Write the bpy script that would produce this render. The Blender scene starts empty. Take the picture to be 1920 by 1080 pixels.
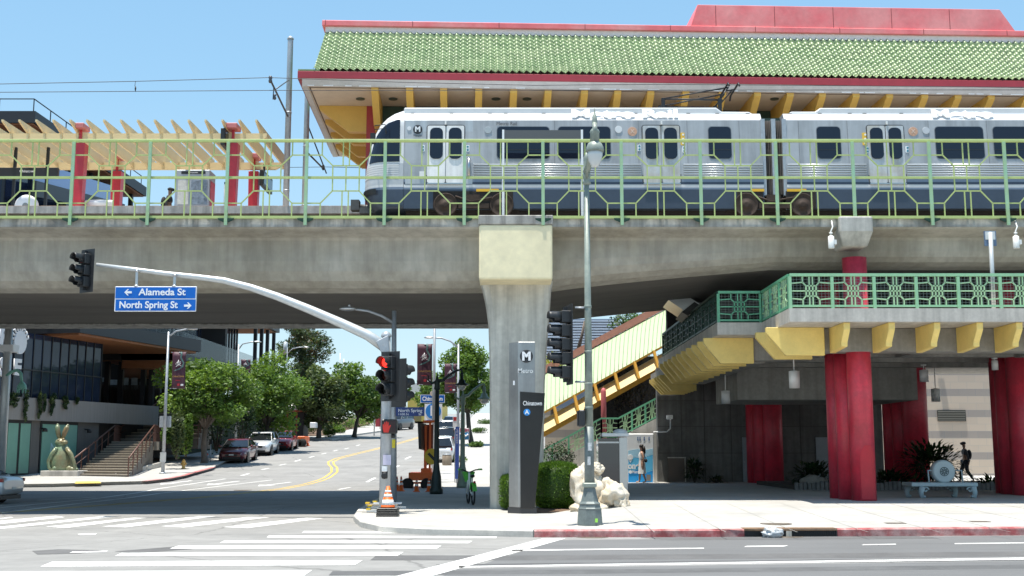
import bpy, bmesh, math, random
from mathutils import Vector, Matrix, noise
C = bpy.context.scene
COL = C.collection
R = math.radians
rnd = random.Random(7)
# ------------------------------------------------------------------ camera, sky, sun, exposure
FPX, PITCH, CZ = 2150.0, R(8.07), 1.7
cd = bpy.data.cameras.new('camera'); cam = bpy.data.objects.new('camera', cd); COL.objects.link(cam)
cd.sensor_width = 36; cd.lens = FPX/1920*36; cd.clip_end = 6000; cd.clip_start = .1
cam.location = (0, 0, CZ); cam.rotation_euler = (R(90)+PITCH, 0, 0)
C.camera = cam
SHX, SHY = .12, .10                      # shadow shift per metre of height
SUN = Vector((-SHX, -SHY, 1)).normalized()
w = bpy.data.worlds.new('World'); C.world = w; w.use_nodes = True
nt = w.node_tree
sky = nt.nodes.new('ShaderNodeTexSky'); sky.sky_type = 'NISHITA'; sky.sun_disc = False
sky.sun_elevation = math.asin(SUN.z); sky.sun_rotation = math.atan2(SUN.x, SUN.y)
sky.air_density = 1.25; sky.dust_density = .35; sky.ozone_density = 1.6
# clear summer sky: the physical sky blended with an even blue, paler to the horizon
tcw = nt.nodes.new('ShaderNodeTexCoord'); sxw = nt.nodes.new('ShaderNodeSeparateXYZ'); nt.links.new(tcw.outputs['Generated'], sxw.inputs[0])
rmp = nt.nodes.new('ShaderNodeValToRGB'); nt.links.new(sxw.outputs['Z'], rmp.inputs[0])
el = rmp.color_ramp.elements; el[0].position = 0; el[0].color = (3.0, 3.9, 4.4, 1); el[1].position = 1; el[1].color = (.95, 1.95, 3.5, 1)
for ps_, c_ in ((.12, (2.45, 3.65, 4.4, 1)), (.30, (1.6, 3.0, 4.3, 1)), (.5, (1.2, 2.5, 4.0, 1))): e_ = el.new(ps_); e_.color = c_
mxw = nt.nodes.new('ShaderNodeMix'); mxw.data_type = 'RGBA'; mxw.inputs[0].default_value = .8
nt.links.new(sky.outputs[0], mxw.inputs[6]); nt.links.new(rmp.outputs[0], mxw.inputs[7]); nt.links.new(mxw.outputs[2], nt.nodes['Background'].inputs[0])
nt.nodes['Background'].inputs[1].default_value = .12
sd = bpy.data.lights.new('sun', 'SUN'); so = bpy.data.objects.new('sun', sd); COL.objects.link(so)
sd.energy = 4.2; sd.angle = R(.53); sd.color = (1, .95, .86)
so.rotation_euler = SUN.to_track_quat('Z', 'Y').to_euler(); so.location = (0, 0, 60)
C.view_settings.view_transform = 'Standard'; C.view_settings.look = 'None'
C.view_settings.exposure = .85; C.view_settings.gamma = 1
try:
    C.cycles.max_bounces = 7; C.cycles.diffuse_bounces = 4; C.cycles.use_adaptive_sampling = True
except Exception: pass
# ------------------------------------------------------------------ where things stand
CP, SP = math.cos(PITCH), math.sin(PITCH)
def ray(u, v):
    x, y = (u-960)/FPX, (540-v)/FPX
    return Vector((x, CP - y*SP, SP + y*CP))
def P(u, v, Y):
    d = ray(u, v); return Vector((0, 0, CZ)) + d*(Y/d.y)
def lerp(a, b, t): return a+(b-a)*t
def clamp(t, a=0, b=1): return max(a, min(b, t))
HB = [(-60, -.15), (46, -.15), (50, -.1), (62, .25), (70, .75), (85, 1.55), (110, 3.0), (150, 5.2), (220, 8.6), (4000, 8.6)]
def hbase(y):
    for (a, za), (b, zb) in zip(HB, HB[1:]):
        if y <= b: return lerp(za, zb, clamp((y-a)/(b-a)))
    return HB[-1][1]
def h(x, y):
    k = clamp((x-.5)/2.0)
    return lerp(hbase(y), -.15, k) if y < 90 else hbase(y)
def wk(x, y):                            # top of a pavement
    return h(x, y) + .15 + .26*clamp((x-1)/2)*clamp((y-25)/8)
def G(u, v, f=h, dz=0):
    d = ray(u, v); a, b = 5.0, 400.0
    for y in [5+i*.5 for i in range(800)]:
        p = Vector((0, 0, CZ)) + d*(y/d.y)
        if p.z <= f(p.x, p.y)+dz: a, b = y-.5, y; break
    for _ in range(24):
        m = (a+b)/2; p = Vector((0, 0, CZ)) + d*(m/d.y)
        if p.z <= f(p.x, p.y)+dz: b = m
        else: a = m
    return Vector((0, 0, CZ)) + d*(b/d.y)
def W(u, v): return G(u, v, wk)
# ------------------------------------------------------------------ mesh building
class MB:
    def __init__(s): s.v, s.f, s.m, s.s = [], [], [], []
    def add(s, vs, fs, mi=0, sm=False):
        o = len(s.v); s.v += [tuple(p) for p in vs]
        for f in fs: s.f.append([i+o for i in f]); s.m.append(mi); s.s.append(sm)
        return s
    def box(s, x0, x1, y0, y1, z0, z1, mi=0):
        vs = [(x, y, z) for z in (z0, z1) for y in (y0, y1) for x in (x0, x1)]
        return s.add(vs, [(0, 2, 3, 1), (4, 5, 7, 6), (0, 1, 5, 4), (2, 6, 7, 3), (0, 4, 6, 2), (1, 3, 7, 5)], mi)
    def prism(s, pts, vec, mi=0, sm=False):
        n = len(pts); vec = Vector(vec); a = [Vector(p) for p in pts]
        s.add(a+[p+vec for p in a], [tuple(range(n))[::-1], tuple(range(n, 2*n))], mi)
        return s.add(a+[p+vec for p in a], [(i, (i+1) % n, n+(i+1) % n, n+i) for i in range(n)], mi, sm)
    def bar(s, p0, p1, wd, ht=None, mi=0, up=(0, 0, 1)):
        p0, p1 = Vector(p0), Vector(p1); d = (p1-p0).normalized(); ht = ht or wd
        up = Vector(up)
        if abs(d.dot(up)) > .95: up = Vector((0, 1, 0))
        a = d.cross(up).normalized()*wd/2; b = a.cross(d).normalized()*ht/2
        vs = [p+q for p in (p0, p1) for q in (-a-b, a-b, a+b, -a+b)]
        return s.add(vs, [(3, 2, 1, 0), (4, 5, 6, 7), (0, 1, 5, 4), (1, 2, 6, 5), (2, 3, 7, 6), (3, 0, 4, 7)], mi)
    def tube(s, pts, r, n=8, mi=0, sm=True):
        pts = [Vector(p) for p in pts]; k = len(pts)
        rs = r if isinstance(r, (list, tuple)) else [r]*k
        vs, a = [], None
        for i, p in enumerate(pts):
            d = (pts[min(i+1, k-1)]-pts[max(i-1, 0)]).normalized()
            if a is None: a = d.orthogonal().normalized()
            a = (a-d*a.dot(d)); a = a.normalized() if a.length > 1e-6 else d.orthogonal().normalized()
            b = d.cross(a)
            vs += [p+(a*math.cos(t)+b*math.sin(t))*rs[i] for t in [2*math.pi*j/n for j in range(n)]]
        fs = [(i*n+j, i*n+(j+1) % n, (i+1)*n+(j+1) % n, (i+1)*n+j) for i in range(k-1) for j in range(n)]
        s.add(vs, fs, mi, sm)
        o = len(s.v)-len(vs)
        for q in (list(range(n))[::-1], list(range((k-1)*n, k*n))): s.f.append([o+i for i in q]); s.m.append(mi); s.s.append(False)
        return s
    def lathe(s, c, prof, n=20, mi=0, ax=(0, 0, 1), sm=True):
        c = Vector(c); ax = Vector(ax).normalized(); a = ax.orthogonal().normalized(); b = ax.cross(a)
        vs = [c+ax*z+(a*math.cos(t)+b*math.sin(t))*r for r, z in prof for t in [2*math.pi*(j+.5)/n for j in range(n)]]
        k = len(prof)
        s.add(vs, [(i*n+j, i*n+(j+1) % n, (i+1)*n+(j+1) % n, (i+1)*n+j) for i in range(k-1) for j in range(n)], mi, sm)
        o = len(s.v)-len(vs)
        for q in (list(range(n))[::-1], list(range((k-1)*n, k*n))): s.f.append([o+i for i in q]); s.m.append(mi); s.s.append(False)
        return s
    def ell(s, c, r, nu=16, nv=10, mi=0, jit=0, f=3, seed=0):
        c = Vector(c); r = r if isinstance(r, (list, tuple)) else (r, r, r)
        vs = []
        for i in range(nv+1):
            th = math.pi*i/nv
            for j in range(nu):
                ph = 2*math.pi*j/nu
                d = Vector((math.sin(th)*math.cos(ph), math.sin(th)*math.sin(ph), math.cos(th)))
                k = 1+jit*noise.noise(d*f+Vector((seed, 0, seed)))+jit*.5*noise.noise(d*f*2.7+Vector((seed, 3, 0))) if jit else 1
                vs.append(c+Vector((d.x*r[0], d.y*r[1], d.z*r[2]))*k)
        return s.add(vs, [(i*nu+j, (i+1)*nu+j, (i+1)*nu+(j+1) % nu, i*nu+(j+1) % nu) for i in range(nv) for j in range(nu)], mi, True)
    def grid(s, rows, mi=0, sm=True, closed=False):
        nr, nc = len(rows), len(rows[0]); vs = [p for r in rows for p in r]
        jj = nc if closed else nc-1
        return s.add(vs, [(i*nc+j, i*nc+(j+1) % nc, (i+1)*nc+(j+1) % nc, (i+1)*nc+j) for i in range(nr-1) for j in range(jj)], mi, sm)
    def xf(s, mtx):
        s.v = [tuple(mtx @ Vector(p)) for p in s.v]; return s
    def build(s, name, mats, parent=None, bevel=0, weld=True, seg=1):
        me = bpy.data.meshes.new(name); me.from_pydata(s.v, [], s.f)
        if not isinstance(mats, (list, tuple)): mats = [mats]
        for m in mats: me.materials.append(m)
        me.polygons.foreach_set('material_index', s.m); me.polygons.foreach_set('use_smooth', s.s)
        if weld:
            bm = bmesh.new(); bm.from_mesh(me)
            bmesh.ops.remove_doubles(bm, verts=bm.verts, dist=1e-4)
            bmesh.ops.recalc_face_normals(bm, faces=bm.faces)
            bm.to_mesh(me); bm.free()
        me.update()
        o = bpy.data.objects.new(name, me); COL.objects.link(o)
        if bevel:
            b = o.modifiers.new('bevel', 'BEVEL'); b.width = bevel; b.segments = seg; b.limit_method = 'ANGLE'; b.angle_limit = R(40)
        if parent:
            o.parent = parent
            if parent.type == 'EMPTY': o.matrix_parent_inverse = Matrix.Translation(-parent.location)
        return o
def tag(o, label, cat, group=None, kind=None):
    if label: o['label'] = label
    if cat: o['category'] = cat
    if group: o['group'] = group
    if kind: o['kind'] = kind
    return o
def thing(name, label, cat, loc=(0, 0, 0), group=None):
    o = bpy.data.objects.new(name, None); COL.objects.link(o); o.location = loc; o.empty_display_size = .3
    return tag(o, label, cat, group)
KIDS = lambda o: [c for c in bpy.data.objects if c.parent == o]
def dup(o, parent=None, loc=None, rz=None, label=None):
    c = o.copy(); COL.objects.link(c)
    if parent: c.parent = parent
    if loc is not None: c.location = loc
    if rz is not None: c.rotation_euler = (0, 0, rz)
    if label: c['label'] = label
    for k in KIDS(o): dup(k, c)
    return c
def text(name, s, hgt, loc, m, parent=None, ux=(1, 0, 0), uz=(0, 0, 1), ext=.004, sq=1.0, wid=None, al='CENTER', tagd=None, bold=0):
    cu = bpy.data.curves.new(name, 'FONT'); cu.body = s; cu.size = hgt/.7; cu.align_x = al; cu.align_y = 'CENTER'; cu.extrude = ext; cu.offset = bold*hgt
    t = bpy.data.objects.new('tmp', cu); COL.objects.link(t)
    dg = bpy.context.evaluated_depsgraph_get(); dg.update()
    me = bpy.data.meshes.new_from_object(t.evaluated_get(dg)); bpy.data.objects.remove(t); bpy.data.curves.remove(cu)
    ux, uz = Vector(ux).normalized(), Vector(uz).normalized(); n = ux.cross(uz)
    xs = [v.co.x for v in me.vertices] or [0]
    if wid: sq = wid/max(1e-3, max(xs)-min(xs))
    loc = Vector(loc)
    for v in me.vertices: v.co = loc+ux*v.co.x*sq+uz*v.co.y+n*v.co.z
    me.materials.clear(); me.materials.append(m)
    o = bpy.data.objects.new(name, me); COL.objects.link(o)
    if parent:
        o.parent = parent
        if parent.type == 'EMPTY': o.matrix_parent_inverse = Matrix.Translation(-parent.location)
    return o
def pbox(mb, u0, v0, u1, v1, Y, dep, mi=0):
    um, vm = (u0+u1)/2, (v0+v1)/2
    return mb.box(P(u0, vm, Y).x, P(u1, vm, Y).x, Y, Y+dep, P(um, v1, Y).z, P(um, v0, Y).z, mi)
def rrect(w_, h_, r, n=5):
    pts = []
    for cx, cy, a in ((w_/2-r, h_/2-r, 0), (-w_/2+r, h_/2-r, 90), (-w_/2+r, -h_/2+r, 180), (w_/2-r, -h_/2+r, 270)):
        pts += [(cx+r*math.cos(R(a+90*i/n)), cy+r*math.sin(R(a+90*i/n))) for i in range(n+1)]
    return pts
def disc(c, r, th, n=24, ax=(0, -1, 0), mb=None, mi=0):
    return (mb or MB()).lathe(c, [(r*.97, 0), (r, th*.3), (r, th*.7), (r*.97, th)], n, mi, ax)
# ------------------------------------------------------------------ materials
MATS = {}
def M(name, col, rough=.6, metal=0., var=0., sc=3., bump=0., bsc=40., streak=0., spec=.5, emit=0., stretch=(1, 1, 1), hue2=None, coat=0., trans=0.):
    if name in MATS: return MATS[name]
    m = bpy.data.materials.new(name); m.use_nodes = True; t = m.node_tree; n = t.nodes; L = t.links.new
    b = n['Principled BSDF']; b.inputs['Roughness'].default_value = rough; b.inputs['Metallic'].default_value = metal
    b.inputs['Specular IOR Level'].default_value = spec; b.inputs['Coat Weight'].default_value = coat
    c4 = (*col, 1); b.inputs['Base Color'].default_value = c4
    if trans: b.inputs['Transmission Weight'].default_value = trans
    tc = n.new('ShaderNodeTexCoord')
    def nz(scale, st=(1, 1, 1), det=5, ro=.6):
        mp = n.new('ShaderNodeMapping'); mp.inputs['Scale'].default_value = st
        L(tc.outputs['Object'], mp.inputs[0]); q = n.new('ShaderNodeTexNoise'); q.inputs['Scale'].default_value = scale
        q.inputs['Detail'].default_value = det; q.inputs['Roughness'].default_value = ro; L(mp.outputs[0], q.inputs['Vector']); return q.outputs['Fac']
    cur = None
    def mul(fac, lo, hi, col_in, p0=.3, p1=.7):
        r = n.new('ShaderNodeMapRange'); r.inputs[1].default_value = p0; r.inputs[2].default_value = p1; r.inputs[3].default_value = lo; r.inputs[4].default_value = hi
        L(fac, r.inputs[0]); mx = n.new('ShaderNodeMix'); mx.data_type = 'RGBA'; mx.blend_type = 'MULTIPLY'; mx.inputs[0].default_value = 1
        if col_in is None: mx.inputs[6].default_value = c4
        else: L(col_in, mx.inputs[6])
        L(r.outputs[0], mx.inputs[7]); return mx.outputs[2]
    if hue2:
        mx = n.new('ShaderNodeMix'); mx.data_type = 'RGBA'; mx.inputs[6].default_value = c4; mx.inputs[7].default_value = (*hue2, 1)
        r = n.new('ShaderNodeMapRange'); r.inputs[1].default_value = .4; r.inputs[2].default_value = .62; L(nz(sc*.6, stretch), r.inputs[0]); L(r.outputs[0], mx.inputs[0]); cur = mx.outputs[2]
    if var:
        cur = mul(nz(sc, stretch), 1-var, 1+var*.6, cur); cur = mul(nz(sc*7, stretch), 1-var*.5, 1+var*.4, cur)
    if streak: cur = mul(nz(1.6, (2.2, 2.2, .12)), 1-streak, 1.12, cur, .35, .6)
    if cur is not None: L(cur, b.inputs['Base Color'])
    if bump:
        bp = n.new('ShaderNodeBump'); bp.inputs['Strength'].default_value = bump; bp.inputs['Distance'].default_value = .02
        L(nz(bsc), bp.inputs['Height']); L(bp.outputs[0], b.inputs['Normal'])
    if emit: b.inputs['Emission Color'].default_value = c4; b.inputs['Emission Strength'].default_value = emit
    MATS[name] = m; return m
def leafmat(name, col):
    if name in MATS: return MATS[name]
    m = bpy.data.materials.new(name); m.use_nodes = True; t = m.node_tree; n = t.nodes; L = t.links.new
    b = n['Principled BSDF']; b.inputs['Roughness'].default_value = .5; b.inputs['Specular IOR Level'].default_value = .35
    b.inputs['Base Color'].default_value = (*col, 1)
    tr = n.new('ShaderNodeBsdfTranslucent'); tr.inputs[0].default_value = (col[0]*1.5, col[1]*1.5, col[2]*.6, 1)
    mx = n.new('ShaderNodeMixShader'); mx.inputs[0].default_value = .35
    L(b.outputs[0], mx.inputs[1]); L(tr.outputs[0], mx.inputs[2]); L(mx.outputs[0], n['Material Output'].inputs[0])
    MATS[name] = m; return m
def worn(name, col, worn_col, lo, hi, sc, crack=False):
    m = M(name, col, .85, var=.16, sc=.45, bump=.3, bsc=70); t = m.node_tree; n = t.nodes; L = t.links.new; b = n['Principled BSDF']
    src = b.inputs['Base Color'].links[0].from_socket; tc = n.new('ShaderNodeTexCoord'); q = n.new('ShaderNodeTexNoise'); q.inputs['Scale'].default_value = sc; q.inputs['Detail'].default_value = 9; q.inputs['Roughness'].default_value = .7
    L(tc.outputs['Object'], q.inputs['Vector']); r = n.new('ShaderNodeMapRange'); r.inputs[1].default_value = lo; r.inputs[2].default_value = hi; L(q.outputs['Fac'], r.inputs[0])
    mx = n.new('ShaderNodeMix'); mx.data_type = 'RGBA'; mx.inputs[7].default_value = (*worn_col, 1); L(r.outputs[0], mx.inputs[0]); L(src, mx.inputs[6]); out = mx.outputs[2]
    if crack:
        ad = n.new('ShaderNodeVectorMath'); ad.operation = 'MULTIPLY_ADD'; ad.inputs[1].default_value = (1.4, 1.4, 0); L(q.outputs['Color'], ad.inputs[0]); L(tc.outputs['Object'], ad.inputs[2])
        v = n.new('ShaderNodeTexVoronoi'); v.feature = 'DISTANCE_TO_EDGE'; v.inputs['Scale'].default_value = .17; L(ad.outputs[0], v.inputs['Vector'])
        r2 = n.new('ShaderNodeMapRange'); r2.inputs[1].default_value = .001; r2.inputs[2].default_value = .006; r2.inputs[3].default_value = .65; r2.inputs[4].default_value = 1; L(v.outputs['Distance'], r2.inputs[0])
        m2 = n.new('ShaderNodeMix'); m2.data_type = 'RGBA'; m2.blend_type = 'MULTIPLY'; m2.inputs[0].default_value = 1; L(out, m2.inputs[6]); L(r2.outputs[0], m2.inputs[7]); out = m2.outputs[2]
    L(out, b.inputs['Base Color']); return m
ASPH = worn('asphalt', (.275, .268, .255), (.19, .187, .18), .5, .75, .22, True)
CREAM = worn('cream_paint', (.90, .80, .53), (.66, .58, .42), .66, .76, 2.2)
WALK = worn('pavement_concrete', (.44, .425, .395), (.34, .33, .305), .52, .74, .7)
CONC = M('concrete_pier', (.55, .525, .46), .8, var=.18, sc=.8, bump=.15, bsc=18, streak=.22)
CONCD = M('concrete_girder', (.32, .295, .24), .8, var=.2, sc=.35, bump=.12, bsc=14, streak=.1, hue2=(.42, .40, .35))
SOFFC = M('soffit_concrete_shaded', (.125, .115, .10), .85, var=.22, sc=.35, bump=.12, bsc=14, stretch=(.4, 2, 2))  # girder concrete again, darkened: the shade under the deck is in the colour
CONCL = M('concrete_light', (.48, .46, .42), .8, var=.16, sc=1.5, bump=.1, bsc=20, streak=.2)


PCREAM = M('pergola_paint', (.80, .64, .36), .55, var=.04, sc=3)
FGREEN = M('fence_green', (.47, .56, .21), .45, var=.1, sc=4)
PGREEN = M('post_green', (.37, .53, .28), .5, var=.12, sc=2, hue2=(.30, .53, .38))
MGREEN = M('railing_green', (.14, .42, .25), .4, var=.12, sc=5)
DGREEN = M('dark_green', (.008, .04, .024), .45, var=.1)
RED = M('red_column_paint', (.56, .028, .055), .42, var=.25, sc=1.2, streak=.12, hue2=(.52, .05, .08), bump=.1, bsc=25)
REDC = M('red_ridge_paint', (.86, .18, .19), .45, var=.12, sc=.9, hue2=(.86, .30, .29))
REDF = M('red_fascia_paint', (.36, .035, .05), .5, var=.1)
YEL = M('yellow_bracket_paint', (.88, .66, .21), .5, var=.08, sc=3)
YELD = M('yellow_eave_paint', (.70, .44, .10), .5, var=.06, sc=3)
WHITE = M('white_paint', (.8, .8, .78), .5, var=.04)
SOFF = M('soffit_plaster', (.62, .53, .42), .8, var=.08, sc=2)
GALV = M('galvanised_steel', (.42, .45, .48), .45, .35, var=.12, sc=6)
GALVL = M('light_galvanised_steel', (.60, .62, .62), .4, .3, var=.08, sc=6)
BLACK = M('black_plastic', (.018, .019, .02), .45, var=.1)
BLACKM = M('black_metal', (.025, .026, .028), .45, .3)
RUB = M('rubber', (.015, .015, .016), .8)
STEEL = M('stainless_steel', (.5, .5, .5), .28, 1., var=.06, sc=2)
ALU = M('brushed_aluminium', (.55, .56, .57), .4, .9, var=.04)
GLASSD = M('dark_glass', (.012, .016, .024), .05, spec=.9)
MARK = worn('road_paint_white', (.74, .73, .70), (.36, .355, .345), .58, .70, 2.2)
MARKY = worn('road_paint_yellow', (.66, .45, .10), (.38, .32, .2), .56, .7, 2.2)
SBLUE = M('sign_blue', (.006, .13, .52), .45, spec=.3)
SNAVY = M('sign_navy', (.01, .035, .16), .4)
SWHITE = M('sign_white', (.85, .86, .87), .4)
ORANGE = M('safety_orange', (.85, .15, .02), .5, var=.06)
# ------------------------------------------------------------------ ground, pavements, markings
xs = [-1500, -400, -120, -60] + list(range(-50, 1, 5)) + [.5, 1, 1.5, 2, 2.5, 5, 10, 20, 30, 60, 120, 400, 1500]
ys = [-60, 0, 10, 20, 30, 40] + [b[0] for b in HB[1:-1]] + [89.9, 90.1, 300, 600, 1500, 3500]
ys = sorted(set(ys))
g = MB(); g.grid([[Vector((x, y, h(x, y))) for x in xs] for y in ys], sm=False)
tag(g.build('road', ASPH), 'sunlit grey asphalt roadway climbing under the viaduct', 'road', kind='structure')
CUTX = [.5, 1, 1.5, 2, 2.5, 3]; CUTY = [25, 33] + [b[0] for b in HB[1:-1]]
def drape(name, poly, f, dz, m, skirt=0, label=None, cat=None, side=None):
    bm = bmesh.new()
    fc = bm.faces.new([bm.verts.new((p[0], p[1], 0)) for p in poly])
    for ax, cuts in ((0, CUTX), (1, CUTY)):
        for c in cuts:
            co = (c, 0, 0) if ax == 0 else (0, c, 0); no = (1, 0, 0) if ax == 0 else (0, 1, 0)
            bmesh.ops.bisect_plane(bm, geom=bm.verts[:]+bm.edges[:]+bm.faces[:], plane_co=co, plane_no=no, dist=1e-4)
    bmesh.ops.triangulate(bm, faces=bm.faces)
    for v in bm.verts: v.co.z = f(v.co.x, v.co.y)+dz
    bmesh.ops.recalc_face_normals(bm, faces=bm.faces)
    for fa in bm.faces:
        if fa.normal.z < 0: fa.normal_flip()
    if skirt:
        be = [e for e in bm.edges if e.is_boundary]
        r = bmesh.ops.extrude_edge_only(bm, edges=be)
        for e in r['geom']:
            if isinstance(e, bmesh.types.BMVert): e.co.z -= skirt
    me = bpy.data.meshes.new(name); bm.to_mesh(me); bm.free(); me.materials.append(m)
    o = bpy.data.objects.new(name, me); COL.objects.link(o)
    return tag(o, label, cat, kind='structure')
# corner + right-hand pavement and plaza
curbR = [(905, 768), (872, 800), (835, 842), (795, 880), (752, 912), (700, 938), (672, 955), (665, 966), (678, 977), (720, 986), (800, 990), (1000, 994), (1300, 993), (1600, 991), (1990, 988)]
pR = [W(*p) for p in curbR]
polyR = pR + [Vector((60, pR[-1].y, 0)), Vector((60, 75, 0)), Vector((2.6, 75, 0)), Vector((2.6, 230, 0)), Vector((-1, 230, 0))]
drape('pavement', polyR, wk, 0, WALK, .3, 'pale concrete pavement and plaza with curved street corner', 'pavement')
# pavement joints
jm = M('joint_dark', (.30, .29, .27), .9)
j = MB()
def joint(a, b, wd=.018):
    a, b = Vector(a), Vector(b); n_ = max(1, int((b-a).length/1.5)); d = (b-a).normalized(); s_ = Vector((-d.y, d.x, 0))*wd/2
    for i in range(n_):
        p, q = a.lerp(b, i/n_), a.lerp(b, (i+1)/n_)
        j.add([Vector((t.x, t.y, wk(t.x, t.y)+.004)) for t in (p-s_, q-s_, q+s_, p+s_)], [(0, 1, 2, 3)])
for x in [i*1.5 for i in range(2, 16)]: joint((x, 24.6, 0), (x, 33.8, 0))
for y in (25.3, 27.2, 29.2, 31.3): joint((3, y, 0), (24, y, 0))
for k in range(14): joint((-2.6, 36+k*3.2, 0), (-.3, 36+k*3.2, 0), .03)
tag(j.build('pavement_joints', jm, weld=False), None, None, kind='structure')
# kerb with red paint
CURBC = M('kerb_concrete', (.5, .48, .44), .85, var=.15, sc=3)
CURBR = M('kerb_red_paint', (.42, .10, .10), .75, var=.35, sc=5, hue2=(.52, .30, .28))
def kerb(pts, name, m, wd=.16, label=None):
    k = MB(); rows = []
    pts = [Vector(p) for p in pts]
    dense = []
    for a, b in zip(pts, pts[1:]):
        n_ = max(1, int((b-a).length/1.0)); dense += [a.lerp(b, i/n_) for i in range(n_)]
    dense.append(pts[-1])
    for i, p in enumerate(dense):
        d = dense[min(i+1, len(dense)-1)]-dense[max(0, i-1)]; d.z = 0; d.normalize(); nn = Vector((-d.y, d.x, 0))
        zt = wk(p.x, p.y)+.006; zb = h(p.x, p.y)-.1
        o_ = p-nn*.03; i_ = p+nn*wd
        rows.append([Vector((o_.x, o_.y, zb)), Vector((o_.x, o_.y, zt-.03)), Vector((o_.x+nn.x*.03, o_.y+nn.y*.03, zt)), Vector((i_.x, i_.y, zt))])
    k.grid(rows, sm=False)
    return tag(k.build(name, m), label, 'kerb' if label else None, kind='structure')
kerb(pR[:12], 'kerb', CURBC)
xd0, xd1 = W(1392, 991).x, W(1568, 991).x
x0k = pR[11].x
def yk(x):
    for a, b_ in zip(pR[11:], pR[12:]):
        if x <= b_.x: return lerp(a.y, b_.y, (x-a.x)/(b_.x-a.x))
    return pR[14].y
kx = lambda a, b_: [(lerp(a, b_, i/12), yk(lerp(a, b_, i/12)), 0) for i in range(13)]
kerb(kx(x0k+.02, xd0), 'kerb', CURBR)
kerb(kx(xd1, pR[14].x), 'kerb', CURBR)
# storm drain inlet
dr = thing('storm_drain', 'dark kerb inlet grate with rusty steel lip and centre post', 'drain', ((xd0+xd1)/2, yk(xd0), -.1))
def dbox(b, xa, xb, o0, o1, z0, z1):
    ya, yb_ = yk(xa), yk(xb); b.prism([(xa, ya+o0, z0), (xb, yb_+o0, z0), (xb, yb_+o1, z0), (xa, ya+o1, z0)], (0, 0, z1-z0)); return b
ztop = wk((xd0+xd1)/2, 25.4)
dbox(MB(), xd0, xd1, -.05, .5, ztop-.035, ztop+.012).build('lip', M('rusty_steel', (.28, .17, .10), .7, .4, var=.25, sc=6), dr)
dbox(MB(), xd0+.01, xd1-.01, -.02, .1, -.2, ztop-.036).build('opening', BLACK, dr)
b = MB()
for i in range(44): x = lerp(xd0, xd1, (i+.5)/44); dbox(b, x-.006, x+.006, -.04, -.021, -.15, ztop-.037)
for z in (-.1, -.06): dbox(b, xd0, xd1, -.038, -.022, z, z+.008)
b.build('grate', BLACKM, dr)
xm = W(1476, 991).x; dbox(MB(), xm-.06, xm+.06, -.055, -.02, -.16, ztop-.037).build('post', CONC, dr)
# plastic bag
b = MB(); c = G(1446, 1007); c.y = yk(c.x)-.24; b.ell((c.x, c.y, h(c.x, c.y)+.09), (.21, .15, .12), 28, 16, jit=.5, f=3, seed=4)
tag(b.build('plastic_bag', M('clear_plastic', (.75, .78, .8), .25, bump=.6, bsc=20, trans=.35)), 'crumpled clear plastic bag lying against the storm drain', 'bag')
# left pavement
curbL = [(-60, 909), (0, 908), (100, 907), (190, 904), (265, 902), (310, 897), (350, 888), (395, 876), (425, 862), (470, 848), (530, 834), (560, 826)]
pL = [W(*p) for p in curbL]
polyL = [Vector((-60, pL[0].y, 0))] + pL + [Vector((-19.5, 100, 0)), Vector((-60, 100, 0))]
drape('pavement', polyL, wk, 0, WALK, .3, 'sunlit concrete pavement at the foot of the dark glass building', 'pavement')
kerb(list(reversed(pL))[:4] and pL[1:5][::-1], 'kerb', CURBC); kerb(pL[4:8][::-1], 'kerb', CURBR, .3); kerb(pL[7:][::-1], 'kerb', CURBC)
drape('tactile_paving', [W(*p) for p in [(142, 903), (186, 902.5), (190, 906), (140, 907)]], wk, .006, M('tactile_yellow', (.70, .52, .10), .7, var=.15))
# far corner pavement + planting bed
pF = [W(*p) for p in [(585, 822), (622, 823), (668, 814), (725, 806), (800, 787)]]
drape('pavement', [Vector(p) for p in pF]+[Vector((-12, 190, 0)), Vector((-45, 190, 0)), Vector((-34, 115, 0))], wk, 0, WALK, .3, 'far concrete pavement at the corner with the street tree', 'pavement')
bed = [W(*p) for p in [(556, 818), (612, 817), (652, 806), (690, 797), (700, 790)]]
drape('planting_bed', bed+[Vector((-22, 170, 0)), Vector((-60, 170, 0)), Vector((-45, 100, 0))], wk, .06, M('bark_mulch', (.16, .10, .065), .95, var=.3, sc=2, bump=.5, bsc=15), .3, 'brown mulch bed full of round shrubs on the slope', 'planting bed')
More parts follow.
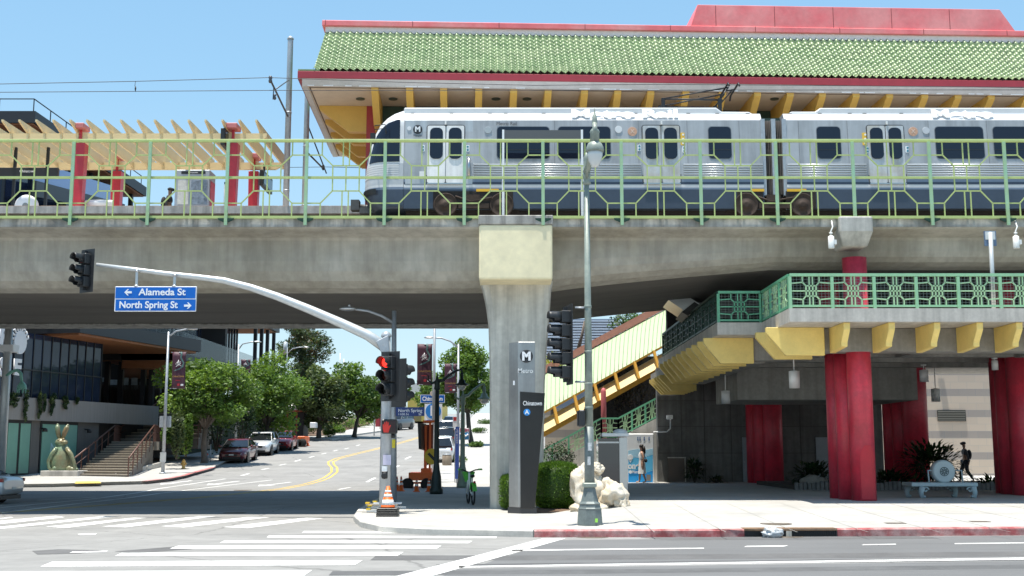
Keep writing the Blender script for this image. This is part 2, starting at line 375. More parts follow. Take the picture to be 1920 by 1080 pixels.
# paint on the road
def quadpx(q): return [G(*p) for p in q]
mkw = [[(570, 996), (804, 997), (807, 1000.5), (566, 999.5)], [(505, 1004), (932, 1006.5), (930, 1009.5), (500, 1008)], [(422, 1013.5), (886, 1014.5), (878, 1019), (412, 1018)],
 [(335, 1023.5), (828, 1023.5), (818, 1029.5), (318, 1029)], [(228, 1037), (757, 1035.5), (745, 1042.5), (215, 1043)], [(98, 1053.5), (680, 1051), (665, 1060), (75, 1063)], [(-10, 1072), (585, 1069.5), (570, 1080), (-40, 1083)],
 [(0, 977), (0, 983), (122, 970), (105, 967.5)], [(0, 988), (0, 992), (218, 969), (192, 968)], [(85, 988), (125, 990), (277, 971), (250, 971)], [(190, 987.5), (235, 989), (405, 968.5), (372, 968)],
 [(302, 987), (345, 989), (508, 970), (472, 969)], [(418, 988.5), (465, 990.5), (607, 972), (575, 971)], [(0, 972), (0, 973.5), (26, 970.5), (20, 969.5)],
 [(738, 1082), (805, 1082), (1062, 1009.5), (1020, 1009.5)], [(136, 1034.5), (203, 1033), (198, 1035.5), (130, 1037)], [(145, 1001.5), (182, 1000.5), (178, 1003), (150, 1003.8)],
 [(860, 1062), (1990, 1045), (1990, 1048.5), (860, 1065)], [(960, 1031), (1320, 1027.5), (1320, 1029), (960, 1033.5)], [(1400, 1024), (1478, 1023), (1470, 1025), (1395, 1026)], [(1620, 1021), (1680, 1020), (1680, 1021.5), (1615, 1022.5)], [(1790, 1019), (1960, 1017), (1960, 1018.5), (1790, 1020.5)]]
def strip(px, wd, wob=0):
    ps = [G(*p) for p in px]; out = []
    for i, p in enumerate(ps):
        d = ps[min(i+1, len(ps)-1)]-ps[max(0, i-1)]; d.z = 0; d.normalize(); n_ = Vector((-d.y, d.x, 0))*wd/2
        out.append((p-n_, p+n_))
    return [[a, c_, d_, b_] for (a, b_), (c_, d_) in zip(out, out[1:])]
def paint(name, quads, m, dz=.005):
    bm = bmesh.new()
    for q in quads:
        try: bm.faces.new([bm.verts.new((p[0], p[1], 0)) for p in q])
        except Exception: pass
    for c in CUTY: bmesh.ops.bisect_plane(bm, geom=bm.verts[:]+bm.edges[:]+bm.faces[:], plane_co=(0, c, 0), plane_no=(0, 1, 0), dist=1e-4)
    for v in bm.verts: v.co.z = h(v.co.x, v.co.y)+dz
    bmesh.ops.recalc_face_normals(bm, faces=bm.faces)
    for fa in bm.faces:
        if fa.normal.z < 0: fa.normal_flip()
    me = bpy.data.meshes.new(name); bm.to_mesh(me); bm.free(); me.materials.append(m)
    o = bpy.data.objects.new(name, me); COL.objects.link(o); return tag(o, None, None, kind='structure')
qs = [quadpx(q) for q in mkw]
qs += strip([(0, 952), (150, 938), (300, 916), (423, 898)], .14) + strip([(0, 962), (150, 944), (300, 925), (510, 900)], .14) + strip([(70, 938), (180, 932)], .12)
for a, b_ in [((452, 892), (467, 888)), ((490, 881), (504, 878)), ((524, 872.5), (536, 870)), ((553, 865), (564, 862)), ((580, 858), (589, 855.5)), ((603, 851.5), (612, 849.5)), ((625, 846), (633, 844)), ((646, 842), (654, 840)), ((668, 836), (675, 834)), ((688, 904), (703, 896)), ((634, 918), (657, 914)), ((735, 880), (748, 873)), ((760, 861), (770, 856))]:
    qs += strip([a, b_], .16)
# lane arrows
for cx, cy in ((345, 903), (433, 904), (530, 906)):
    a = G(cx, cy); d = (G(cx+40, cy-5)-a); d.z = 0; d.normalize(); n_ = Vector((-d.y, d.x, 0))
    qs.append([a-d*1.6-n_*.09, a+d*.9-n_*.09, a+d*.9+n_*.09, a-d*1.6+n_*.09]); qs.append([a-d*1.6-n_*.45, a-d*1.6+n_*.45, a-d*2.6]); 
paint('road_markings', qs, MARK)
yl = [(-30, 964), (90, 955), (200, 947), (443, 926), (533, 916), (575, 908), (600, 901), (617, 893), (627, 885), (627, 877), (621, 871), (620, 866), (633, 860), (667, 851), (713, 840), (760, 828), (800, 816)]
c0 = [G(*p) for p in yl]; q2 = []
for s_ in (-.16, .16):
    out = []
    for i, p in enumerate(c0):
        d = c0[min(i+1, len(c0)-1)]-c0[max(0, i-1)]; d.z = 0; d.normalize(); n_ = Vector((-d.y, d.x, 0))
        out.append((p+n_*(s_-.06), p+n_*(s_+.06)))
    q2 += [[a, c_, d_, b_] for (a, b_), (c_, d_) in zip(out, out[1:])]
paint('road_markings', q2, MARKY)
# asphalt patches, worn tracks, manholes
pt = M('asphalt_patch', (.125, .122, .12), .85, var=.2, sc=.8, bump=.25, bsc=60)
paint('asphalt_patch', strip([(700, 1046), (1000, 1046), (1400, 1043), (1980, 1038)], .9)+[quadpx([(1200, 1008), (1700, 1003), (1760, 1010), (1260, 1013)])] + [quadpx([(60, 1033), (110, 1030), (190, 1032), (150, 1038), (70, 1040)])]+[quadpx([(215, 1034), (340, 1024), (360, 1030), (250, 1037)])], pt, .003)
paint('asphalt_patch', [quadpx([(1040, 1013), (1400, 1009), (1990, 1004), (1990, 1043), (1400, 1051), (900, 1060)]), quadpx([(860, 1067), (1400, 1059), (1990, 1051), (1990, 1110), (760, 1110)])], M('darker_asphalt', (.15, .15, .15), .85, var=.14, sc=.4, bump=.3, bsc=70, stretch=(.25, 1, 1)), .0015)
sk = M('tyre_track', (.115, .115, .115), .85, var=.25, sc=.6)
paint('tyre_tracks', strip([(820, 1062), (1200, 1056), (1960, 1048)], .55)+strip([(620, 1075), (1100, 1072), (1960, 1062)], .6), sk, .0025)
mh = M('cast_iron', (.17, .14, .11), .7, .5, var=.25, sc=12)
def manhole(u, v, r, f, lab):
    p = G(u, v, f); b = MB(); b.lathe((p.x, p.y, p.z-.02), [(r, 0), (r, .026), (r*.92, .03), (r*.9, .024), (r*.3, .028)], 28)
    tag(b.build('manhole_cover', mh), lab, 'manhole cover')
manhole(1470, 1006, .42, h, 'round iron manhole cover in the roadway before the storm drain')
manhole(1455, 982, .36, wk, 'brown round manhole cover on the pavement above the storm drain')
manhole(1110, 1007, .36, h, 'round manhole cover in the roadway before the ornate lamp post')
manhole(455, 919, .4, h, 'dark manhole cover in the turn lanes below the arrows')
manhole(440, 962, .35, h, 'manhole cover at the edge of the viaduct shadow')
for u, v, lab in ((1678, 981, 'small square utility lid on the pavement nearer the storm drain'), (1836, 978, 'small square utility lid on the pavement farther from the storm drain')):
    p = W(u, v); b = MB(); b.box(p.x-.22, p.x+.22, p.y-.14, p.y+.14, p.z-.02, p.z+.008); tag(b.build('access_hatch', mh, bevel=.004), lab, 'utility lid')
# ------------------------------------------------------------------ viaduct
via = thing('elevated_viaduct', 'grey concrete rail viaduct spanning the street with flared pier', 'viaduct', (0, 40, 0))
def girder_drop(x): # 0 full depth (left) .. 1 shallow (right)
    return clamp((x-1.0)/7.0)**.8
d = MB(); rows = []
Xs = [-46, -30, -15, -5, 0, 1.2, 2, 3, 4, 5, 6, 7, 8, 10, 14, 20, 30, 42]
for x in Xs:
    k = girder_drop(x); zb = lerp(6.55, 7.28, k); hd = 8.05-zb
    prof = [(33.5, 8.52), (33.5, 8.36), (33.44, 8.35), (33.44, 8.27), (33.52, 8.22), (34.25, 8.10), (34.3, 8.02), (34.34, 8.02-hd*.42), (34.42, 8.02-hd*.62), (34.6, 8.02-hd*.8), (34.9, zb+hd*.06), (35.4, zb)]
    prof += [(44.3, zb), (44.9, zb+.1), (45.3, zb+.6), (45.5, 8.0), (50.4, 8.22), (50.5, 8.52)]
    rows.append([Vector((x, y, z)) for y, z in prof])
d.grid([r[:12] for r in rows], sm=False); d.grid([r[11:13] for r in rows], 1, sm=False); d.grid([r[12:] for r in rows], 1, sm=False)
TRK = M('dark_concrete', (.09, .075, .06), .85, var=.25)
# top, left/right ends
d.add([Vector((Xs[0], 33.5, 8.52)), Vector((Xs[-1], 33.5, 8.52)), Vector((Xs[-1], 50.5, 8.52)), Vector((Xs[0], 50.5, 8.52))], [(0, 1, 2, 3)])
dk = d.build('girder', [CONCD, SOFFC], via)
EDGE = M('concrete_edge', (.40, .385, .35), .8, var=.2, sc=1.5, streak=.45, bump=.1, bsc=20)
b = MB(); b.box(-46, 42, 33.42, 33.497, 8.27, 8.54); b.build('fascia', EDGE, via)
b = MB(); b.box(-46, 42, 33.9, 34.1, 8.521, 8.62); b.build('kerb', TRK, via)
TR = M('track_ballast', (.16, .14, .12), .9, var=.25, sc=3)
b = MB()
for y in (37.4, 38.85, 46.6, 48.05): b.box(-46, 42, y-.28, y+.28, 8.521, 9.15)
b.build('track_plinth', TR, via)
b = MB()
for y in (37.4, 38.85, 46.6, 48.05): b.box(-46, 42, y-.035, y+.035, 9.152, 9.3)
b.build('rail', M('rail_steel', (.22, .17, .14), .5, .7), via)
# low cable trough wall seen under the fence
b = MB(); b.box(-46, 42, 35.0, 35.15, 8.521, 8.86); b.build('cable_trough', TRK, via)
# platform
b = MB(); b.box(-46, 42, 39.8, 46.2, 8.521, 9.959); b.build('platform_base', M('platform_base', (.12, .115, .11), .9, var=.2), via)
PE = M('platform_edge', (.50, .46, .42), .8, var=.2, sc=2, streak=.3)
b = MB(); b.box(-46, 42, 39.55, 46.27, 9.96, 10.22)
b.build('platform_slab', PE, via)
b = MB()
for i in range(150):
    x = -46+i*.6; b.box(x, x+.56, 39.56, 40.1, 10.222, 10.235)
b.build('tactile_edge', M('tactile_tile', (.55, .36, .24), .8, var=.1), via)
# small drain spouts below the fence
# pier
cl = [(525, 899, 1037), (545, 905, 1034), (575, 911, 1032), (610, 915.5, 1029), (660, 917, 1025), (720, 918, 1022), (820, 918, 1020), (955, 918, 1019)]
b = MB(); rings = []
YP = 34.35
for v, ua, ub in cl:
    pa, pb = P(ua, v, YP), P(ub, v, YP); k = .22; dd = 1.9 if v > 600 else lerp(2.6, 1.9, (v-525)/75)
    x0, x1, z = pa.x, pb.x, pa.z
    if v == 955: z = -.05
    rings.append([Vector(q) for q in ((x0+k, YP, z), (x1-k, YP, z), (x1-.05, YP+.08, z), (x1, YP+k, z), (x1, YP+dd-k, z), (x1-k, YP+dd, z), (x0+k, YP+dd, z), (x0, YP+dd-k, z), (x0, YP+k, z), (x0+.05, YP+.08, z))])
b.grid(rings, sm=False, closed=True)
b.build('pier', CONC, via)
b = MB(); x0, x1 = P(898, 470, 33.3).x, P(1036, 470, 33.3).x; b.box(x0, x1, 33.3, 36.5, P(960, 524, 33.3).z, P(960, 421, 33.3).z); b.build('pier_cap', CREAM, via, bevel=.06, seg=2)
b = MB(); b.box(x0-.02, x1+.02, 33.28, 33.6, P(960, 421, 33.3).z+.002, 8.6); b.build('cap_coping', EDGE, via, bevel=.02)
# painted-over conduit on pier
# concrete capital on the right + red column up to it
b = MB(); xa, xb = P(1575, 435, 33.2).x, P(1638, 435, 33.2).x; za, zm, zb_ = P(1605, 405, 33.2).z, P(1605, 433, 33.2).z, P(1605, 464, 33.6).z
b.prism([(xa+.12, 33.2, za), (xb-.12, 33.2, za), (xb-.0, 33.2, za-.12), (xb, 33.2, zm), (xb-.1, 33.45, zb_), (xa+.16, 33.45, zb_), (xa, 33.2, zm), (xa, 33.2, za-.12)], (0, .001, 0))
b = MB(); b.add([(xa, 33.2, za), (xb, 33.2, za), (xb, 34.9, za), (xa, 34.9, za), (xa, 33.2, zm), (xb, 33.2, zm), (xb, 34.9, zm), (xa, 34.9, zm), (xa+.15, 33.5, zb_), (xb-.1, 33.5, zb_), (xb-.1, 34.9, zb_), (xa+.15, 34.9, zb_)],
 [(0, 3, 2, 1), (0, 1, 5, 4), (1, 2, 6, 5), (2, 3, 7, 6), (3, 0, 4, 7), (4, 5, 9, 8), (5, 6, 10, 9), (6, 7, 11, 10), (7, 4, 8, 11), (8, 9, 10, 11)])
b.build('capital', CONCL, via, bevel=.05, seg=2)
b = MB(); b.box(-46, 1.5, 43.9, 45.25, 6.485, 6.546); b.build('soffit_edge', EDGE, via, bevel=.02)
# ------------------------------------------------------------------ green guard fence
YF = 33.36
posts = [-158, -10, 137, 281, 427, 575, 722, 871, 1018, 1165, 1313, 1455, 1599, 1743, 1884, 2026]
fen = thing('guard_fence', 'tall pale green steel fence of octagon lattice along the viaduct edge', 'fence', (0, YF, 8.4))
zt, zm, zb = P(960, 264, YF).z, P(960, 333, YF).z, P(960, 407, YF).z
zpb = P(960, 423, YF).z
xp = [P(u, 340, YF).x for u in posts]
b = MB(); b.box(xp[0]-20, xp[-1]+8, YF-.05, YF+.05, zt-.042, zt+.042); b.build('top_rail', FGREEN, fen, bevel=.01)
b = MB(); b.box(xp[0]-20, xp[-1]+8, YF-.03, YF+.03, zm-.035, zm+.035); b.build('middle_rail', FGREEN, fen)
b = MB(); b.box(xp[0]-20, xp[-1]+8, YF-.035, YF+.035, zb-.045, zb+.035); b.build('bottom_rail', FGREEN, fen)
# one post
b = MB(); b.box(-.047, .047, -.105, -.052, zpb, zt-.052); po = b.build('post', PGREEN); 
for s_ in (-1, 1): b = MB(); b.prism([(s_*.06, -.09, zb-.05), (s_*.24, -.09, zb-.05), (s_*.22, -.09, zb-.1), (s_*.06, -.09, zb-.17)], (0, .05, 0)); b.build('bracket', DGREEN, po)
wp = (xp[-1]-xp[0])/(len(xp)-1)
b = MB(); t_ = .035
def fz(k): # 0 top .. 1 bottom of each half
    return k
def seg(xa, ka, xb, kb, half):
    za0, zb0 = (zt, zm) if half == 0 else (zm, zb)
    b.bar((xa*wp, 0, lerp(za0, zb0, ka)), (xb*wp, 0, lerp(za0, zb0, kb)), t_, .03, up=(0, 1, 0))
for sg in [(0, .39, .19, .39), (.19, .39, .33, .68), (.33, .68, .67, .68), (.67, .68, .81, .39), (.81, .39, 1, .39), (.19, 0, .19, .39), (.81, 0, .81, .39), (.46, 0, .46, .68), (.54, 0, .54, .68), (.33, .68, .33, 1), (.5, .68, .5, 1), (.67, .68, .67, 1)]: seg(*sg, 0)
for sg in [(0, .65, .18, .65), (.18, .65, .33, .34), (.33, .34, .67, .34), (.67, .34, .82, .65), (.82, .65, 1, .65), (.18, .65, .18, 1), (.82, .65, .82, 1), (.455, .34, .455, 1), (.535, .34, .535, 1), (.33, 0, .33, .34), (.5, 0, .5, .34), (.67, 0, .67, .34)]: seg(*sg, 1)
la = b.build('lattice_panel', FGREEN)
inv = Matrix.Translation(-fen.location)
for i, x in enumerate(xp):
    o = po if i == 0 else dup(po)
    o.parent = fen; o.matrix_parent_inverse = inv; o.location = (x, YF, 0); o.scale.y = 1
    if i < len(xp)-1:
        q = la if i == 0 else dup(la)
        q.parent = fen; q.matrix_parent_inverse = inv; q.location = (x, YF, 0); q.scale.x = (xp[i+1]-x)/wp
# ------------------------------------------------------------------ train
TS = M('train_silver', (.37, .385, .40), .42, .2, var=.08, sc=.8, streak=.16)
TW = M('train_white', (.66, .67, .68), .4, .0, var=.05, sc=1)
TN = M('train_navy', (.06, .08, .115), .35, .2, var=.1, sc=1)
TG = M('train_lower_grey', (.20, .25, .33), .4, .2, var=.08, sc=1)
UND = M('train_underframe', (.035, .028, .024), .8, .2, var=.3, sc=4)
RUST = M('wheel_rust', (.06, .04, .03), .8, .2, var=.3, sc=6)
TGL = M('train_glass', (.010, .014, .026), .05, spec=.5)
YT, HWT = 36.8, 1.325; YCT = YT+HWT
tz = lambda v: P(960, v, YT).z
tx = lambda u, v=300: P(u, v, YT).x
Z = dict(sk=tz(391), n1=tz(355), s0=tz(351.5), s1=tz(346), g1=tz(333), w=tz(306), wt=tz(224), ro=tz(208), top=tz(195))
def hw(z):
    if z <= Z['w']: return HWT
    if z <= Z['wt']: return lerp(HWT, HWT-.075, (z-Z['w'])/(Z['wt']-Z['w']))
    return lerp(HWT-.075, HWT-.28, clamp((z-Z['wt'])/(Z['ro']-Z['wt'])))
def sy(z): return YCT-hw(z)
train = thing('light_rail_train', 'silver articulated light rail train with navy skirt standing at the station', 'train', (tx(1452), YCT, 9.3))
zl = [Z['sk'], Z['sk']+.25, Z['n1'], Z['s0'], Z['s1'], Z['s1']+.09, Z['g1'], Z['w'], lerp(Z['w'], Z['wt'], .5), Z['wt'], Z['ro']-.12, Z['ro']-.02]
mi_rows = [1, 1, 3, 2, 1, 3, 0, 0, 0, 2, 2]
def body(x0, x1, name):
    b = MB()
    for a, c_, mi in zip(zl, zl[1:], mi_rows):
        for s_ in (-1, 1): b.add([Vector((x0, YCT+s_*hw(a), a)), Vector((x1, YCT+s_*hw(a), a)), Vector((x1, YCT+s_*hw(c_), c_)), Vector((x0, YCT+s_*hw(c_), c_))], [(0, 1, 2, 3)], mi)
    for x in (x0, x1): b.add([Vector((x, YCT+s_*hw(q), q)) for s_, zz in ((-1, zl), (1, zl[::-1])) for q in zz], [tuple(range(2*len(zl)))], 0)
    a = zl[-1]; b.add([(x0, YCT-hw(a), a), (x1, YCT-hw(a), a), (x1, YCT+hw(a), a), (x0, YCT+hw(a), a)], [(0, 1, 2, 3)], 2)
    a = zl[0]; b.add([(x0, YCT-hw(a), a), (x1, YCT-hw(a), a), (x1, YCT+hw(a), a), (x0, YCT+hw(a), a)], [(0, 1, 2, 3)], 1)
    return b.build(name, [TS, TN, TW, TG], train)
XN = tx(757)
body(XN+.01, tx(1431), 'front_car_body'); body(tx(1474), tx(1474)+13.2, 'rear_car_body')
# nose
sil = [(Z['sk'], tx(697, 391)), (Z['sk']+.25, tx(684, 375)), (Z['n1'], tx(678, 355)), (Z['s1'], tx(677, 346)), (Z['g1'], tx(678, 333)), (Z['w'], tx(681, 306)), (tz(285), tx(684, 285)), (tz(265), tx(689, 265)), (tz(245), tx(696, 245)), (tz(228), tx(706, 228)), (tz(215), tx(718, 215)), (tz(206), tx(731, 206)), (tz(200), tx(743, 200)), (tz(196.5), tx(752, 197))]
def nx(z):
    for (a, xa), (c_, xc) in zip(sil, sil[1:]):
        if z <= c_: return lerp(xa, xc, clamp((z-a)/(c_-a)))
    return sil[-1][1]
def nhw(z): return hw(z) if z < Z['ro']-.02 else lerp(HWT-.28, .7, clamp((z-Z['ro'])/.2))
def npt(z, t, off=0):   # t 0..1 from side to side round the nose
    a = math.pi*t; e = .62
    c_, s_ = math.cos(a), math.sin(a); k = lambda q: math.copysign(abs(q)**e, q)
    return Vector((XN-(XN-nx(z)+off)*k(s_), YCT-(nhw(z)+off)*k(c_), z))
zs = [s_[0] for s_ in sil]
zz = sorted(set(zs+[lerp(a, c_, .5) for a, c_ in zip(zs, zs[1:])]))
b = MB(); NT = 28
for a, c_ in zip(zz, zz[1:]):
    m_ = (a+c_)/2; mi = 1 if m_ < Z['n1'] else 3 if m_ < Z['s0'] else 2 if m_ < Z['s1'] else 0 if m_ < Z['w'] else 2
    b.grid([[npt(q, i/NT) for i in range(NT+1)] for q in (a, c_)], mi)
b.add([npt(zz[-1], i/NT) for i in range(NT+1)], [tuple(range(NT+1))], 2)
b.add([npt(zz[0], i/NT) for i in range(NT+1)], [tuple(range(NT+1))], 1)
b.build('nose', [M('nose_silver', (.50, .52, .54), .4, .1, var=.05), TN, TW, TG], train)
# cab side window + windscreen: patches laid on the nose surface
def t_at_x(z, x):
    lo, hi = 0, .5
    for _ in range(30):
        m_ = (lo+hi)/2
        if npt(z, m_).x > x: lo = m_
        else: hi = m_
    return lo
def patch(b, zlist, xr, xf, n=8, off=.012):
    rows = []
    for z in zlist:
        t0, t1 = t_at_x(z, xr(z)), t_at_x(z, xf(z)); rows.append([npt(z, lerp(t0, t1, i/n), off) for i in range(n+1)])
    b.grid(rows)
wf = [(303, 690), (285, 694), (265, 699), (250, 705), (240, 713), (232, 722), (226, 733), (223, 745)]
def wfx(z):
    pr = [(tz(v), tx(u, v)) for v, u in wf]
    for (a, xa), (c_, xc) in zip(pr, pr[1:]):
        if z <= c_: return lerp(xa, xc, clamp((z-a)/(c_-a)))
    return pr[-1][1]
b = MB(); patch(b, [lerp(tz(303), tz(223), i/14) for i in range(15)], lambda z: tx(749), wfx)
b.build('cab_window', TGL, train)
b = MB(); rows = [[npt(z, lerp(.36, .64, i/10), .012) for i in range(11)] for z in [lerp(tz(300), tz(214), j/10) for j in range(11)]]; b.grid(rows); b.build('windscreen', TGL, train)
b = MB()
for k in range(6):
    v = 309+k*4.2; z = tz(v)
    for dz in (0,):
        b.grid([[npt(z+q, lerp(t_at_x(z, tx(748)), .47, i/10), .012) for i in range(11)] for q in (-.022, .022)])
b.build('nose_stripes', TW, train)
b = MB(); z0 = tz(358); b.grid([[npt(z0+q, lerp(.16, .55, i/12), .06) for i in range(13)] for q in (-.09, -.03, .03, .09)]); b.build('bumper', BLACK, train)
b = MB(); b.tube([P(700, 252, 36.75), P(697, 250, 36.45), P(701, 262, 36.4)], .02, 6); b.box(tx(700)-.06, tx(700)+.1, 36.36, 36.5, tz(275), tz(256)); b.build('mirror', BLACK, train)
b = MB(); b.tube([P(702, 236, 36.6), P(722, 233, 36.65), P(724, 250, 36.65)], .018, 6); b.tube([P(702, 243, 36.6), P(720, 241, 36.65)], .014, 6); b.build('mirror_bracket', BLACK, train)
# doors
def plate(b, u0, v0, u1, v1, r=.08, off=.012, th=.02, mi=0, n=4):
    x0, x1, z0, z1 = tx(u0), tx(u1), tz(v1), tz(v0)
    pts = [(x0+(x1-x0)/2+px, (z0+z1)/2+pz) for px, pz in rrect(x1-x0, z1-z0, r, n)]
    A = [Vector((x, sy(z)-off, z)) for x, z in pts]; B_ = [p+Vector((0, th, 0)) for p in A]; k = len(A)
    b.add(A+B_, [tuple(range(k))]+[(i, (i+1) % k, k+(i+1) % k, k+i) for i in range(k)], mi)
    return b
DOORW = M('door_white', (.78, .78, .77), .4, var=.06, streak=.12)
DOORS = M('door_silver', (.55, .57, .58), .4, .25, var=.08, streak=.15, hue2=(.5, .47, .42))
for u0, u1, m_, lab in ((801, 870, DOORW, 'white double door'), (1206, 1275, DOORS, None), (1629, 1697, DOORS, None), (2050, 2118, DOORS, None)):
    b = MB(); plate(b, u0-2, 233, u1+2, 345, .1, .008); fr = b.build('door_frame', M('door_seal', (.05, .055, .06), .6), train)
    um = (u0+u1)/2
    for a, c_ in ((u0, um-.8), (um+.8, u1)):
        b = MB(); plate(b, a, 235, c_, 343, .05, .03, .03); lf = b.build('door', m_, train)
        b = MB(); w_ = c_-a; plate(b, a+w_*.14, 239, c_-w_*.14, 298, .16, .042, .012, n=6); b.build('door_glass', TGL, lf)
    b = MB(); plate(b, u0, 343.5, u1, 346, .01, .06, .06); b.build('door_step', STEEL, train)
    b = MB(); pbox(b, um-1.5, 227, um+1.5, 233, YT-.0, .05); b.build('door_lamp', WHITE, train)
WSEAL = M('window_seal', (.17, .19, .21), .5)
for u0, u1 in ((932, 1030), (1047, 1145), (1330, 1372), (1534, 1578), (1757, 1847), (1866, 1962), (1985, 2030)):
    b = MB(); plate(b, u0-1.2, 235.8, u1+1.2, 298.2, .13, .008); f_ = b.build('window', WSEAL, train)
    b = MB(); plate(b, u0, 237, u1, 297, .12, .016); b.build('pane', TGL, f_)
    b = MB(); plate(b, u0+1, 280, u1-1, 281.2, .01, .02, .006); b.build('vent_bar', BLACKM, f_)
# fluted panels
for u0, u1 in ((888, 1202), (1281, 1430), (1476, 1624), (1700, 2044), (2124, 2300)):
    b = MB()
    for k in range(6):
        v = 309+k*4.4; z = tz(v)
        b.tube([(tx(u0), sy(z)-.006, z), (tx(u1), sy(z)-.006, z)], .03, 6)
    b.build('fluted_panel', M('fluted_steel', (.62, .64, .66), .32, .5), train)
# side details
for ua, ub_ in ((760, 799), (872, 886)): b = MB(); plate(b, ua, 225, ub_, 345, .02, .006, .01); b.build('side_panel', M('panel_blue_grey', (.42, .45, .47), .4, .25, streak=.15), train)
for u in (1040, 1120, 1198, 1290, 1388, 1500, 1592, 1745, 1855):
    b = MB(); plate(b, u-.35, 225, u+.35, 306, .002, .004, .006); b.build('panel_joint', M('joint_grey', (.14, .145, .15), .6), train)
for u, v, r, c_, nm in ((783, 242, 9, (.03, .03, .035), 'round_badge'), (767, 240, 4, (.75, .76, .78), 'side_lamp'), (915, 243, 7, (.42, .46, .48), 'round_vent'), (1160, 242, 7, (.72, .73, .74), 'speaker_grille'), (1737, 244, 7, (.55, .57, .6), 'speaker_grille'), (1186, 246, 9, (.62, .36, .24), 'round_sticker'), (1713, 246, 9, (.62, .36, .24), 'round_sticker')):
    p = P(u, v, YT); b = MB(); disc((p.x, sy(p.z)-.004, p.z), r/58, .02, 20, (0, -1, 0), b); b.build(nm, M('badge_%02d%02d' % (c_[0]*99, c_[1]*99), c_, .4), train)
    if nm == 'round_badge': text('badge_letter', 'M', .17, (p.x, sy(p.z)-.026, p.z), SWHITE, train, bold=.06)
    if nm == 'round_sticker': text('sticker_mark', 'X', .14, (p.x, sy(p.z)-.026, p.z), M('sticker_pale', (.75, .6, .5), .5), train)
DK = M('lettering_dark', (.10, .11, .13), .5)
def ttx(s_, u, v, hpx, m_, wpx=None, bold=0):
    p = P(u, v, YT); text('lettering', s_, hpx/58, (p.x, sy(p.z)-.022, p.z), m_, train, wid=wpx/58 if wpx else None, bold=bold)
ttx('Metro', 783, 253.5, 4.2, DK, 16); ttx('701', 782, 216, 6.5, M('lettering_grey', (.42, .44, .46), .5), 18); ttx('Metro Rail', 950, 231, 7, DK, 39)
# large pale roof lettering
LW = M('lettering_white', (.86, .86, .86), .4)
for s_, u, wd in (('Metro Rail', 1172, 205), ('Metro', 1807, 118)):
    p = P(u, 211, YT-.0); text('roof_lettering', s_, 19/58, (p.x, YT+.035+(p.z-Z['wt'])*.47, p.z), LW, train, wid=wd/58, bold=.06, uz=(0, .47, 1))
# stickers
YST = M('sticker_yellow', (.75, .47, .06), .5); TEAL = M('button_teal', (.04, .22, .30), .4)
for u in (1281, 1623):
    b = MB(); plate(b, u-4, 248, u+4, 272, .03, .012, .01); s_ = b.build('yellow_sticker', YST, train)
    b = MB()
    for k in range(3): p = P(u, 252+k*8, YT); disc((p.x, sy(p.z)-.013, p.z), .035, .006, 12, (0, -1, 0), b)
    b.build('sticker_marks', SWHITE, s_)
for u, v in ((793, 278), (877, 278), (1199, 277), (1283, 280), (1627, 281), (1702, 280)):
    b = MB(); plate(b, u-3, v-6, u+3, v+6, .02, .012, .01); s_ = b.build('button_plate', SWHITE, train)
    for k in (-1, 1): b = MB(); p = P(u, v+k*3, YT); disc((p.x, sy(p.z)-.013, p.z), .036, .01, 12, (0, -1, 0), b); b.build('button', TEAL, s_)
b = MB(); p = P(791, 325, YT); b.box(p.x-.08, p.x+.08, YT-.03, YT, p.z-.13, p.z+.06); b.build('call_box', WHITE, train)
b = MB(); b.tube([P(879, 297, YT-.05), P(879, 330, YT-.05)], .05, 8); b.build('grab_handle', STEEL, train)
for u0, u1 in ((893, 935), (1408, 1433), (1476, 1512), (2090, 2130)):
    b = MB(); pbox(b, u0, 354, u1, 359, YT-.02, .1); b.build('step_edge', M('step_yellow', (.78, .45, .03), .5), train)
tp = thing('trackside_panel', 'long dark grey panel on two white posts standing in front of the train windows', 'sign', P(1018, 340, 35.6))
b = MB(); pbox(b, 945, 244, 1090, 265, 35.6, .05); b.build('panel', M('panel_slate', (.10, .105, .11), .5), tp)
for u in (943.5, 1091.5): b = MB(); pbox(b, u-2, 243, u+2, 340, 35.58, .08); x_ = P(u, 340, 35.6).x; b.box(x_-.04, x_+.04, 35.6, 35.66, 8.5, P(u, 340, 35.6).z); b.build('post', SWHITE, tp)
# roof fairings
def fair(us, name):
    b = MB(); b.prism([Vector((tx(u, v), YCT-1.02, tz(v))) for u, v in us], (0, 2.04, 0)); b.build(name, TW, train, bevel=.03)
fair([(756, 209), (756, 196.5), (1346, 196.5), (1356, 204), (1408, 204.5), (1424, 214), (1424, 222), (756, 222)], 'roof_fairing')
zr = lambda v: v
fair([(1479, 222), (1479, 212), (1487, 204), (1533, 204), (1543, 197), (2200, 196.5), (2200, 222)], 'roof_fairing')
b = MB()
for u in (771, 845, 918, 948, 1020, 1092, 1122, 1195, 1266, 1295, 1350, 1408, 1488, 1545, 1602, 1630, 1700, 1770, 1797, 1868):
    b.box(tx(u)-.06, tx(u)+.06, YCT-1.05, YCT-1.02, tz(210), tz(207.5))
b.build('roof_hinge', BLACK, train)
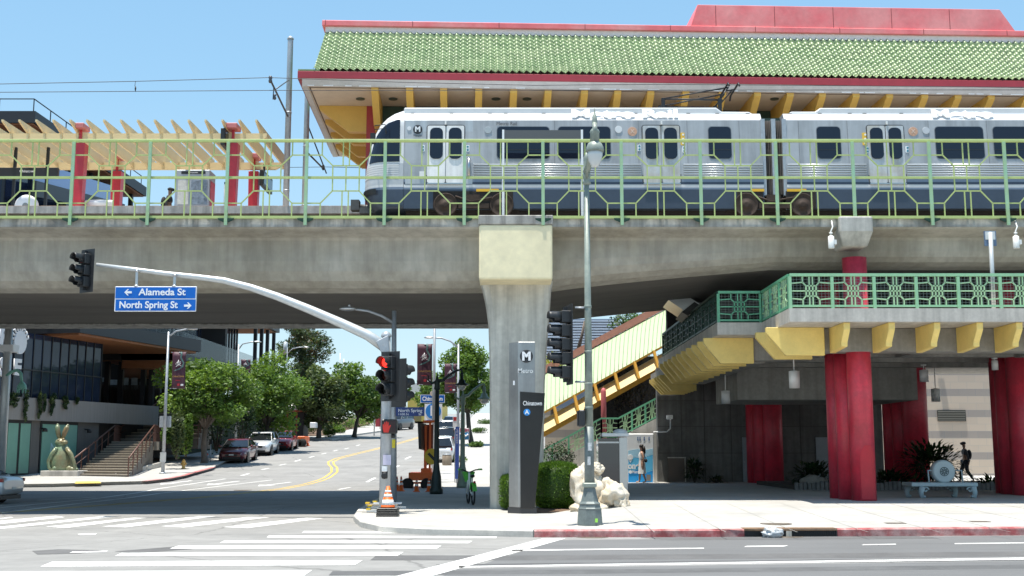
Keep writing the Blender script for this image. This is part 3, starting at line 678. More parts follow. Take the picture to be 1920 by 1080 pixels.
# bellows
b = MB(); n_ = 12
for i in range(n_):
    x0, x1 = lerp(tx(1432), tx(1473), i/n_), lerp(tx(1432), tx(1473), (i+1)/n_); xm = (x0+x1)/2
    if i in (5, 6): continue
    for s_ in (-1, 1):
        b.add([(x0, YCT+s_*1.1, Z['sk']+.5), (x0, YCT+s_*1.1, Z['wt']), (xm, YCT+s_*1.24, Z['wt']), (xm, YCT+s_*1.24, Z['sk']+.5), (x1, YCT+s_*1.1, Z['sk']+.5), (x1, YCT+s_*1.1, Z['wt'])], [(0, 1, 2, 3), (3, 2, 5, 4)])
b.box(tx(1434), tx(1471), YCT-1.0, YCT+1.0, Z['sk']+.3, Z['wt']-.02)
b.build('bellows', M('bellows_fabric', (.24, .215, .20), .8, var=.2, sc=6), train)
b = MB()
for u in (1432.5, 1452.5, 1472.5): b.box(tx(u)-.07, tx(u)+.07, YT+.03, YT+.3, Z['sk']+.45, Z['wt']+.03)
b.build('bellows_frame', GALV, train)
b = MB(); b.box(tx(1432), tx(1472), YCT-.8, YCT+.8, Z['wt'], Z['wt']+.2); b.build('bellows_roof', M('dark_green_rubber', (.02, .05, .04), .8), train)
# underframe, bogies
for ub in (888, 1452, 2015):
    bo = MB(); x = tx(ub, 395)
    bo.box(x-1.5, x+1.5, YT+.25, YT+.45, 9.5, 9.85); bo.box(x-.35, x+.35, YT+.18, YT+.4, 9.55, 10.0); bo.box(x-1.2, x+1.2, YT+.5, YCT+.8, 9.4, 10.1)
    bo.tube([(x-.9, YT+.2, 9.95), (x-.3, YT+.2, 9.7), (x+.5, YT+.2, 9.75), (x+1.1, YT+.2, 10.0)], .035, 6)
    for s_ in (-.5, .5): bo.lathe((x+s_, YT+.3, 9.75), [(.13, 0), (.13, .1), (.1, .12), (.1, .3), (.13, .32)], 12, 0, (0, 0, 1))
    bg = bo.build('bogie', UND, train)
    for s_ in (-.92, .92):
        b = MB(); b.lathe((x+s_, YT+.42, 9.3+.37), [(.1, .0), (.16, -.02), (.17, -.1), (.2, -.11), (.33, -.09), (.37, -.11), (.37, .03), (.41, .04), (.41, .08)], 28, 0, (0, 1, 0)); b.build('wheel', RUST, bg)
b = MB(); b.box(tx(760), tx(1431), YT+.35, YCT+1, 9.42, Z['sk']+.3); b.box(tx(1474), tx(2210), YT+.35, YCT+1, 9.42, Z['sk']+.3); b.build('underframe', UND, train)
# dark openings over the bogies
for u0, u1 in ((812, 962), (1382, 1431), (1474, 1530), (1945, 2085)):
    x0, x1 = tx(u0, 375), tx(u1, 375); b = MB(); b.box(x0, x1, YT-.006, YT+.02, Z['sk']-.01, tz(358.5)); b.build('bogie_opening', UND, train)
for ub in (888, 1452, 2015):   # wheels seen through the opening
    x = tx(ub, 395)
    for s_ in (-.92, .92):
        b = MB(); b.lathe((x+s_, YT-.02, 9.67), [(.05, -.05), (.12, -.05), (.13, -.02), (.33, -.01), (.36, -.03), (.39, -.03), (.39, .02)], 28, 0, (0, 1, 0)); b.build('wheel_face', RUST, train)
    b = MB(); b.box(x-.5, x+.5, YT-.05, YT-.01, 9.55, 9.72); b.box(x-.25, x+.2, YT-.06, YT-.01, 9.72, 10.0); b.tube([(x-.6, YT-.04, 9.95), (x-.1, YT-.04, 9.78), (x+.6, YT-.04, 9.9)], .03, 6); b.build('axle_box', RUST, train)
b = MB(); c_ = P(666, 388, YCT); b.box(c_.x-.12, c_.x+.16, YCT-.25, YCT+.15, c_.z-.15, c_.z+.2); b.tube([(c_.x+.1, YCT, c_.z), (c_.x+.75, YCT, c_.z-.05)], .1, 8); b.box(c_.x+.2, c_.x+.7, YCT-.4, YCT+.4, c_.z-.3, c_.z-.1); b.build('coupler', M('coupler_grey', (.12, .12, .12), .6, .5, var=.2), train)
# pantograph
b = MB(); ya, yb = YCT-.45, YCT+.45
for y in (ya, yb):
    b.tube([Vector((P(1237, 193, YCT).x, y, P(1237, 193, YCT).z)), Vector((P(1362, 170, YCT).x, lerp(y, YCT, .2), P(1362, 170, YCT).z))], .025, 6)
    b.tube([Vector((P(1362, 170, YCT).x, lerp(y, YCT, .2), P(1362, 170, YCT).z)), Vector((P(1345, 193, YCT).x, y, P(1345, 193, YCT).z))], .025, 6)
    b.tube([Vector((P(1240, 193, YCT).x, y, P(1240, 193, YCT).z)), Vector((P(1350, 195, YCT).x, y, P(1350, 195, YCT).z))], .03, 6)
    for u in (1240, 1345): b.box(P(u, 196, YCT).x-.06, P(u, 196, YCT).x+.06, y-.06, y+.06, Z['top']-.05, P(u, 192, YCT).z)
for u in (1358, 1377): b.tube([Vector((P(u, 169, YCT).x, YCT-.85, P(u, 169, YCT).z-.12)), Vector((P(u, 168, YCT).x, YCT-.7, P(u, 168, YCT).z)), Vector((P(u, 168, YCT).x, YCT+.7, P(u, 168, YCT).z)), Vector((P(u, 169, YCT).x, YCT+.85, P(u, 169, YCT).z-.12))], .035, 6)
b.tube([P(1362, 170, YCT), P(1377, 168, YCT)], .03, 6); b.tube([P(1372, 170, YCT), P(1352, 193, YCT)], .025, 6); b.tube([P(1310, 181, YCT-.3), P(1310, 181, YCT+.3)], .02, 6)
b.build('pantograph', BLACKM, train)
# ------------------------------------------------------------------ station canopy
ANG = R(2.4)
YE = 39.5; pe = P(560, 133, YE)
can = thing('station_canopy', 'pagoda style station canopy with green glazed tiles and red ridge', 'station roof', (pe.x, YE, 10.2))
RM = Matrix.Translation((pe.x, YE, 0)) @ Matrix.Rotation(ANG, 4, 'Z')
LX = 36.0                                   # canopy length along its own x (0 = the near west corner)
cz = lambda v, Y=YE: P(960, v, Y).z
zE = cz(131); zF0, zF1, zG = cz(133.5), cz(146.5), cz(157)
TILE = M('green_glazed_tile', (.235, .325, .155), .33, var=.2, sc=2.2, spec=.5, hue2=(.29, .365, .19))
YR = 2.35; zR = P(960, 59, YE+YR).z
NR = 13
def slope(t):                               # t 0 eave .. 1 ridge -> (y, z)
    return Vector((0, YR*(1-(1-t)**1.0)*1.0, zE+(zR-zE)*(t**1.35*.6+t*.4)))
rows = []; pitch = .253; nx_ = int((LX)/pitch)*6
def inset(t): return .5+.13*t
for r in range(NR):
    for tt, lift in ((r/NR, .055), ((r+.93)/NR, .012), ((r+1)/NR-1e-4, .0)):
        p = slope(min(1, tt)); row = []
        x0 = inset(tt)
        for i in range(nx_+1):
            x = i/6*pitch; x = max(x, x0)
            ph = (x/pitch) % 1
            wv = .048*math.sin(2*math.pi*ph)+.014*math.sin(4*math.pi*ph)
            jit = .012*noise.noise((x*1.7, r*3.1, 0))
            row.append(Vector((x, p.y-.5*(lift+wv)-jit, p.z+.75*(lift+wv)+jit)))
        rows.append(row)
b = MB(); b.grid(rows); b.xf(RM); b.build('tiled_roof', TILE, can, weld=False)
b = MB(); b.box(-.02, .75, -.03, 10.6, zE-.03, zE+.02); b.xf(RM); b.build('eave_tile_edge', TILE, can)
# roof core under the tiles, hip end
b = MB(); e0, e1 = slope(0), slope(1)
ep = [Vector((inset(k/6)+.02, slope(k/6).y+.06, slope(k/6).z-.03)) for k in range(7)]
bk = [Vector((p.x, 10.6-p.y, p.z)) for p in ep]
b.add(ep+bk, [(i, i+1, len(ep)+i+1, len(ep)+i) for i in range(len(ep)-1)])
b.add([e0+Vector((LX, 0, 0)), e1+Vector((LX, 0, 0)), Vector((LX, 10.6-YR, zR)), Vector((LX, 10.6, zE))], [(0, 1, 2, 3)])
rb = [[Vector((x, 10.6-slope(k/6).y, slope(k/6).z)) for k in range(7)] for x in (0.6, LX)]; b.grid(rb)
b.xf(RM); b.build('hip_end', TILE, can, weld=False)
b = MB()
for k in range(28):
    t0 = k/28; p = slope(t0); 
b = MB(); b.box(-.03, LX, -.04, .1, zF1, zF0); b.box(-.03, .1, .1, 10.6, zF1, zF0); b.box(-.03, LX, 10.5, 10.64, zF1, zF0); b.xf(RM); b.build('eave_fascia', REDF, can, bevel=.01)
# gutter board
GUT = M('eave_gutter', (.55, .555, .56), .6, var=.12, sc=3)
b = MB(); b.prism([(.12, .0, zF1-.003), (.12, .16, zF1-.003), (.12, .3, zG), (.12, .22, zG)], (LX-.15, 0, 0)); b.box(.08, .28, .3, 10.3, zG, zF1-.004); b.xf(RM); b.build('eave_gutter', GUT, can)
b = MB(); x = .3
rr = random.Random(3)
while x < LX-.5:
    l_ = rr.uniform(.15, .5)
    if rr.random() < .62: b.box(x, x+l_, .19, .215, zG-.005, zG+.035+rr.random()*.03)
    x += l_+rr.uniform(.03, .5)
b.xf(RM); b.build('gutter_flaking', SWHITE, can)
# soffit
b = MB(); b.box(.2, LX, .3, 10.3, zG+.02, zG+.12)
b.xf(RM); b.build('soffit', SOFF, can)
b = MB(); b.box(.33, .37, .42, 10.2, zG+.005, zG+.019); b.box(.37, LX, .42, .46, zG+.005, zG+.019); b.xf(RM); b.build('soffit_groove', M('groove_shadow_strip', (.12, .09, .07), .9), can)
# ridge box
def rx(u, v): return P(u, v, 41.8).x-pe.x
zc0, zc1 = P(960, 58, YE+YR).z, P(960, 48, YE+YR-.1).z; zc2 = P(960, 31, YE+YR-.45).z
b = MB(); b.box(.62, LX, YR-.02, 10.6-YR, zc0-.05, zc1); b.xf(RM); b.build('ridge_band', M('ridge_band_pale', (.82, .74, .70), .6, var=.08), can)
b = MB(); b.box(.5, LX, YR-.14, 10.9-YR, zc1+.002, zc2); b.xf(RM); b.build('ridge_cap', REDC, can, bevel=.02)
xq = [P(u, 25, 41.6).x-pe.x for u in (1306, 1320, 1888, 1912)]
zq0, zq1 = zc2+.002, P(1306, 10, YE+YR+.6).z
b = MB(); b.prism([(xq[0], YR-.1, zq0), (xq[3]+.5, YR-.1, zq0), (xq[2]+.42, YR-.1, zq1), (xq[1], YR-.1, zq1)], (0, 5.5, 0)); b.xf(RM); b.build('ridge_crown', REDC, can, bevel=.015)
SEAM = M('seam_dark', (.30, .06, .06), .7)
for k in range(11): x = .62+k*3.3; b = MB(); b.box(x, x+.02, YR-.148, YR-.1, zc1+.01, zc2-.01); b.xf(RM); b.build('panel_seam', SEAM, can)
for k in range(5):
    x = lerp(xq[1], xq[2], (k+.3)/5); b = MB(); b.box(x, x+.02, YR-.108, YR-.05, zq0+.01, zq1-.03); b.xf(RM); b.build('panel_seam', SEAM, can)
# core wall (red) and brackets
xc = P(692, 215, 42.1).x-pe.x
b = MB(); b.box(xc, LX, 2.65, 8.0, 10.0, zG+.02); b.xf(RM); b.build('core_wall', M('core_wall_red', (.40, .045, .05), .5, var=.1), can)
b = MB(); b.box(xc+.6, LX, 2.62, 2.649, 10.0, zG+.01); b.xf(RM); b.build('core_band', M('core_dark_green', (.03, .07, .05), .6), can)
us = [702, 767, 831, 897, 963, 1028, 1097, 1160, 1223, 1290, 1360, 1427, 1490, 1552, 1617, 1682, 1750, 1815, 1880, 1950]
for u in us:
    b = MB(); px = P(u, 160, YE+.4)
    lx = ((RM.inverted() @ Vector((px.x, YE+.4+(px.x-pe.x)*math.tan(ANG), 0)))).x
    b.prism([(lx-.12, .34, zG+.018), (lx-.12, .34, zG-.12), (lx-.12, 1.75, zG-1.0), (lx-.12, 2.64, zG-1.05), (lx-.12, 2.64, zG+.018)], (.25, 0, 0)); b.xf(RM); b.build('bracket', YELD, can)
for yb in (2.66, 4.5, 6.35, 8.2):
    b = MB(); b.prism([(.42, yb, zG+.018), (.42, yb, zG-.1), (1.55, yb, zG-.98), (xc+(.6 if yb > 8 else -.002), yb, zG-.98), (xc+(.6 if yb > 8 else -.002), yb, zG+.018)], (0, .3, 0)); b.xf(RM); b.build('bracket', YELD, can)
for u, v in ((677, 190), (738, 189), (930, 190), (988, 190), (1450, 190)):
    p = P(u, v, YE+2.0); b = MB(); b.lathe((p.x, YE+2.0-.2, zG-.0+.004), [(.16, -.02), (.17, .0), (.05, .0)], 16); b.build('downlight', M('downlight_dark', (.06, .08, .06), .5), can)
# ------------------------------------------------------------------ overhead wires and masts
WIRE = M('wire', (.06, .06, .065), .6, .3)
def mast(u, v0, v1, Y, rpx, label):
    p0, p1 = P(u[0], v0, Y), P(u[1], v1, Y); t = thing('catenary_mast', label, 'mast', (p1.x, Y, 10.22), 'overhead line masts')
    r = rpx/2150*Y*1.02; b = MB(); b.tube([(p1.x, Y, 10.1), (p1.x, Y, p0.z-.15), (p1.x, Y, p0.z-.08)], [r*1.05, r*.95, r*.9], 14); b.build('pole', GALV, t)
    b = MB(); b.lathe((p1.x, Y, p0.z-.09), [(r*1.1, 0), (r*1.1, .05), (r*.6, .12), (.02, .14)], 14); b.build('cap', GALV, t)
    b = MB(); b.lathe((p1.x, Y, p0.z-3), [(r*1.08, 0), (r*1.08, .06)], 14); b.lathe((p1.x, Y, 11.3), [(r*1.08, 0), (r*1.08, .06)], 14); b.build('band', GALV, t)
    return t, p1.x, Y
t1, mx1, my1 = mast((542, 536), 70, 384, 42.0, 5.6, 'tall grey steel overhead line mast rising beside the pergola end')
zt_, zb_t = P(505, 147, 38.1).z, P(505, 170, 38.1).z
b = MB(); a = P(507, 150, 38.1); c_ = Vector((mx1, my1-.1, P(536, 218, 41.9).z)); b.tube([c_, a], .035, 6); b.tube([(mx1, my1-.1, P(540, 150, 41.9).z), a.lerp(c_, .25)], .022, 6)
b.tube([a.lerp(c_, .18), P(512, 186, 38.3)], .02, 6); b.lathe(a-Vector((0, 0, .1)), [(.05, 0), (.07, .06), (.05, .12), (.07, .18), (.05, .24)], 10); q_ = P(515, 187, 38.4); b.lathe(q_, [(.03, 0), (.06, .06), (.03, .12), (.06, .18)], 8); b.build('cantilever_arm', M('arm_dark', (.10, .10, .11), .5, .5), t1)
t2, mx2, my2 = mast((577, 571), 140, 384, 44.6, 5.2, 'grey steel overhead line mast half hidden by the canopy corner')
b = MB(); b.tube([(mx2, my2+.1, P(575, 230, 44.6).z), P(612, 325, 47.3)], .03, 6); b.tube([(mx2, my2+.1, P(575, 283, 44.6).z), P(606, 316, 47.3)], .035, 6); q_ = P(606, 314, 47.3); b.lathe(q_, [(.03, -.12), (.07, -.06), (.04, 0), (.07, .06), (.03, .12)], 8); b.build('cantilever_arm', WIRE, t2)
wires = []
def wire(pts, label, r=.012):
    b = MB(); b.tube(pts, r, 5); tag(b.build('overhead_wire', WIRE), label, 'wire', 'overhead line wires')
wire([P(-60, 158.5, 38.1), P(0, 157.5, 38.1), P(255, 152.5, 38.1), P(505, 145.5, 38.1), P(760, 154.5, 38.1), P(1000, 160, 38.1), P(1240, 158, 38.1), P(1960, 164, 38.1)], 'upper sagging messenger wire strung over the near track')
wire([P(-60, 173.5, 38.1), P(0, 173, 38.1), P(505, 169.5, 38.1), P(1960, 168.5, 38.1)], 'lower straight contact wire strung over the near track')
wire([P(530, 314, 47.3), P(610, 313, 47.3), P(700, 315, 47.3)], 'higher thin wire seen beyond the platform over the far track'); wire([P(440, 331.5, 47.3), P(700, 331.5, 47.3)], 'lower thin wire seen beyond the platform over the far track')
b = MB(); b.tube([P(254, 152.6, 38.1), P(253, 160, 38.1), P(254, 172, 38.1)], .01, 5); b.lathe(P(254, 166, 38.1), [(.015, -.08), (.03, 0), (.015, .08)], 6); tag(b.build('wire_dropper', WIRE), 'short dropper joining the two wires above the pergola', 'wire')
# ------------------------------------------------------------------ pergola on the platform
per = thing('platform_pergola', 'cream slatted pergola on red posts over the open platform', 'pergola', (-14, 42.6, 10.22))
ZB0, ZB1 = P(960, 264, 40.5).z, P(960, 250, 40.5).z
XEND = P(528, 310, 44.75).x
for y, ue in ((40.5, None), (44.75, None)):
    b = MB(); xe = P(500, 256, 40.5).x if y < 42 else XEND; b.prism([(-40, y, ZB0), (xe-.25, y, ZB0), (xe, y, ZB0+.14), (xe, y, ZB1), (-40, y, ZB1)], (0, .16, 0)); b.build('beam', PCREAM, per)
xt = P(477, 224, 39.75)
sl = MB(); L0 = 39.75; zt0 = xt.z
sl.prism([(0, L0, zt0), (0, L0, zt0-.07), (0, 40.46, ZB1+.004), (0, 40.668, ZB1+.004), (0, 40.668, ZB0+.12), (0, 44.74, ZB0+.12), (0, 44.74, ZB1+.004), (0, 45.6, ZB1+.004), (0, 45.6, zt0)], (.07, 0, 0))
s0 = sl.build('slat', PCREAM)
for i in range(36):
    o = s0 if i == 0 else dup(s0)
    o.parent = per; o.matrix_parent_inverse = Matrix.Translation(-per.location); o.location = (xt.x+.03-i*.605, 0, 0)
clip = MB()
for i in range(36):
    x = xt.x+.03-i*.605; clip.box(x-.02, x+.09, 40.47, 40.499, ZB0-.01, ZB1+.001); clip.box(x-.02, x+.09, 44.72, 44.749, ZB0-.01, ZB1+.001)
clip.build('slat_clips', PCREAM, per)
PR = M('pergola_post_red', (.55, .035, .055), .4, var=.1)
for ub, vb, Y in ((151, 382, 40.58), (437, 380, 40.58), (222, 383, 44.83), (478, 383, 44.83)):
    x = P(ub, 300, Y).x; b = MB(); k0, k1 = .16, .2
    b.add([(x-k0, Y-k0, 10.2), (x+k0, Y-k0, 10.2), (x+k0, Y+k0, 10.2), (x-k0, Y+k0, 10.2), (x-k1, Y-k1, ZB0-.1), (x+k1, Y-k1, ZB0-.1), (x+k1, Y+k1, ZB0-.1), (x-k1, Y+k1, ZB0-.1)], [(0, 1, 5, 4), (1, 2, 6, 5), (2, 3, 7, 6), (3, 0, 4, 7), (4, 5, 6, 7)])
    b.box(x-.05, x+.05, Y-.14, Y-.085, ZB0-.1, ZB1+.12); b.build('post', PR, per, bevel=.015)
    b = MB(); b.box(x-.2, x+.2, Y-.4, Y+.25, ZB1+.12, ZB1+.31); b.build('post_cap', M('cap_pink', (.62, .2, .2), .5), per, bevel=.02)
# signs on the pergola and platform
for (u0, v0, u1, v1, Y, lab) in ((414, 240, 437, 288, 40.0, 'black arrival board hung under the pergola end beside the near red post'), (487, 318, 502, 358, 44.0, 'black arrival board fixed to the far red post of the pergola')):
    s_ = thing('arrival_board', lab, 'display', P((u0+u1)/2, v0, Y)); b = MB()
    x0, x1 = P(u0, v0, Y).x, P(u1, v1, Y).x; z0, z1 = P(u0, v1, Y+1.0).z, P(u0, v0, Y).z
    b.box(x0, x0+.16, Y, Y+1.7, z1-.62, z1); b.build('case', BLACK, s_, bevel=.01); b = MB(); b.box(x0+.161, x0+.168, Y+.08, Y+1.6, z1-.54, z1-.1); b.build('screen', GLASSD, s_); b = MB(); b.box(x0+.02, x0+.1, Y+.5, Y+.56, z1, z1+.35); b.build('hanger', BLACKM, s_)
st = thing('station_name_board', 'long black station name board reading Chinatown on black posts', 'sign', P(54, 322, 42.0))
b = MB(); pbox(b, -20, 314, 108, 331.5, 42.0, .18); b.build('board', BLACK, st, bevel=.01)
p = P(51, 321, 41.99); text('lettering', 'Chinatown', 5.2/50, p, SWHITE, st, wid=29/51.)
b = MB()
for u in (26, 87): x = P(u, 300, 42.1).x; b.box(x-.05, x+.05, 42.181, 42.27, 10.2, P(u, 275, 42.1).z)
b.build('post', BLACKM, st)
kz = thing('map_kiosk', 'grey steel platform map kiosk with two poster panels', 'kiosk', P(364, 383, 41.4))
x0, x1 = P(328, 350, 41.4).x, P(393, 350, 41.4).x; z1 = P(360, 318, 41.4).z
b = MB(); b.box(x0, x1, 41.4, 42.2, 10.2, z1); b.build('case', M('kiosk_grey', (.38, .41, .45), .45, .2, var=.1), kz, bevel=.03)
b = MB(); pbox(b, 340, 321, 385, 326, 41.385, .01); b.build('header', BLACK, kz); text('lettering', 'Chinatown', 3/52, P(362, 323.5, 41.38), SWHITE, kz)
b = MB(); pbox(b, 333, 338, 354, 383, 41.38, .015); b.build('timetable', M('poster_pale', (.62, .62, .58), .5, var=.2, sc=9), kz)
b = MB(); pbox(b, 358, 338, 388, 383, 41.38, .015); b.build('map_panel', M('poster_blue_grey', (.22, .27, .33), .4, var=.5, sc=12), kz)
b = MB(); x = x1; b.box(x+.002, x+.02, 41.5, 42.1, 10.4, z1-.4); b.build('side_panel', PR, kz)
vd = thing('ticket_validator', 'slim white ticket validator post beside the red pergola post', 'post', P(423, 383, 41.5)); b = MB(); pbox(b, 419.5, 343, 427, 386, 41.5, .25); b.build('body', WHITE, vd, bevel=.02); b = MB(); pbox(b, 420.5, 341, 425, 345, 41.48, .2); b.build('reader', BLACK, vd)
def drum(u, v, Y, r, lab, tilt=0):
    p = P(u, v, Y); t = thing('drum_stool', lab, 'seat', p); b = MB(); b.lathe((p.x, Y, p.z), [(.02, -.12), (r*.9, -.11), (r, -.06), (r, .06), (r*.9, .11), (.02, .12)], 32, 0, (0, -1, 0) if not tilt else (0, -.25, 1)); b.build('drum', SWHITE, t)
    b = MB()
    if not tilt:
        b.lathe((p.x, Y-.125, p.z), [(.09, 0), (.11, .0), (.11, .008), (.09, .008)], 16, 0, (0, -1, 0))
        for k in range(4): a = R(45*k); b.bar((p.x-.09*math.cos(a), Y-.127, p.z-.09*math.sin(a)), (p.x+.09*math.cos(a), Y-.127, p.z+.09*math.sin(a)), .012, .006, up=(0, 1, 0))
    else: b.lathe((p.x, Y, p.z+.12), [(.1, 0), (.1, .012)], 16)
    b.build('emblem', M('emblem_grey', (.25, .27, .27), .6), t); return t
drum(50, 387, 41.0, .42, 'upright white drum seat half hidden behind the platform edge'); drum(186, 381, 41.2, .5, 'flat white drum seat tipped on the platform behind the red post', 1)
# ------------------------------------------------------------------ trees, shrubs
LEAF = [leafmat('leaf_bright', (.165, .26, .05)), leafmat('leaf_mid', (.115, .20, .042)), leafmat('leaf_deep', (.075, .135, .034))]
LEAFB = [leafmat('leaf_olive', (.13, .17, .075)), leafmat('leaf_olive_mid', (.09, .125, .055)), leafmat('leaf_olive_deep', (.06, .09, .04))]
LEAFP = [leafmat('needle_green', (.075, .115, .05)), leafmat('needle_rust', (.17, .11, .06)), leafmat('needle_deep', (.04, .065, .035))]
LEAFK = [leafmat('dark_leaf', (.02, .045, .018)), leafmat('dark_leaf_mid', (.028, .06, .02)), leafmat('dark_leaf_deep', (.012, .028, .012))]
HEDGE = [leafmat('hedge_light', (.10, .19, .025)), leafmat('hedge_mid', (.075, .15, .022)), leafmat('hedge_deep', (.05, .105, .018))]
BARK = M('bark', (.17, .14, .115), .9, var=.25, sc=4, bump=.5, bsc=20)
BARKD = M('bark_dark', (.07, .06, .05), .9, var=.25, sc=4, bump=.5, bsc=20)
def leaves(clumps, n, size, rg, shell=.55, droop=.3, asp=.5, bias=(.34, .42, .24)):
    """clumps: (centre, (rx,ry,rz)); n leaves in all spread by volume"""
    b = MB(); wts = [c[1][0]*c[1][1]+c[1][0]*c[1][2] for c in clumps]; tot = sum(wts)
    for (c, r), wt in zip(clumps, wts):
        c = Vector(c); mi0 = rg.choices((0, 1, 2), bias)[0]
        for _ in range(int(n*wt/tot)):
            d = Vector((rg.gauss(0, 1), rg.gauss(0, 1), rg.gauss(0, 1))).normalized()
            k = shell+(1-shell)*rg.random()**.6 if rg.random() < .75 else rg.random()
            k *= 1+.3*noise.noise(d*2.2+c)
            p = c+Vector((d.x*r[0], d.y*r[1], d.z*r[2]))*k
            s_ = size*rg.uniform(.6, 1.35)
            u_ = Vector((rg.gauss(0, 1), rg.gauss(0, 1), rg.gauss(0, .5)-droop)).normalized()
            n_ = (d*.5+Vector((rg.gauss(0, .7), rg.gauss(0, .7), rg.gauss(.5, .6)))).normalized(); v_ = n_.cross(u_)
            if v_.length < .05: continue
            v_ = v_.normalized()*s_*asp
            u_ = u_*s_
            mi = mi0 if rg.random() < .72 else rg.choice((0, 1, 2))
            b.add([p-u_*.5, p+v_*.5, p+u_*.5, p-v_*.5], [(0, 1, 2, 3)], mi)
    return b
def tree(name, label, base, ht, crown, n, size, mats, seed, trunk_r=.2, bark=BARK, nclump=26, fork=.35, lean=(0, 0), group=None, flat=.8, cl=(.26, .4)):
    """crown: (centre, rx, ry, rz)"""
    rg = random.Random(seed); base = Vector(base); t = thing(name, label, 'tree', base, group)
    c, rx_, ry_, rz_ = crown; c = Vector(c); clumps = []
    for i in range(nclump):
        for _ in range(30):
            d = Vector((rg.uniform(-1, 1), rg.uniform(-1, 1), rg.uniform(-.9, 1)))
            if .25 < d.length < 1: break
        k = rg.uniform(*cl)
        clumps.append((c+Vector((d.x*rx_*(1-k*.3), d.y*ry_*(1-k*.3), d.z*rz_*(1-k*.35))), (rx_*k*1.3, ry_*k*1.3, rz_*k*flat*1.25)))
    b = MB(); fk = base.lerp(Vector((c.x, c.y, c.z-rz_*.6)), .8)+Vector((lean[0], lean[1], 0))
    b.tube([base-Vector((0, 0, .1)), base.lerp(fk, .12), base.lerp(fk, .5)+Vector((rg.uniform(-.08, .08), 0, 0)), fk], [trunk_r*1.4, trunk_r, trunk_r*.85, trunk_r*.7], 8)
    b.build('trunk', bark, t)
    b = MB()
    for cc, r in clumps:
        mid = fk.lerp(cc, .5)+Vector((0, 0, .12*(cc-fk).length)); b.tube([fk-Vector((0, 0, trunk_r)), mid, cc], [trunk_r*.5, trunk_r*.3, trunk_r*.08], 5)
    b.build('limbs', bark, t)
    leaves(clumps, n, size, rg).build('crown', mats, t, weld=False)
    return t
def ctree(u0, v0, u1, v1, Y, name, label, ub, vb, n, size, mats, seed, basef=W, **k):
    bs = basef(ub, vb) if vb else Vector((P(ub, 800, Y).x, Y, h(P(ub, 800, Y).x, Y)))
    if not Y: Y = bs.y
    bs = Vector((P(ub, vb or 820, Y).x, Y, bs.z if abs(bs.y-Y) < 3 else h(P(ub, 800, Y).x, Y)))
    a, b_ = P(u0, v0, Y), P(u1, v1, Y); c = (a+b_)/2
    return tree(name, label, bs, 0, (c, abs(b_.x-a.x)/2, abs(b_.x-a.x)/2*.9, abs(a.z-b_.z)/2), n, size, mats, seed, **k)
TG_ = 'leafy trees along the street'
ctree(300, 672, 475, 808, 0, 'street_tree', 'broad leafy street tree shading the pavement by the banner lamp post', 383, 868, 17000, .24, LEAF, 11, trunk_r=.19, nclump=44, group=TG_, cl=(.2, .32))
ctree(435, 660, 572, 812, 0, 'street_tree', 'bright green street tree rising behind the parked white car', 500, 845, 14000, .26, LEAF, 12, trunk_r=.18, bark=BARKD, nclump=40, group=TG_, cl=(.2, .32))
ctree(555, 690, 655, 806, 104, 'street_tree', 'greyish olive tree between the kiosk and the mulch bed', 597, 0, 8000, .36, LEAFB, 13, trunk_r=.25, bark=BARKD, nclump=34, group=TG_, cl=(.2, .34))
ctree(612, 682, 738, 790, 0, 'street_tree', 'round topped street tree standing on the far corner pavement', 664, 818, 10000, .34, LEAF[1:]+LEAF[:1], 14, trunk_r=.2, bark=BARKD, nclump=34, group=TG_, cl=(.2, .34))
ctree(826, 642, 925, 782, 92, 'street_tree', 'tall leafy tree rising behind the street banners beside the pier', 885, 0, 12000, .3, LEAF, 15, trunk_r=.22, bark=BARKD, nclump=40, group=TG_, cl=(.2, .34))
ctree(776, 700, 850, 772, 125, 'street_tree', 'distant dark tree showing between the signal pole and the banners', 820, 0, 4000, .4, LEAF[1:]+LEAF[:1], 16, trunk_r=.2, nclump=20, group=TG_)
ctree(728, 690, 775, 770, 140, 'street_tree', 'distant green tree behind the signal pole', 752, 0, 3000, .45, LEAF[1:]+LEAF[:1], 19, trunk_r=.2, nclump=16, group=TG_)
ctree(575, 690, 640, 770, 135, 'street_tree', 'distant tree filling the gap below the tall pine', 610, 0, 4000, .5, LEAFB, 26, trunk_r=.3, nclump=20, group=TG_)
ctree(470, 700, 560, 800, 120, 'street_tree', 'distant tree behind the bright street tree', 520, 0, 5000, .45, LEAFB, 27, trunk_r=.3, nclump=22, group=TG_)
ctree(655, 705, 735, 780, 150, 'street_tree', 'distant tree line closing the view behind the far corner', 700, 0, 4000, .5, LEAF[1:]+LEAF[:1], 28, trunk_r=.3, nclump=20, group=TG_)
# tall pine: whorls of drooping clumps
def pine():
    Y = 128; bs = Vector((P(562, 800, Y).x, Y, h(-20, Y))); t = thing('tall_pine', 'tall dark pine with rusty inner needles towering over the street trees', 'tree', bs)
    rg = random.Random(5); top = P(566, 596, Y); b = MB(); b.tube([bs, top], [.55, .12], 8); b.build('trunk', BARKD, t)
    cl = []
    for i in range(85):
        k = rg.random(); z = lerp(P(560, 735, Y).z, top.z, k); wd = lerp(4.6, 2.9, k)*rg.uniform(.75, 1.05)
        a = rg.uniform(0, 6.28); d = wd*rg.uniform(.2, .9)
        cl.append((Vector((bs.x+d*math.cos(a)+.2, Y+d*math.sin(a), z-.1*d)), (rg.uniform(.75, 1.2), rg.uniform(.75, 1.2), rg.uniform(.55, .95))))
    leaves(cl, 15000, .42, rg, .3, .5, .3, (.4, .22, .38)).build('crown', LEAFP, t, weld=False)
pine()
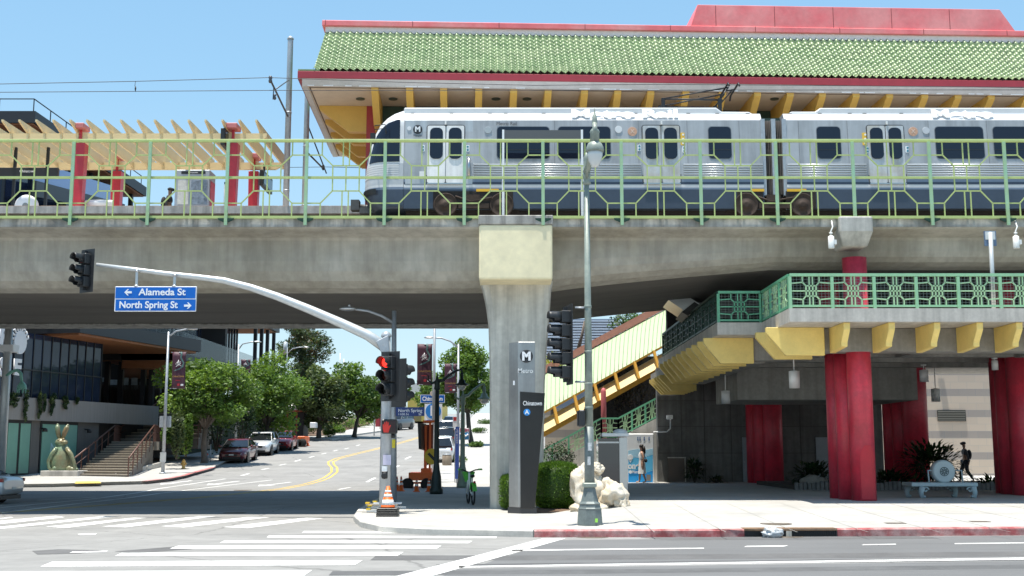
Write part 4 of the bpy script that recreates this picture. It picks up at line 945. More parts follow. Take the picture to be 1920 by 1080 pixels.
def shrub(label, c, r, n, size, mats, seed, group=None, name='shrub', shell=.6, core=True):
    rg = random.Random(seed); c = Vector(c); t = thing(name, label, 'shrub', c-Vector((0, 0, r[2])), group); cl = [(c, r)]
    for i in range(5): a = rg.uniform(0, 6.28); cl.append((c+Vector((math.cos(a)*r[0]*.5, math.sin(a)*r[1]*.5, rg.uniform(-.2, .4)*r[2])), (r[0]*.6, r[1]*.6, r[2]*.6)))
    b = MB()
    for k in range(4): a = k*1.7; b.tube([c-Vector((0, 0, r[2])), c+Vector((math.cos(a)*r[0]*.5, math.sin(a)*r[1]*.5, 0))], [.05*r[2], .01], 5)
    b.build('stems', BARKD, t); leaves(cl, n, size, rg, shell).build('foliage', mats, t, weld=False); return t
SG = 'round shrubs in the mulch bed'
for i, (u, v, rp, m_, lab) in enumerate([(576, 807, 15, 2, 'spiky grey green shrub at the kiosk end of the mulch bed'), (602, 802, 12, 0, 'yellow green mounded shrub second from the kiosk'), (627, 800, 14, 1, 'dark mounded shrub in the middle of the mulch bed'), (617, 814, 11, 0, 'small bright shrub nearest the road corner'), (650, 797, 15, 0, 'large olive shrub below the round topped tree'), (672, 793, 17, 1, 'broad dark shrub behind the tree trunk'), (690, 790, 16, 1, 'dark shrub beyond the tree trunk toward the signal pole'), (637, 808, 9, 0, 'low green shrub on the pavement edge of the bed'), (590, 795, 14, 2, 'tall olive shrub at the back of the bed by the white box'), (707, 788, 14, 1, 'dark shrub nearest the red fence')]):
    p = G(u, v+rp*.5, wk); s_ = rp/2150*p.y; shrub(lab, (p.x, p.y, p.z+s_*.75), (s_*1.15, s_*1.1, s_*.85), 900, .16, [HEDGE, LEAF, LEAFB][m_], 40+i, SG)
# ------------------------------------------------------------------ glass building
DK1 = M('dark_cladding', (.035, .037, .04), .55, var=.1, sc=2)
DK2 = M('dark_steel_beam', (.028, .03, .034), .5, .2)
BAND = M('board_marked_concrete', (.26, .25, .24), .8, var=.1, sc=1.2, stretch=(6, 6, .3), bump=.2, bsc=8)
WOOD = M('wood_soffit', (.30, .12, .05), .55, var=.18, sc=1.2, stretch=(1, 6, 6))
GL1 = M('curtain_glass', (.018, .028, .055), .04, spec=.35, var=.25, sc=.35)
GL2 = M('balcony_glass', (.04, .06, .075), .06, spec=.4); GL2.node_tree.nodes['Principled BSDF'].inputs['Alpha'].default_value = .35
MINT = M('mint_vinyl', (.17, .36, .29), .35, var=.08, sc=.7)
bld = thing('glass_office_building', 'dark glass and steel office building with wood soffits and grand stair', 'building', (-27, 66, .2))
A0 = P(-60, 800, 57.5); A1 = P(300, 800, 74.5); A0.z = A1.z = 0
fd = (A1-A0).normalized(); fn = Vector((fd.y, -fd.x, 0)); LW_ = (A1-A0).length
def F(s, z, o=0): q = A0+fd*s+fn*o; return Vector((q.x, q.y, z))      # point on the street facade
def s_at(u):                                                           # facade distance seen at image column u
    k = (u-960)/FPX
    lo, hi = -20, LW_+40
    for _ in range(40):
        m_ = (lo+hi)/2; q = A0+fd*m_; uu = (q.x)/(q.y*CP+(3-CZ)*SP)
        if uu < k: lo = m_
        else: hi = m_
    return lo
def z_at(u, v): q = A0+fd*s_at(u); return P(u, v, q.y).z
def fpanel(b, s0, s1, z0, z1, o0, o1, mi=0):
    b.add([F(s0, z0, o0), F(s1, z0, o0), F(s1, z1, o0), F(s0, z1, o0), F(s0, z0, o1), F(s1, z0, o1), F(s1, z1, o1), F(s0, z1, o1)], [(0, 1, 2, 3), (7, 6, 5, 4), (0, 4, 5, 1), (1, 5, 6, 2), (2, 6, 7, 3), (3, 7, 4, 0)], mi); return b
zb0, zb1 = z_at(60, 788), z_at(60, 746); sG = s_at(187); sE = s_at(296)
zgt = z_at(187, 645)
b = MB(); fpanel(b, -22, sG+.3, -.3, zb0-.002, -1.2, -.25); b.build('ground_floor_wall', M('grey_board_wall', (.13, .125, .12), .8, var=.12, sc=1.2, stretch=(5, 5, .3)), bld)
b = MB(); fpanel(b, -22, sE, zb0, zb1, -.9, 0); b.build('concrete_band', BAND, bld)
b = MB(); fpanel(b, sG+.32, sE+3, -.3, zb0-.003, -1.6, -1.1); b.build('stair_side_wall', DK1, bld)
b = MB(); fpanel(b, -22, sG, zb1+.002, zgt, -.6, -.12); gw = b.build('curtain_wall', GL1, bld)
b = MB(); s = sG
ms = [s_at(u) for u in (40, 57, 75, 94, 111, 128, 144, 161, 175, 187)]
st_ = (ms[-1]-ms[0])/9
k = 0
while sG-k*st_ > -20: q = sG-k*st_; fpanel(b, q-.025, q+.025, zb1+.01, zgt, -.119, -.07); k += 1
b.build('mullion', DK2, gw)
b = MB(); fpanel(b, -22, sG, lerp(zb1, zgt, .42), lerp(zb1, zgt, .42)+.06, -.118, -.02); b.build('transom', DK2, gw)
# storefront openings
for ua, ub_, panes in ((-30, 65, 4), (83, 152, 1)):
    sa, sb = s_at(ua), s_at(ub_); zt_ = z_at(60, 788)-.02; zb_ = .5
    b = MB(); fpanel(b, sa, sb, .25, zt_, -.249, -.2); f_ = b.build('storefront', DK2, bld)
    for i in range(panes):
        pa, pb = lerp(sa, sb, i/panes)+.1, lerp(sa, sb, (i+1)/panes)-.1
        b = MB(); fpanel(b, pa, pb, zb_, zt_-.16, -.198, -.17); b.build('vinyl_pane', MINT, f_)
    if panes == 1: text('vinyl_lettering', 'Now', .62, F(lerp(sa, sb, .52), z_at(118, 842), -.165), M('vinyl_pale', (.34, .55, .62), .5), f_, ux=fd, ext=.002)
for u in (82, 165, 238):
    lp = thing('wall_lamp', {82: 'small black downlight on the wall between the mint storefronts', 165: 'small black downlight on the grey wall beside the stair foot', 238: 'small black downlight on the dark wall halfway up the stair'}[u], 'lamp', F(s_at(u), z_at(60, 795), -.2)); q = F(s_at(u), zb0-.42, -.2 if u < 200 else -1.05)
    b = MB(); b.tube([q, q+fn*.3], .04, 6); b.build('arm', BLACKM, lp); b = MB(); b.lathe(q+fn*.3-Vector((0, 0, .18)), [(.14, 0), (.12, .15), (.05, .2)], 12); b.build('shade', BLACKM, lp)
# white letters on the glass
b = None
LWH = M('letter_white', (.72, .73, .74), .5)
for s_, u, v, hp in (('R', -6, 634, 34), ('S', -4, 690, 32), ('E', 22, 690, 28)):
    sq_ = s_at(max(u, -50)); text('facade_letter', s_, hp/35, F(sq_, z_at(max(u, -50), v), .12), LWH, bld, ux=fd, ext=.05, bold=.06)
eb = MB(); c_ = F(s_at(24), z_at(30, 643), .1)
eb.prism([c_+fd*(.5*math.cos(a))+Vector((0, 0, .62*math.sin(a))) for a in [2*math.pi*i/20 for i in range(20)]], fn*.08)
for i in range(9):
    a = R(20+i*18); q = c_+fd*(.5*math.cos(a))+Vector((0, 0, .6*math.sin(a))); eb.tube([q, q+fd*(.22*math.cos(a))+Vector((0, 0, .22*math.sin(a))), q+fd*(.3*math.cos(a+.6))+Vector((0, 0, .3*math.sin(a+.5)))], [.07, .06, .04], 6)
eb.build('octopus_emblem', LWH, bld)
# roof deck with wood soffit over the corner, recess, wings
def slab(pts, z0, z1, m, nm, par=bld, bev=0):
    b = MB(); b.prism([Vector((p[0], p[1], z0)) for p in pts], (0, 0, z1-z0)); return b.build(nm, m, par, bevel=bev)
zs1 = P(160, 634, 70).z
slab([F(6, 0, 1.8), F(sG+7.5, 0, 1.8), F(sG+7.5, 0, -14), F(6, 0, -14)], zgt+.0, zgt+.12, WOOD, 'wood_soffit')
slab([F(5.8, 0, 2), F(sG+7.8, 0, 2), F(sG+7.8, 0, -14), F(5.8, 0, -14)], zgt+.121, zgt+.9, DK2, 'floor_slab')
b = MB(); fpanel(b, 6, sG+7.5, zgt+.91, zgt+2.0, 1.75, 1.8); b.build('balcony_glass', GL2, bld)
# recess behind the corner
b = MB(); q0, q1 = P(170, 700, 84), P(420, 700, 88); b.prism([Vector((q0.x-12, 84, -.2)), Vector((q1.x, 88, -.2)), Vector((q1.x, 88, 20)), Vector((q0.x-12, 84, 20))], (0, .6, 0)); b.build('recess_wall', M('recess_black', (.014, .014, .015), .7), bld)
for k, (u, v) in enumerate(((195, 740), (212, 740), (230, 740), (245, 740), (262, 735), (300, 735), (340, 730))):
    pass
b = MB()
for u in (200, 226, 268, 284): q = P(u, 700, 77); b.box(q.x-.16, q.x+.16, 77, 77.32, .2, 18)
b.build('steel_column', DK2, bld)
b = MB(); q0, q1 = P(185, 660, 76), P(320, 660, 76); zz1 = P(250, 676, 76).z; b.box(q0.x, q1.x, 75.5, 84, zz1, zz1+.25); b.build('recess_wood_soffit', WOOD, bld)
b = MB(); b.box(q0.x, q1.x+.4, 75.3, 75.5, zz1+.0, zz1+1.2); b.build('recess_beam', DK2, bld)
b = MB()
for i, (u0, v0, u1, v1) in enumerate(((203, 712, 219, 726), (226, 708, 240, 734), (246, 708, 257, 732), (262, 716, 266, 728), (283, 706, 303, 736), (192, 708, 196, 716))):
    b = MB(); pbox(b, u0, v0, u1, v1, 83.6, .1); b.build('far_window', M('far_window_pale', (.30, .36, .40), .2, var=.4, sc=.6), bld)
b = MB(); q0, q1 = P(178, 740, 77.5), P(300, 740, 77.5); zr0, zr1 = P(240, 752, 77.5).z, P(240, 722, 77.5).z
n_ = 46
for i in range(n_): x = lerp(q0.x, q1.x, i/n_); b.box(x, x+.07, 77.4, 77.45, zr0-1.5, zr1)
b.box(q0.x, q1.x, 77.46, 77.5, zr0-1.5, zr1-.3)
b.build('terrace_screen', M('screen_dark_brown', (.03, .024, .02), .6), bld)
# right wing: balcony floor, glass rail, curtain wall, wood eave
w0, w1, w2 = P(290, 680, 76), P(345, 680, 76), P(515, 690, 104)
zf = P(345, 664, 76).z
slab([(w0.x-2, 75.5), (w1.x, 75.5), (w2.x, 104), (w2.x-14, 104)], zf-.95, zf-.45, WOOD, 'wing_wood_soffit')
slab([(w0.x-2, 75.3), (w1.x+.2, 75.3), (w2.x+.2, 104.2), (w2.x-14, 104.2)], zf-.449, zf, DK2, 'wing_floor')
b = MB(); b.bar((w0.x-1, 75.4, zf+.75), (w1.x, 75.4, zf+.75), .04, 1.4); b.bar((w1.x, 75.4, zf+.75), (w2.x, 104, zf+.75), .04, 1.4); b.build('wing_balcony_glass', GL2, bld)
wv = Vector((w2.x-w1.x, 104-75.4, 0)).normalized(); wn = Vector((-wv.y, wv.x, 0))
c0 = Vector((w0.x-1, 78.5, 0)); c1_ = Vector((w1.x-1.9, 78.5, 0)); c2 = Vector((w1.x, 75.4, 0))+wv*25+wn*2.6
b = MB(); zz0, zz2 = zf, zf+4.2
b.prism([Vector((c1_.x, c1_.y, zz0)), Vector((c2.x, c2.y, zz0)), Vector((c2.x, c2.y, zz2)), Vector((c1_.x, c1_.y, zz2))], wn*.4); b.prism([Vector((c0.x, c0.y, zz0)), Vector((c1_.x, c1_.y, zz0)), Vector((c1_.x, c1_.y, zz2)), Vector((c0.x, c0.y, zz2))], (0, .4, 0))
wg = b.build('wing_curtain_wall', GL1, bld)
b = MB()
for i in range(22): q = c1_.lerp(c2, i/21); b.box(q.x-.07, q.x+.07, q.y-.12, q.y+.02, zz0, zz2)
for i in range(7): q = c0.lerp(c1_, i/6); b.box(q.x-.06, q.x+.06, q.y-.12, q.y-.002, zz0, zz2)
b.build('wing_mullion', DK2, wg)
b = MB()
for i in (3, 6, 9, 13): q0 = c1_.lerp(c2, (i+.2)/21); q1 = c1_.lerp(c2, (i+.8)/21); b.prism([Vector((q0.x, q0.y-.03, zz0+.2)), Vector((q1.x, q1.y-.03, zz0+.2)), Vector((q1.x, q1.y-.03, zz2-.4)), Vector((q0.x, q0.y-.03, zz2-.4))], (0, -.03, 0))
b.build('pale_reflection_pane', M('pale_pane', (.32, .42, .48), .1, spec=.8), wg)
slab([(w0.x-2, 75.5), (w1.x, 75.5), (w2.x, 104), (w2.x-14, 104)], zz2, zz2+.1, WOOD, 'eave_soffit'); slab([(w0.x-2.2, 75.3), (w1.x+.3, 75.3), (w2.x+.3, 104.3), (w2.x-14, 104.3)], zz2+.101, zz2+.9, DK2, 'eave_slab')
for t_ in (.72, .8, .88, .97): b = MB(); q = Vector((w1.x, 75.4, 0)).lerp(Vector((w2.x, 104, 0)), t_); b.box(q.x-.14, q.x+.14, q.y, q.y+.28, zf, zz2); b.build('eave_column', DK2, bld)
# upper storeys above the viaduct: one flat roof running away along the street, glass set back under it
Yt = 66; XRF = P(66, 215, Yt).x; zr_ = P(60, 208, Yt).z
slab([(-62, Yt), (XRF, Yt), (XRF+.3, 86), (-62, 86)], zr_-.72, zr_, DK2, 'roof_slab')
slab([(-62, Yt+.15), (XRF-.15, Yt+.15), (XRF+.15, 85.8), (-62, 85.8)], zr_-.8, zr_-.722, WOOD, 'roof_wood_soffit')
slab([(-62, Yt+1.6), (XRF-2.2, Yt+1.6), (XRF-2.2, 80), (-62, 80)], 12.5, zr_-.801, GL1, 'upper_glass')
b = MB()
for i in range(9): x = XRF-2.3-i*1.6; b.box(x-.08, x+.08, Yt+1.45, Yt+1.59, 12.5, zr_-.802)
b.build('upper_mullion', DK2, bld)
b = MB()
for y in (82.2, 84.6): b.box(XRF-.6, XRF-.3, y, y+.3, 12, zr_-.802)
b.build('roof_column', DK2, bld)
b = MB()
for y in (69, 73.5, 78): b.box(XRF-1.2, XRF-.95, y, y+.25, 12, zr_-.802)
b.build('roof_column', DK2, bld)
def rail_line(pts, hgt, nm, n=5):
    b = MB()
    for a, c_ in zip(pts, pts[1:]):
        a, c_ = Vector(a), Vector(c_); b.bar(a+Vector((0, 0, hgt)), c_+Vector((0, 0, hgt)), .05)
        for i in range(n+1): q = a.lerp(c_, i/n); b.bar(q, q+Vector((0, 0, hgt)), .05)
    b.build(nm, DK2, bld)
rail_line([(-45, Yt+.2, zr_), (XRF-.2, Yt+.2, zr_), (XRF, 85.6, zr_)], .8, 'roof_railing', 8)
slab([(-62, Yt+2), (XRF-.5, Yt+2), (XRF-.2, 85), (-62, 85)], 12.3, 12.49, DK2, 'upper_floor')
b = MB(); q0, q1 = P(60, 345, 62), P(228, 390, 82); b.prism([Vector((q0.x, 62, P(60, 338, 62).z-.9)), Vector((q1.x, 82, P(228, 385, 82).z-.6)), Vector((q1.x, 82, P(228, 385, 82).z+.1)), Vector((q0.x, 62, P(60, 338, 62).z))], (.2, .1, 0)); b.build('stair_stringer', DK2, bld)
b = MB(); b.prism([Vector((q0.x, 62, P(60, 338, 62).z+.001)), Vector((q1.x, 82, P(228, 385, 82).z+.101)), Vector((q1.x, 82, P(228, 385, 82).z+1.2)), Vector((q0.x, 62, P(60, 338, 62).z+1.1))], (.05, .02, 0)); b.build('stair_glass_rail', M('blue_glass_rail', (.10, .17, .42), .08, spec=.9), bld)
# dark core so nothing shows through
slab([F(-22, 0, -2), F(sG-.5, 0, -2), F(sG-.5, 0, -16), F(-22, 0, -16)], -.2, 13, DK1, 'core')
# grand stair
STEP = M('stair_tread', (.36, .32, .26), .85, var=.1, sc=2); RIS = M('stair_riser', (.17, .15, .13), .85, var=.1)
stair = thing('grand_stair', 'wide beige concrete stair climbing beside the grey concrete band', 'stair', W(200, 892))
def flight(a0, a1, b0, b1, n, z0, z1):
    """a0-a1: bottom edge ends, b0-b1: top edge ends (xy)"""
    tr = MB(); ri = MB(); a0, a1, b0, b1 = [Vector((*p[:2], 0)) for p in (a0, a1, b0, b1)]
    for i in range(n):
        l0, r0 = a0.lerp(b0, i/n), a1.lerp(b1, i/n); l1, r1 = a0.lerp(b0, (i+1)/n), a1.lerp(b1, (i+1)/n); z = lerp(z0, z1, (i+1)/n); dz = (z1-z0)/n
        d_ = (l0-l1).normalized()*.03
        for mb_, za, zb_, e in ((tr, z-.05, z, d_), (ri, z0-.4, z-.051, Vector())):
            mb_.prism([Vector((q.x, q.y, za)) for q in (l0+e, r0+e, r1, l1)], (0, 0, zb_-za))
    tr.build('treads', STEP, stair); ri.build('risers', RIS, stair)
f0, f1 = P(138, 892, 61.5), P(240, 892, 60.2); zs0 = wk(f0.x, 61)-.02; Yt_ = 68.5
g0, g1 = P(214, 828, Yt_), P(288, 828, Yt_-.6); flight(f0, f1, g0, g1, 14, zs0, g0.z)
slab([(g0.x, Yt_), (g1.x+.3, Yt_-.6), (P(300, 828, 72).x, 72), (P(226, 828, 72).x, 72)], g0.z-.5, g0.z, STEP, 'landing', stair)
i0, i1 = P(226, 822, 72), P(300, 822, 71.4); j0, j1 = P(300, 780, 78), P(362, 778, 77.4)
zt2 = P(330, 777, 78).z; flight(i0, i1, j0, j1, 9, g0.z, zt2)
k0_, k1_ = P(318, 800, 74), P(398, 800, 73)
flight(P(250, 800, 73), P(372, 812, 72.4), P(300, 770, 78), P(398, 770, 77.6), 8, g0.z, P(380, 768, 78).z)
RB = M('rail_brown', (.12, .055, .04), .5, .2)
def handrail(pts, nm, hgt=.95, n=6):
    b = MB()
    for a, c_ in zip(pts, pts[1:]):
        b.tube([a+Vector((0, 0, hgt)), c_+Vector((0, 0, hgt))], .045, 6); b.tube([a+Vector((0, 0, hgt*.55)), c_+Vector((0, 0, hgt*.55))], .02, 6)
        for i in range(n+1): q = a.lerp(c_, i/n); b.bar(q-Vector((0, 0, .3)), q+Vector((0, 0, hgt)), .05)
    b.build(nm, RB, stair)
vz = lambda p, z: Vector((p.x, p.y, z))
handrail([vz(f1, zs0), vz(g1, g0.z), vz(i1, g0.z), vz(P(372, 806, 72.4), g0.z+.1), vz(P(398, 770, 77.6), P(380, 768, 78).z)], 'handrail')
handrail([vz(f0, zs0), vz(g0, g0.z), vz(i0, g0.z), vz(j0, zt2)], 'handrail')
b = MB(); q0, q1 = W(215, 893), W(296, 877); b.prism([q0-Vector((0, 0, .2)), q1-Vector((0, 0, .2)), q1+Vector((0, 0, .32)), q0+Vector((0, 0, .16))], (.1, .5, 0)); b.build('planter_kerb', CONCL, stair, bevel=.02)
# hanging plants and planter plants
for i, (u, wpx, dpx, lab) in enumerate(((20, 26, 22, 'wide trailing plant hanging over the band at the frame edge'), (43, 9, 45, 'longest trailing plant hanging from the glass sill'), (69, 8, 40, 'second long trailing plant hanging from the glass sill'), (77, 5, 26, 'thin trailing plant next to the second long one'), (92, 10, 32, 'bushy trailing plant above the rabbit statue'), (117, 12, 20, 'short round trailing plant past the rabbit ears'), (139, 6, 10, 'smallest trailing plant near the end of the glass'))):
    s_ = s_at(u); ht = dpx/34; wd = wpx/34/.8; c_ = F(s_, zb1-ht*.42, .16); cl = [(F(s_+rnd.uniform(-.3, .3)*wd, zb1+.12-ht*k, .14), (wd*.35*(1.1-k*.6), .16, ht*.22)) for k in (.0, .2, .45, .7, .9)]
    t = thing('trailing_plant', lab, 'plant', F(s_, zb1, .1), 'trailing plants over the concrete band'); leaves(cl, 700, .13, random.Random(60+i), .2, 1.2, .35).build('foliage', LEAFK[:2]+LEAFB[1:2], t, weld=False)
for i, (u, v, hp, wp_, lab) in enumerate(((333, 850, 95, 26, 'climbing shrub in the stair planter behind the banner lamp post'), (350, 845, 80, 22, 'dense shrub between the stair and the street tree trunk'), (408, 835, 120, 60, 'ivy covered wall thicket behind the street tree trunk'), (315, 822, 34, 24, 'yellow green grassy shrub beside the stair handrail'), (455, 825, 110, 50, 'dark ivy thicket behind the parked maroon car'), (370, 830, 110, 40, 'dark green thicket under the second stair flight'), (500, 815, 80, 40, 'shaded thicket behind the parked white car'))):
    Y = (66, 68, 76, 66, 80, 74, 90)[i]; c_ = P(u, v-hp/2+10, Y); s_ = Y/2150
    shrub(lab, (c_.x, c_.y, c_.z), (wp_/2*s_, wp_/2*s_, hp/2*s_), 2200, .17, (LEAFB, LEAF, LEAFK, HEDGE, LEAFK, LEAFK, LEAFK)[i], 70+i, name='planter_shrub', shell=.5)
b = MB(); q0, q1 = P(345, 800, 79), P(520, 800, 108); b.prism([Vector((q0.x, 79, 0)), Vector((q1.x, 108, 0)), Vector((q1.x, 108, 7.0)), Vector((q0.x, 79, 4.2))], (-.4, .2, 0)); tag(b.build('retaining_wall', M('ivy_dark_wall', (.035, .045, .025), .9, var=.4, sc=1.5)), 'dark ivy stained retaining wall behind the parked cars', 'wall')
# ------------------------------------------------------------------ rabbit-eared statue
def skin_mesh(name, nodes, edges, m, parent=None, sub=2):
    me = bpy.data.meshes.new(name); me.from_pydata([n[0] for n in nodes], edges, []); o = bpy.data.objects.new(name, me); COL.objects.link(o)
    o.modifiers.new('skin', 'SKIN'); sv = me.skin_vertices[0] if me.skin_vertices else None
    if sv is None:
        bm = bmesh.new(); bm.from_mesh(me); bm.verts.layers.skin.verify(); bm.to_mesh(me); bm.free(); sv = me.skin_vertices[0]
    for i, n in enumerate(nodes):
        r = n[1]; sv.data[i].radius = r if isinstance(r, tuple) else (r, r)
    sv.data[0].use_root = True
    s_ = o.modifiers.new('sub', 'SUBSURF'); s_.levels = sub; s_.render_levels = sub
    dg = bpy.context.evaluated_depsgraph_get(); dg.update(); m2 = bpy.data.meshes.new_from_object(o.evaluated_get(dg)); bpy.data.objects.remove(o)
    for p in m2.polygons: p.use_smooth = True
    m2.materials.clear(); m2.materials.append(m); o = bpy.data.objects.new(name, m2); COL.objects.link(o)
    if parent:
        o.parent = parent
        if parent.type == 'EMPTY': o.matrix_parent_inverse = Matrix.Translation(-parent.location)
    return o
PAT = M('green_patina_bronze', (.19, .27, .17), .38, .08, var=.3, sc=1.6, hue2=(.27, .19, .10), bump=.2, bsc=9)
sp = W(114, 893); sc_ = sp.y/2150
stt = thing('rabbit_statue', 'seated green bronze rabbit eared figure with round belly', 'statue', sp)
pz = sp.z+10*sc_
b = MB(); x0, x1 = P(76, 880, sp.y).x, P(146, 880, sp.y).x; b.box(x0, x1, sp.y, sp.y+1.9, sp.z-.1, pz)
ped = b.build('statue_pedestal', CONCL, None, bevel=.02); tag(ped, 'low pale concrete plinth under the rabbit statue', 'pedestal')
yc = sp.y+.95; cx = P(116, 860, yc).x; s1 = sc_
def sp3(u, v, dy=0): q = P(u, v, yc+dy); return Vector((q.x, q.y, q.z+.0))
b = MB(); rows = []
for v, r in ((883, 17), (878, 20), (868, 21.5), (858, 20.5), (849, 17.5), (842, 14), (836, 11), (831, 8)):
    q = sp3(116, v); rows.append([Vector((q.x+math.cos(a)*r*s1, q.y+math.sin(a)*r*s1*.85, q.z)) for a in [2*math.pi*i/24 for i in range(24)]])
for i, row in enumerate(rows): pass
b.grid(rows, closed=True); b.add(rows[-1], [tuple(range(24))], 0, True); b.ell(sp3(115, 830), (11.5*s1, 11*s1, 8.5*s1), 20, 12); b.ell(sp3(121, 829, -.25), (6*s1, 5*s1, 3.6*s1), 14, 8); b.ell(sp3(110, 825, -.22), 2.6*s1, 10, 8); b.ell(sp3(119, 824, -.22), 2.6*s1, 10, 8)
b.build('body', PAT, stt)
for nm, pts, rs in (('ear', [(112, 824), (109, 812), (107.5, 802), (108, 797)], [3, 4.4, 4.6, 2.8]), ('ear', [(117, 824), (121, 812), (125, 803), (127, 798)], [3, 4.4, 4.6, 2.8]), ('arm', [(105, 842), (97, 852), (91, 865), (92, 876), (97, 881)], [4, 4, 3.6, 3.4, 3.4]), ('arm', [(126, 842), (133, 852), (138, 865), (141, 876), (138, 881)], [4, 4, 3.6, 3.4, 3.4]), ('foot', [(104, 879), (100, 881), (95, 882)], [6, 4, 3]), ('foot', [(130, 879), (137, 880), (144, 880)], [6, 4, 3])):
    b = MB(); P_ = [sp3(u, v, -.35 if nm != 'ear' else 0) for u, v in pts]; b.tube(P_, [r*s1 for r in rs], 12)
    for p_, r in ((P_[0], rs[0]), (P_[-1], rs[-1])): b.ell(p_, r*s1, 12, 8)
    b.build(nm, PAT, stt)
# ------------------------------------------------------------------ cars
CGL = M('car_glass', (.012, .014, .016), .05, spec=.9); HUB = M('wheel_alloy', (.10, .10, .105), .35, .7); CHR = M('chrome', (.6, .6, .6), .15, 1.)
HL = M('headlamp_glass', (.55, .57, .6), .1, spec=.8); TL = M('tail_lamp', (.35, .01, .012), .2); PLT = M('number_plate', (.7, .7, .68), .5)
def car(name, label, cat, loc, rz, paint, L=4.6, Wd=1.8, Ht=1.45, suv=False, group='cars parked along the kerb'):
    t = thing(name, label, cat, loc, group); t.rotation_euler = (0, 0, rz)
    T = Matrix.Identity(4)
    def bd(b, nm, m, par=None, bevel=0, **k):
        o = b.build(nm, m, None, bevel, **k); o.parent = par or t; return o
    hL, hW = L/2, Wd/2; gc = .2 if not suv else .24; wb = .29*L; wr = .33 if not suv else .37
    zh = .62*Ht if suv else .6*Ht; zb = .66*Ht
    st = [(-hL, .52, .78, .80), (-hL+.06, .36, zb*.93, .88), (-hL+.5, gc, zb, .97), (-wb, gc, zb+.01, 1), (0, gc, zb, 1.0), (wb*.62, gc, zb-.01, 1), (wb, gc, zh+.02, .99), (hL-.55, gc, zh-.05, .95), (hL-.16, gc+.05, zh-.17, .86), (hL, .42, zh-.3, .70)]
    rows = []
    for x, z0, z1, k in st:
        y = hW*k; rows.append([Vector((x, yy, zz)) for yy, zz in ((-y*.86, z0), (-y*.97, z0+.08), (-y, lerp(z0, z1, .5)), (-y*.975, z1-.1), (-y*.88, z1), (-y*.5, z1+.025), (0, z1+.035), (y*.5, z1+.025), (y*.88, z1), (y*.975, z1-.1), (y, lerp(z0, z1, .5)), (y*.97, z0+.08), (y*.86, z0))])
    b = MB(); b.grid(rows, closed=True)
    for rw in (rows[0], rows[-1]): b.add(rw, [tuple(range(len(rw)))])
    body_ = bd(b, 'body', paint)
    # greenhouse
    if suv: xa, xb, xc_, xd = -hL+.12, -hL+.55, .35, 1.18
    else: xa, xb, xc_, xd = -hL+.55, -hL+1.45, .28, 1.15
    gr = []
    yb_, yt = hW*.90, hW*.70; ztop = Ht
    ring = lambda z, f, y: [Vector((lerp(xa, xb, f), -y, z)), Vector((lerp(xd, xc_, f), -y, z)), Vector((lerp(xd, xc_, f)+.12*(1-f*.5), -y*.5, z)), Vector((lerp(xd, xc_, f)+.12*(1-f*.5), y*.5, z)), Vector((lerp(xd, xc_, f), y, z)), Vector((lerp(xa, xb, f), y, z)), Vector((lerp(xa, xb, f)-.08, y*.5, z)), Vector((lerp(xa, xb, f)-.08, -y*.5, z))]
    b = MB(); b.grid([ring(zb-.06, 0, yb_), ring(zb+.04, .06, yb_*.985), ring(ztop-.07, .93, yt*1.02)], sm=False, closed=True); bd(b, 'window_glass', CGL)
    b = MB(); b.grid([ring(ztop-.075, .9, yt*1.06), ring(ztop-.02, 1, yt*.97)], closed=True); q = ring(ztop, 1.08, yt*.8); b.grid([ring(ztop-.02, 1, yt*.97), q], closed=True); b.add(q, [tuple(range(8))], 0, True); bd(b, 'roof', paint)
    for s_ in (-1, 1):
        b = MB()
        for f0, f1 in ((xa, xb), (xd, xc_)): b.bar((f0, s_*(yb_+.004), zb-.05), (f1, s_*(yt*1.02+.004), ztop-.05), .07, .03)
        xm = lerp(xa, xd, .55); b.bar((xm, s_*(yb_+.004), zb-.05), (lerp(xb, xc_, .5), s_*(yt*1.02+.004), ztop-.05), .07, .03); bd(b, 'pillar', paint if suv else BLACK)
        b = MB(); b.ell((xd-.28, s_*(hW+.1), zb+.07), (.09, .11, .07), 10, 8); bd(b, 'wing_mirror', paint)
        b = MB(); b.add([Vector((hL-.38, s_*hW*.88, zh-.20)), Vector((hL-.06, s_*hW*.62, zh-.27)), Vector((hL-.06, s_*hW*.62, zh-.36)), Vector((hL-.42, s_*hW*.9, zh-.30))], [(0, 1, 2, 3)]); b.v = [(p[0]+.05, p[1]*1.035, p[2]) for p in b.v]; b.prism([Vector(p) for p in b.v[:4]], (-.08, -s_*.05, 0)); bd(b, 'headlight', HL)
        b = MB(); b.box(-hL+.02, -hL+.34, s_*hW*.84-.05, s_*hW*.84+.045, zb*.8, zb*.92); bd(b, 'tail_light', TL)
        for xw in (-wb, wb):
            b = MB(); b.lathe((xw, s_*(hW-.2), wr), [(wr*.6, -.1), (wr*.95, -.1), (wr, -.07), (wr, .14), (wr*.95, .19), (wr*.68, .205)], 28, 0, (0, s_, 0)); w_ = bd(b, 'wheel', RUB)
            b = MB(); b.lathe((xw, s_*(hW-.2), wr), [(.02, .20), (wr*.2, .215), (wr*.24, .18), (wr*.6, .17), (wr*.66, .207), (wr*.7, .205)], 24, 0, (0, s_, 0))
            for k in range(5):
                a = R(72*k+18); b.bar((xw, s_*(hW+.002), wr), (xw+wr*.64*math.cos(a), s_*(hW-.002), wr+wr*.64*math.sin(a)), .07, .03, up=(0, 1, 0))
            o = bd(b, 'rim', HUB, w_)
            b = MB(); b.lathe((xw, s_*(hW-.1), wr), [(wr*1.0, .1), (wr*1.13, .104), (wr*1.13, .09)], 24, 0, (0, s_, 0)); bd(b, 'wheel_arch', BLACK)
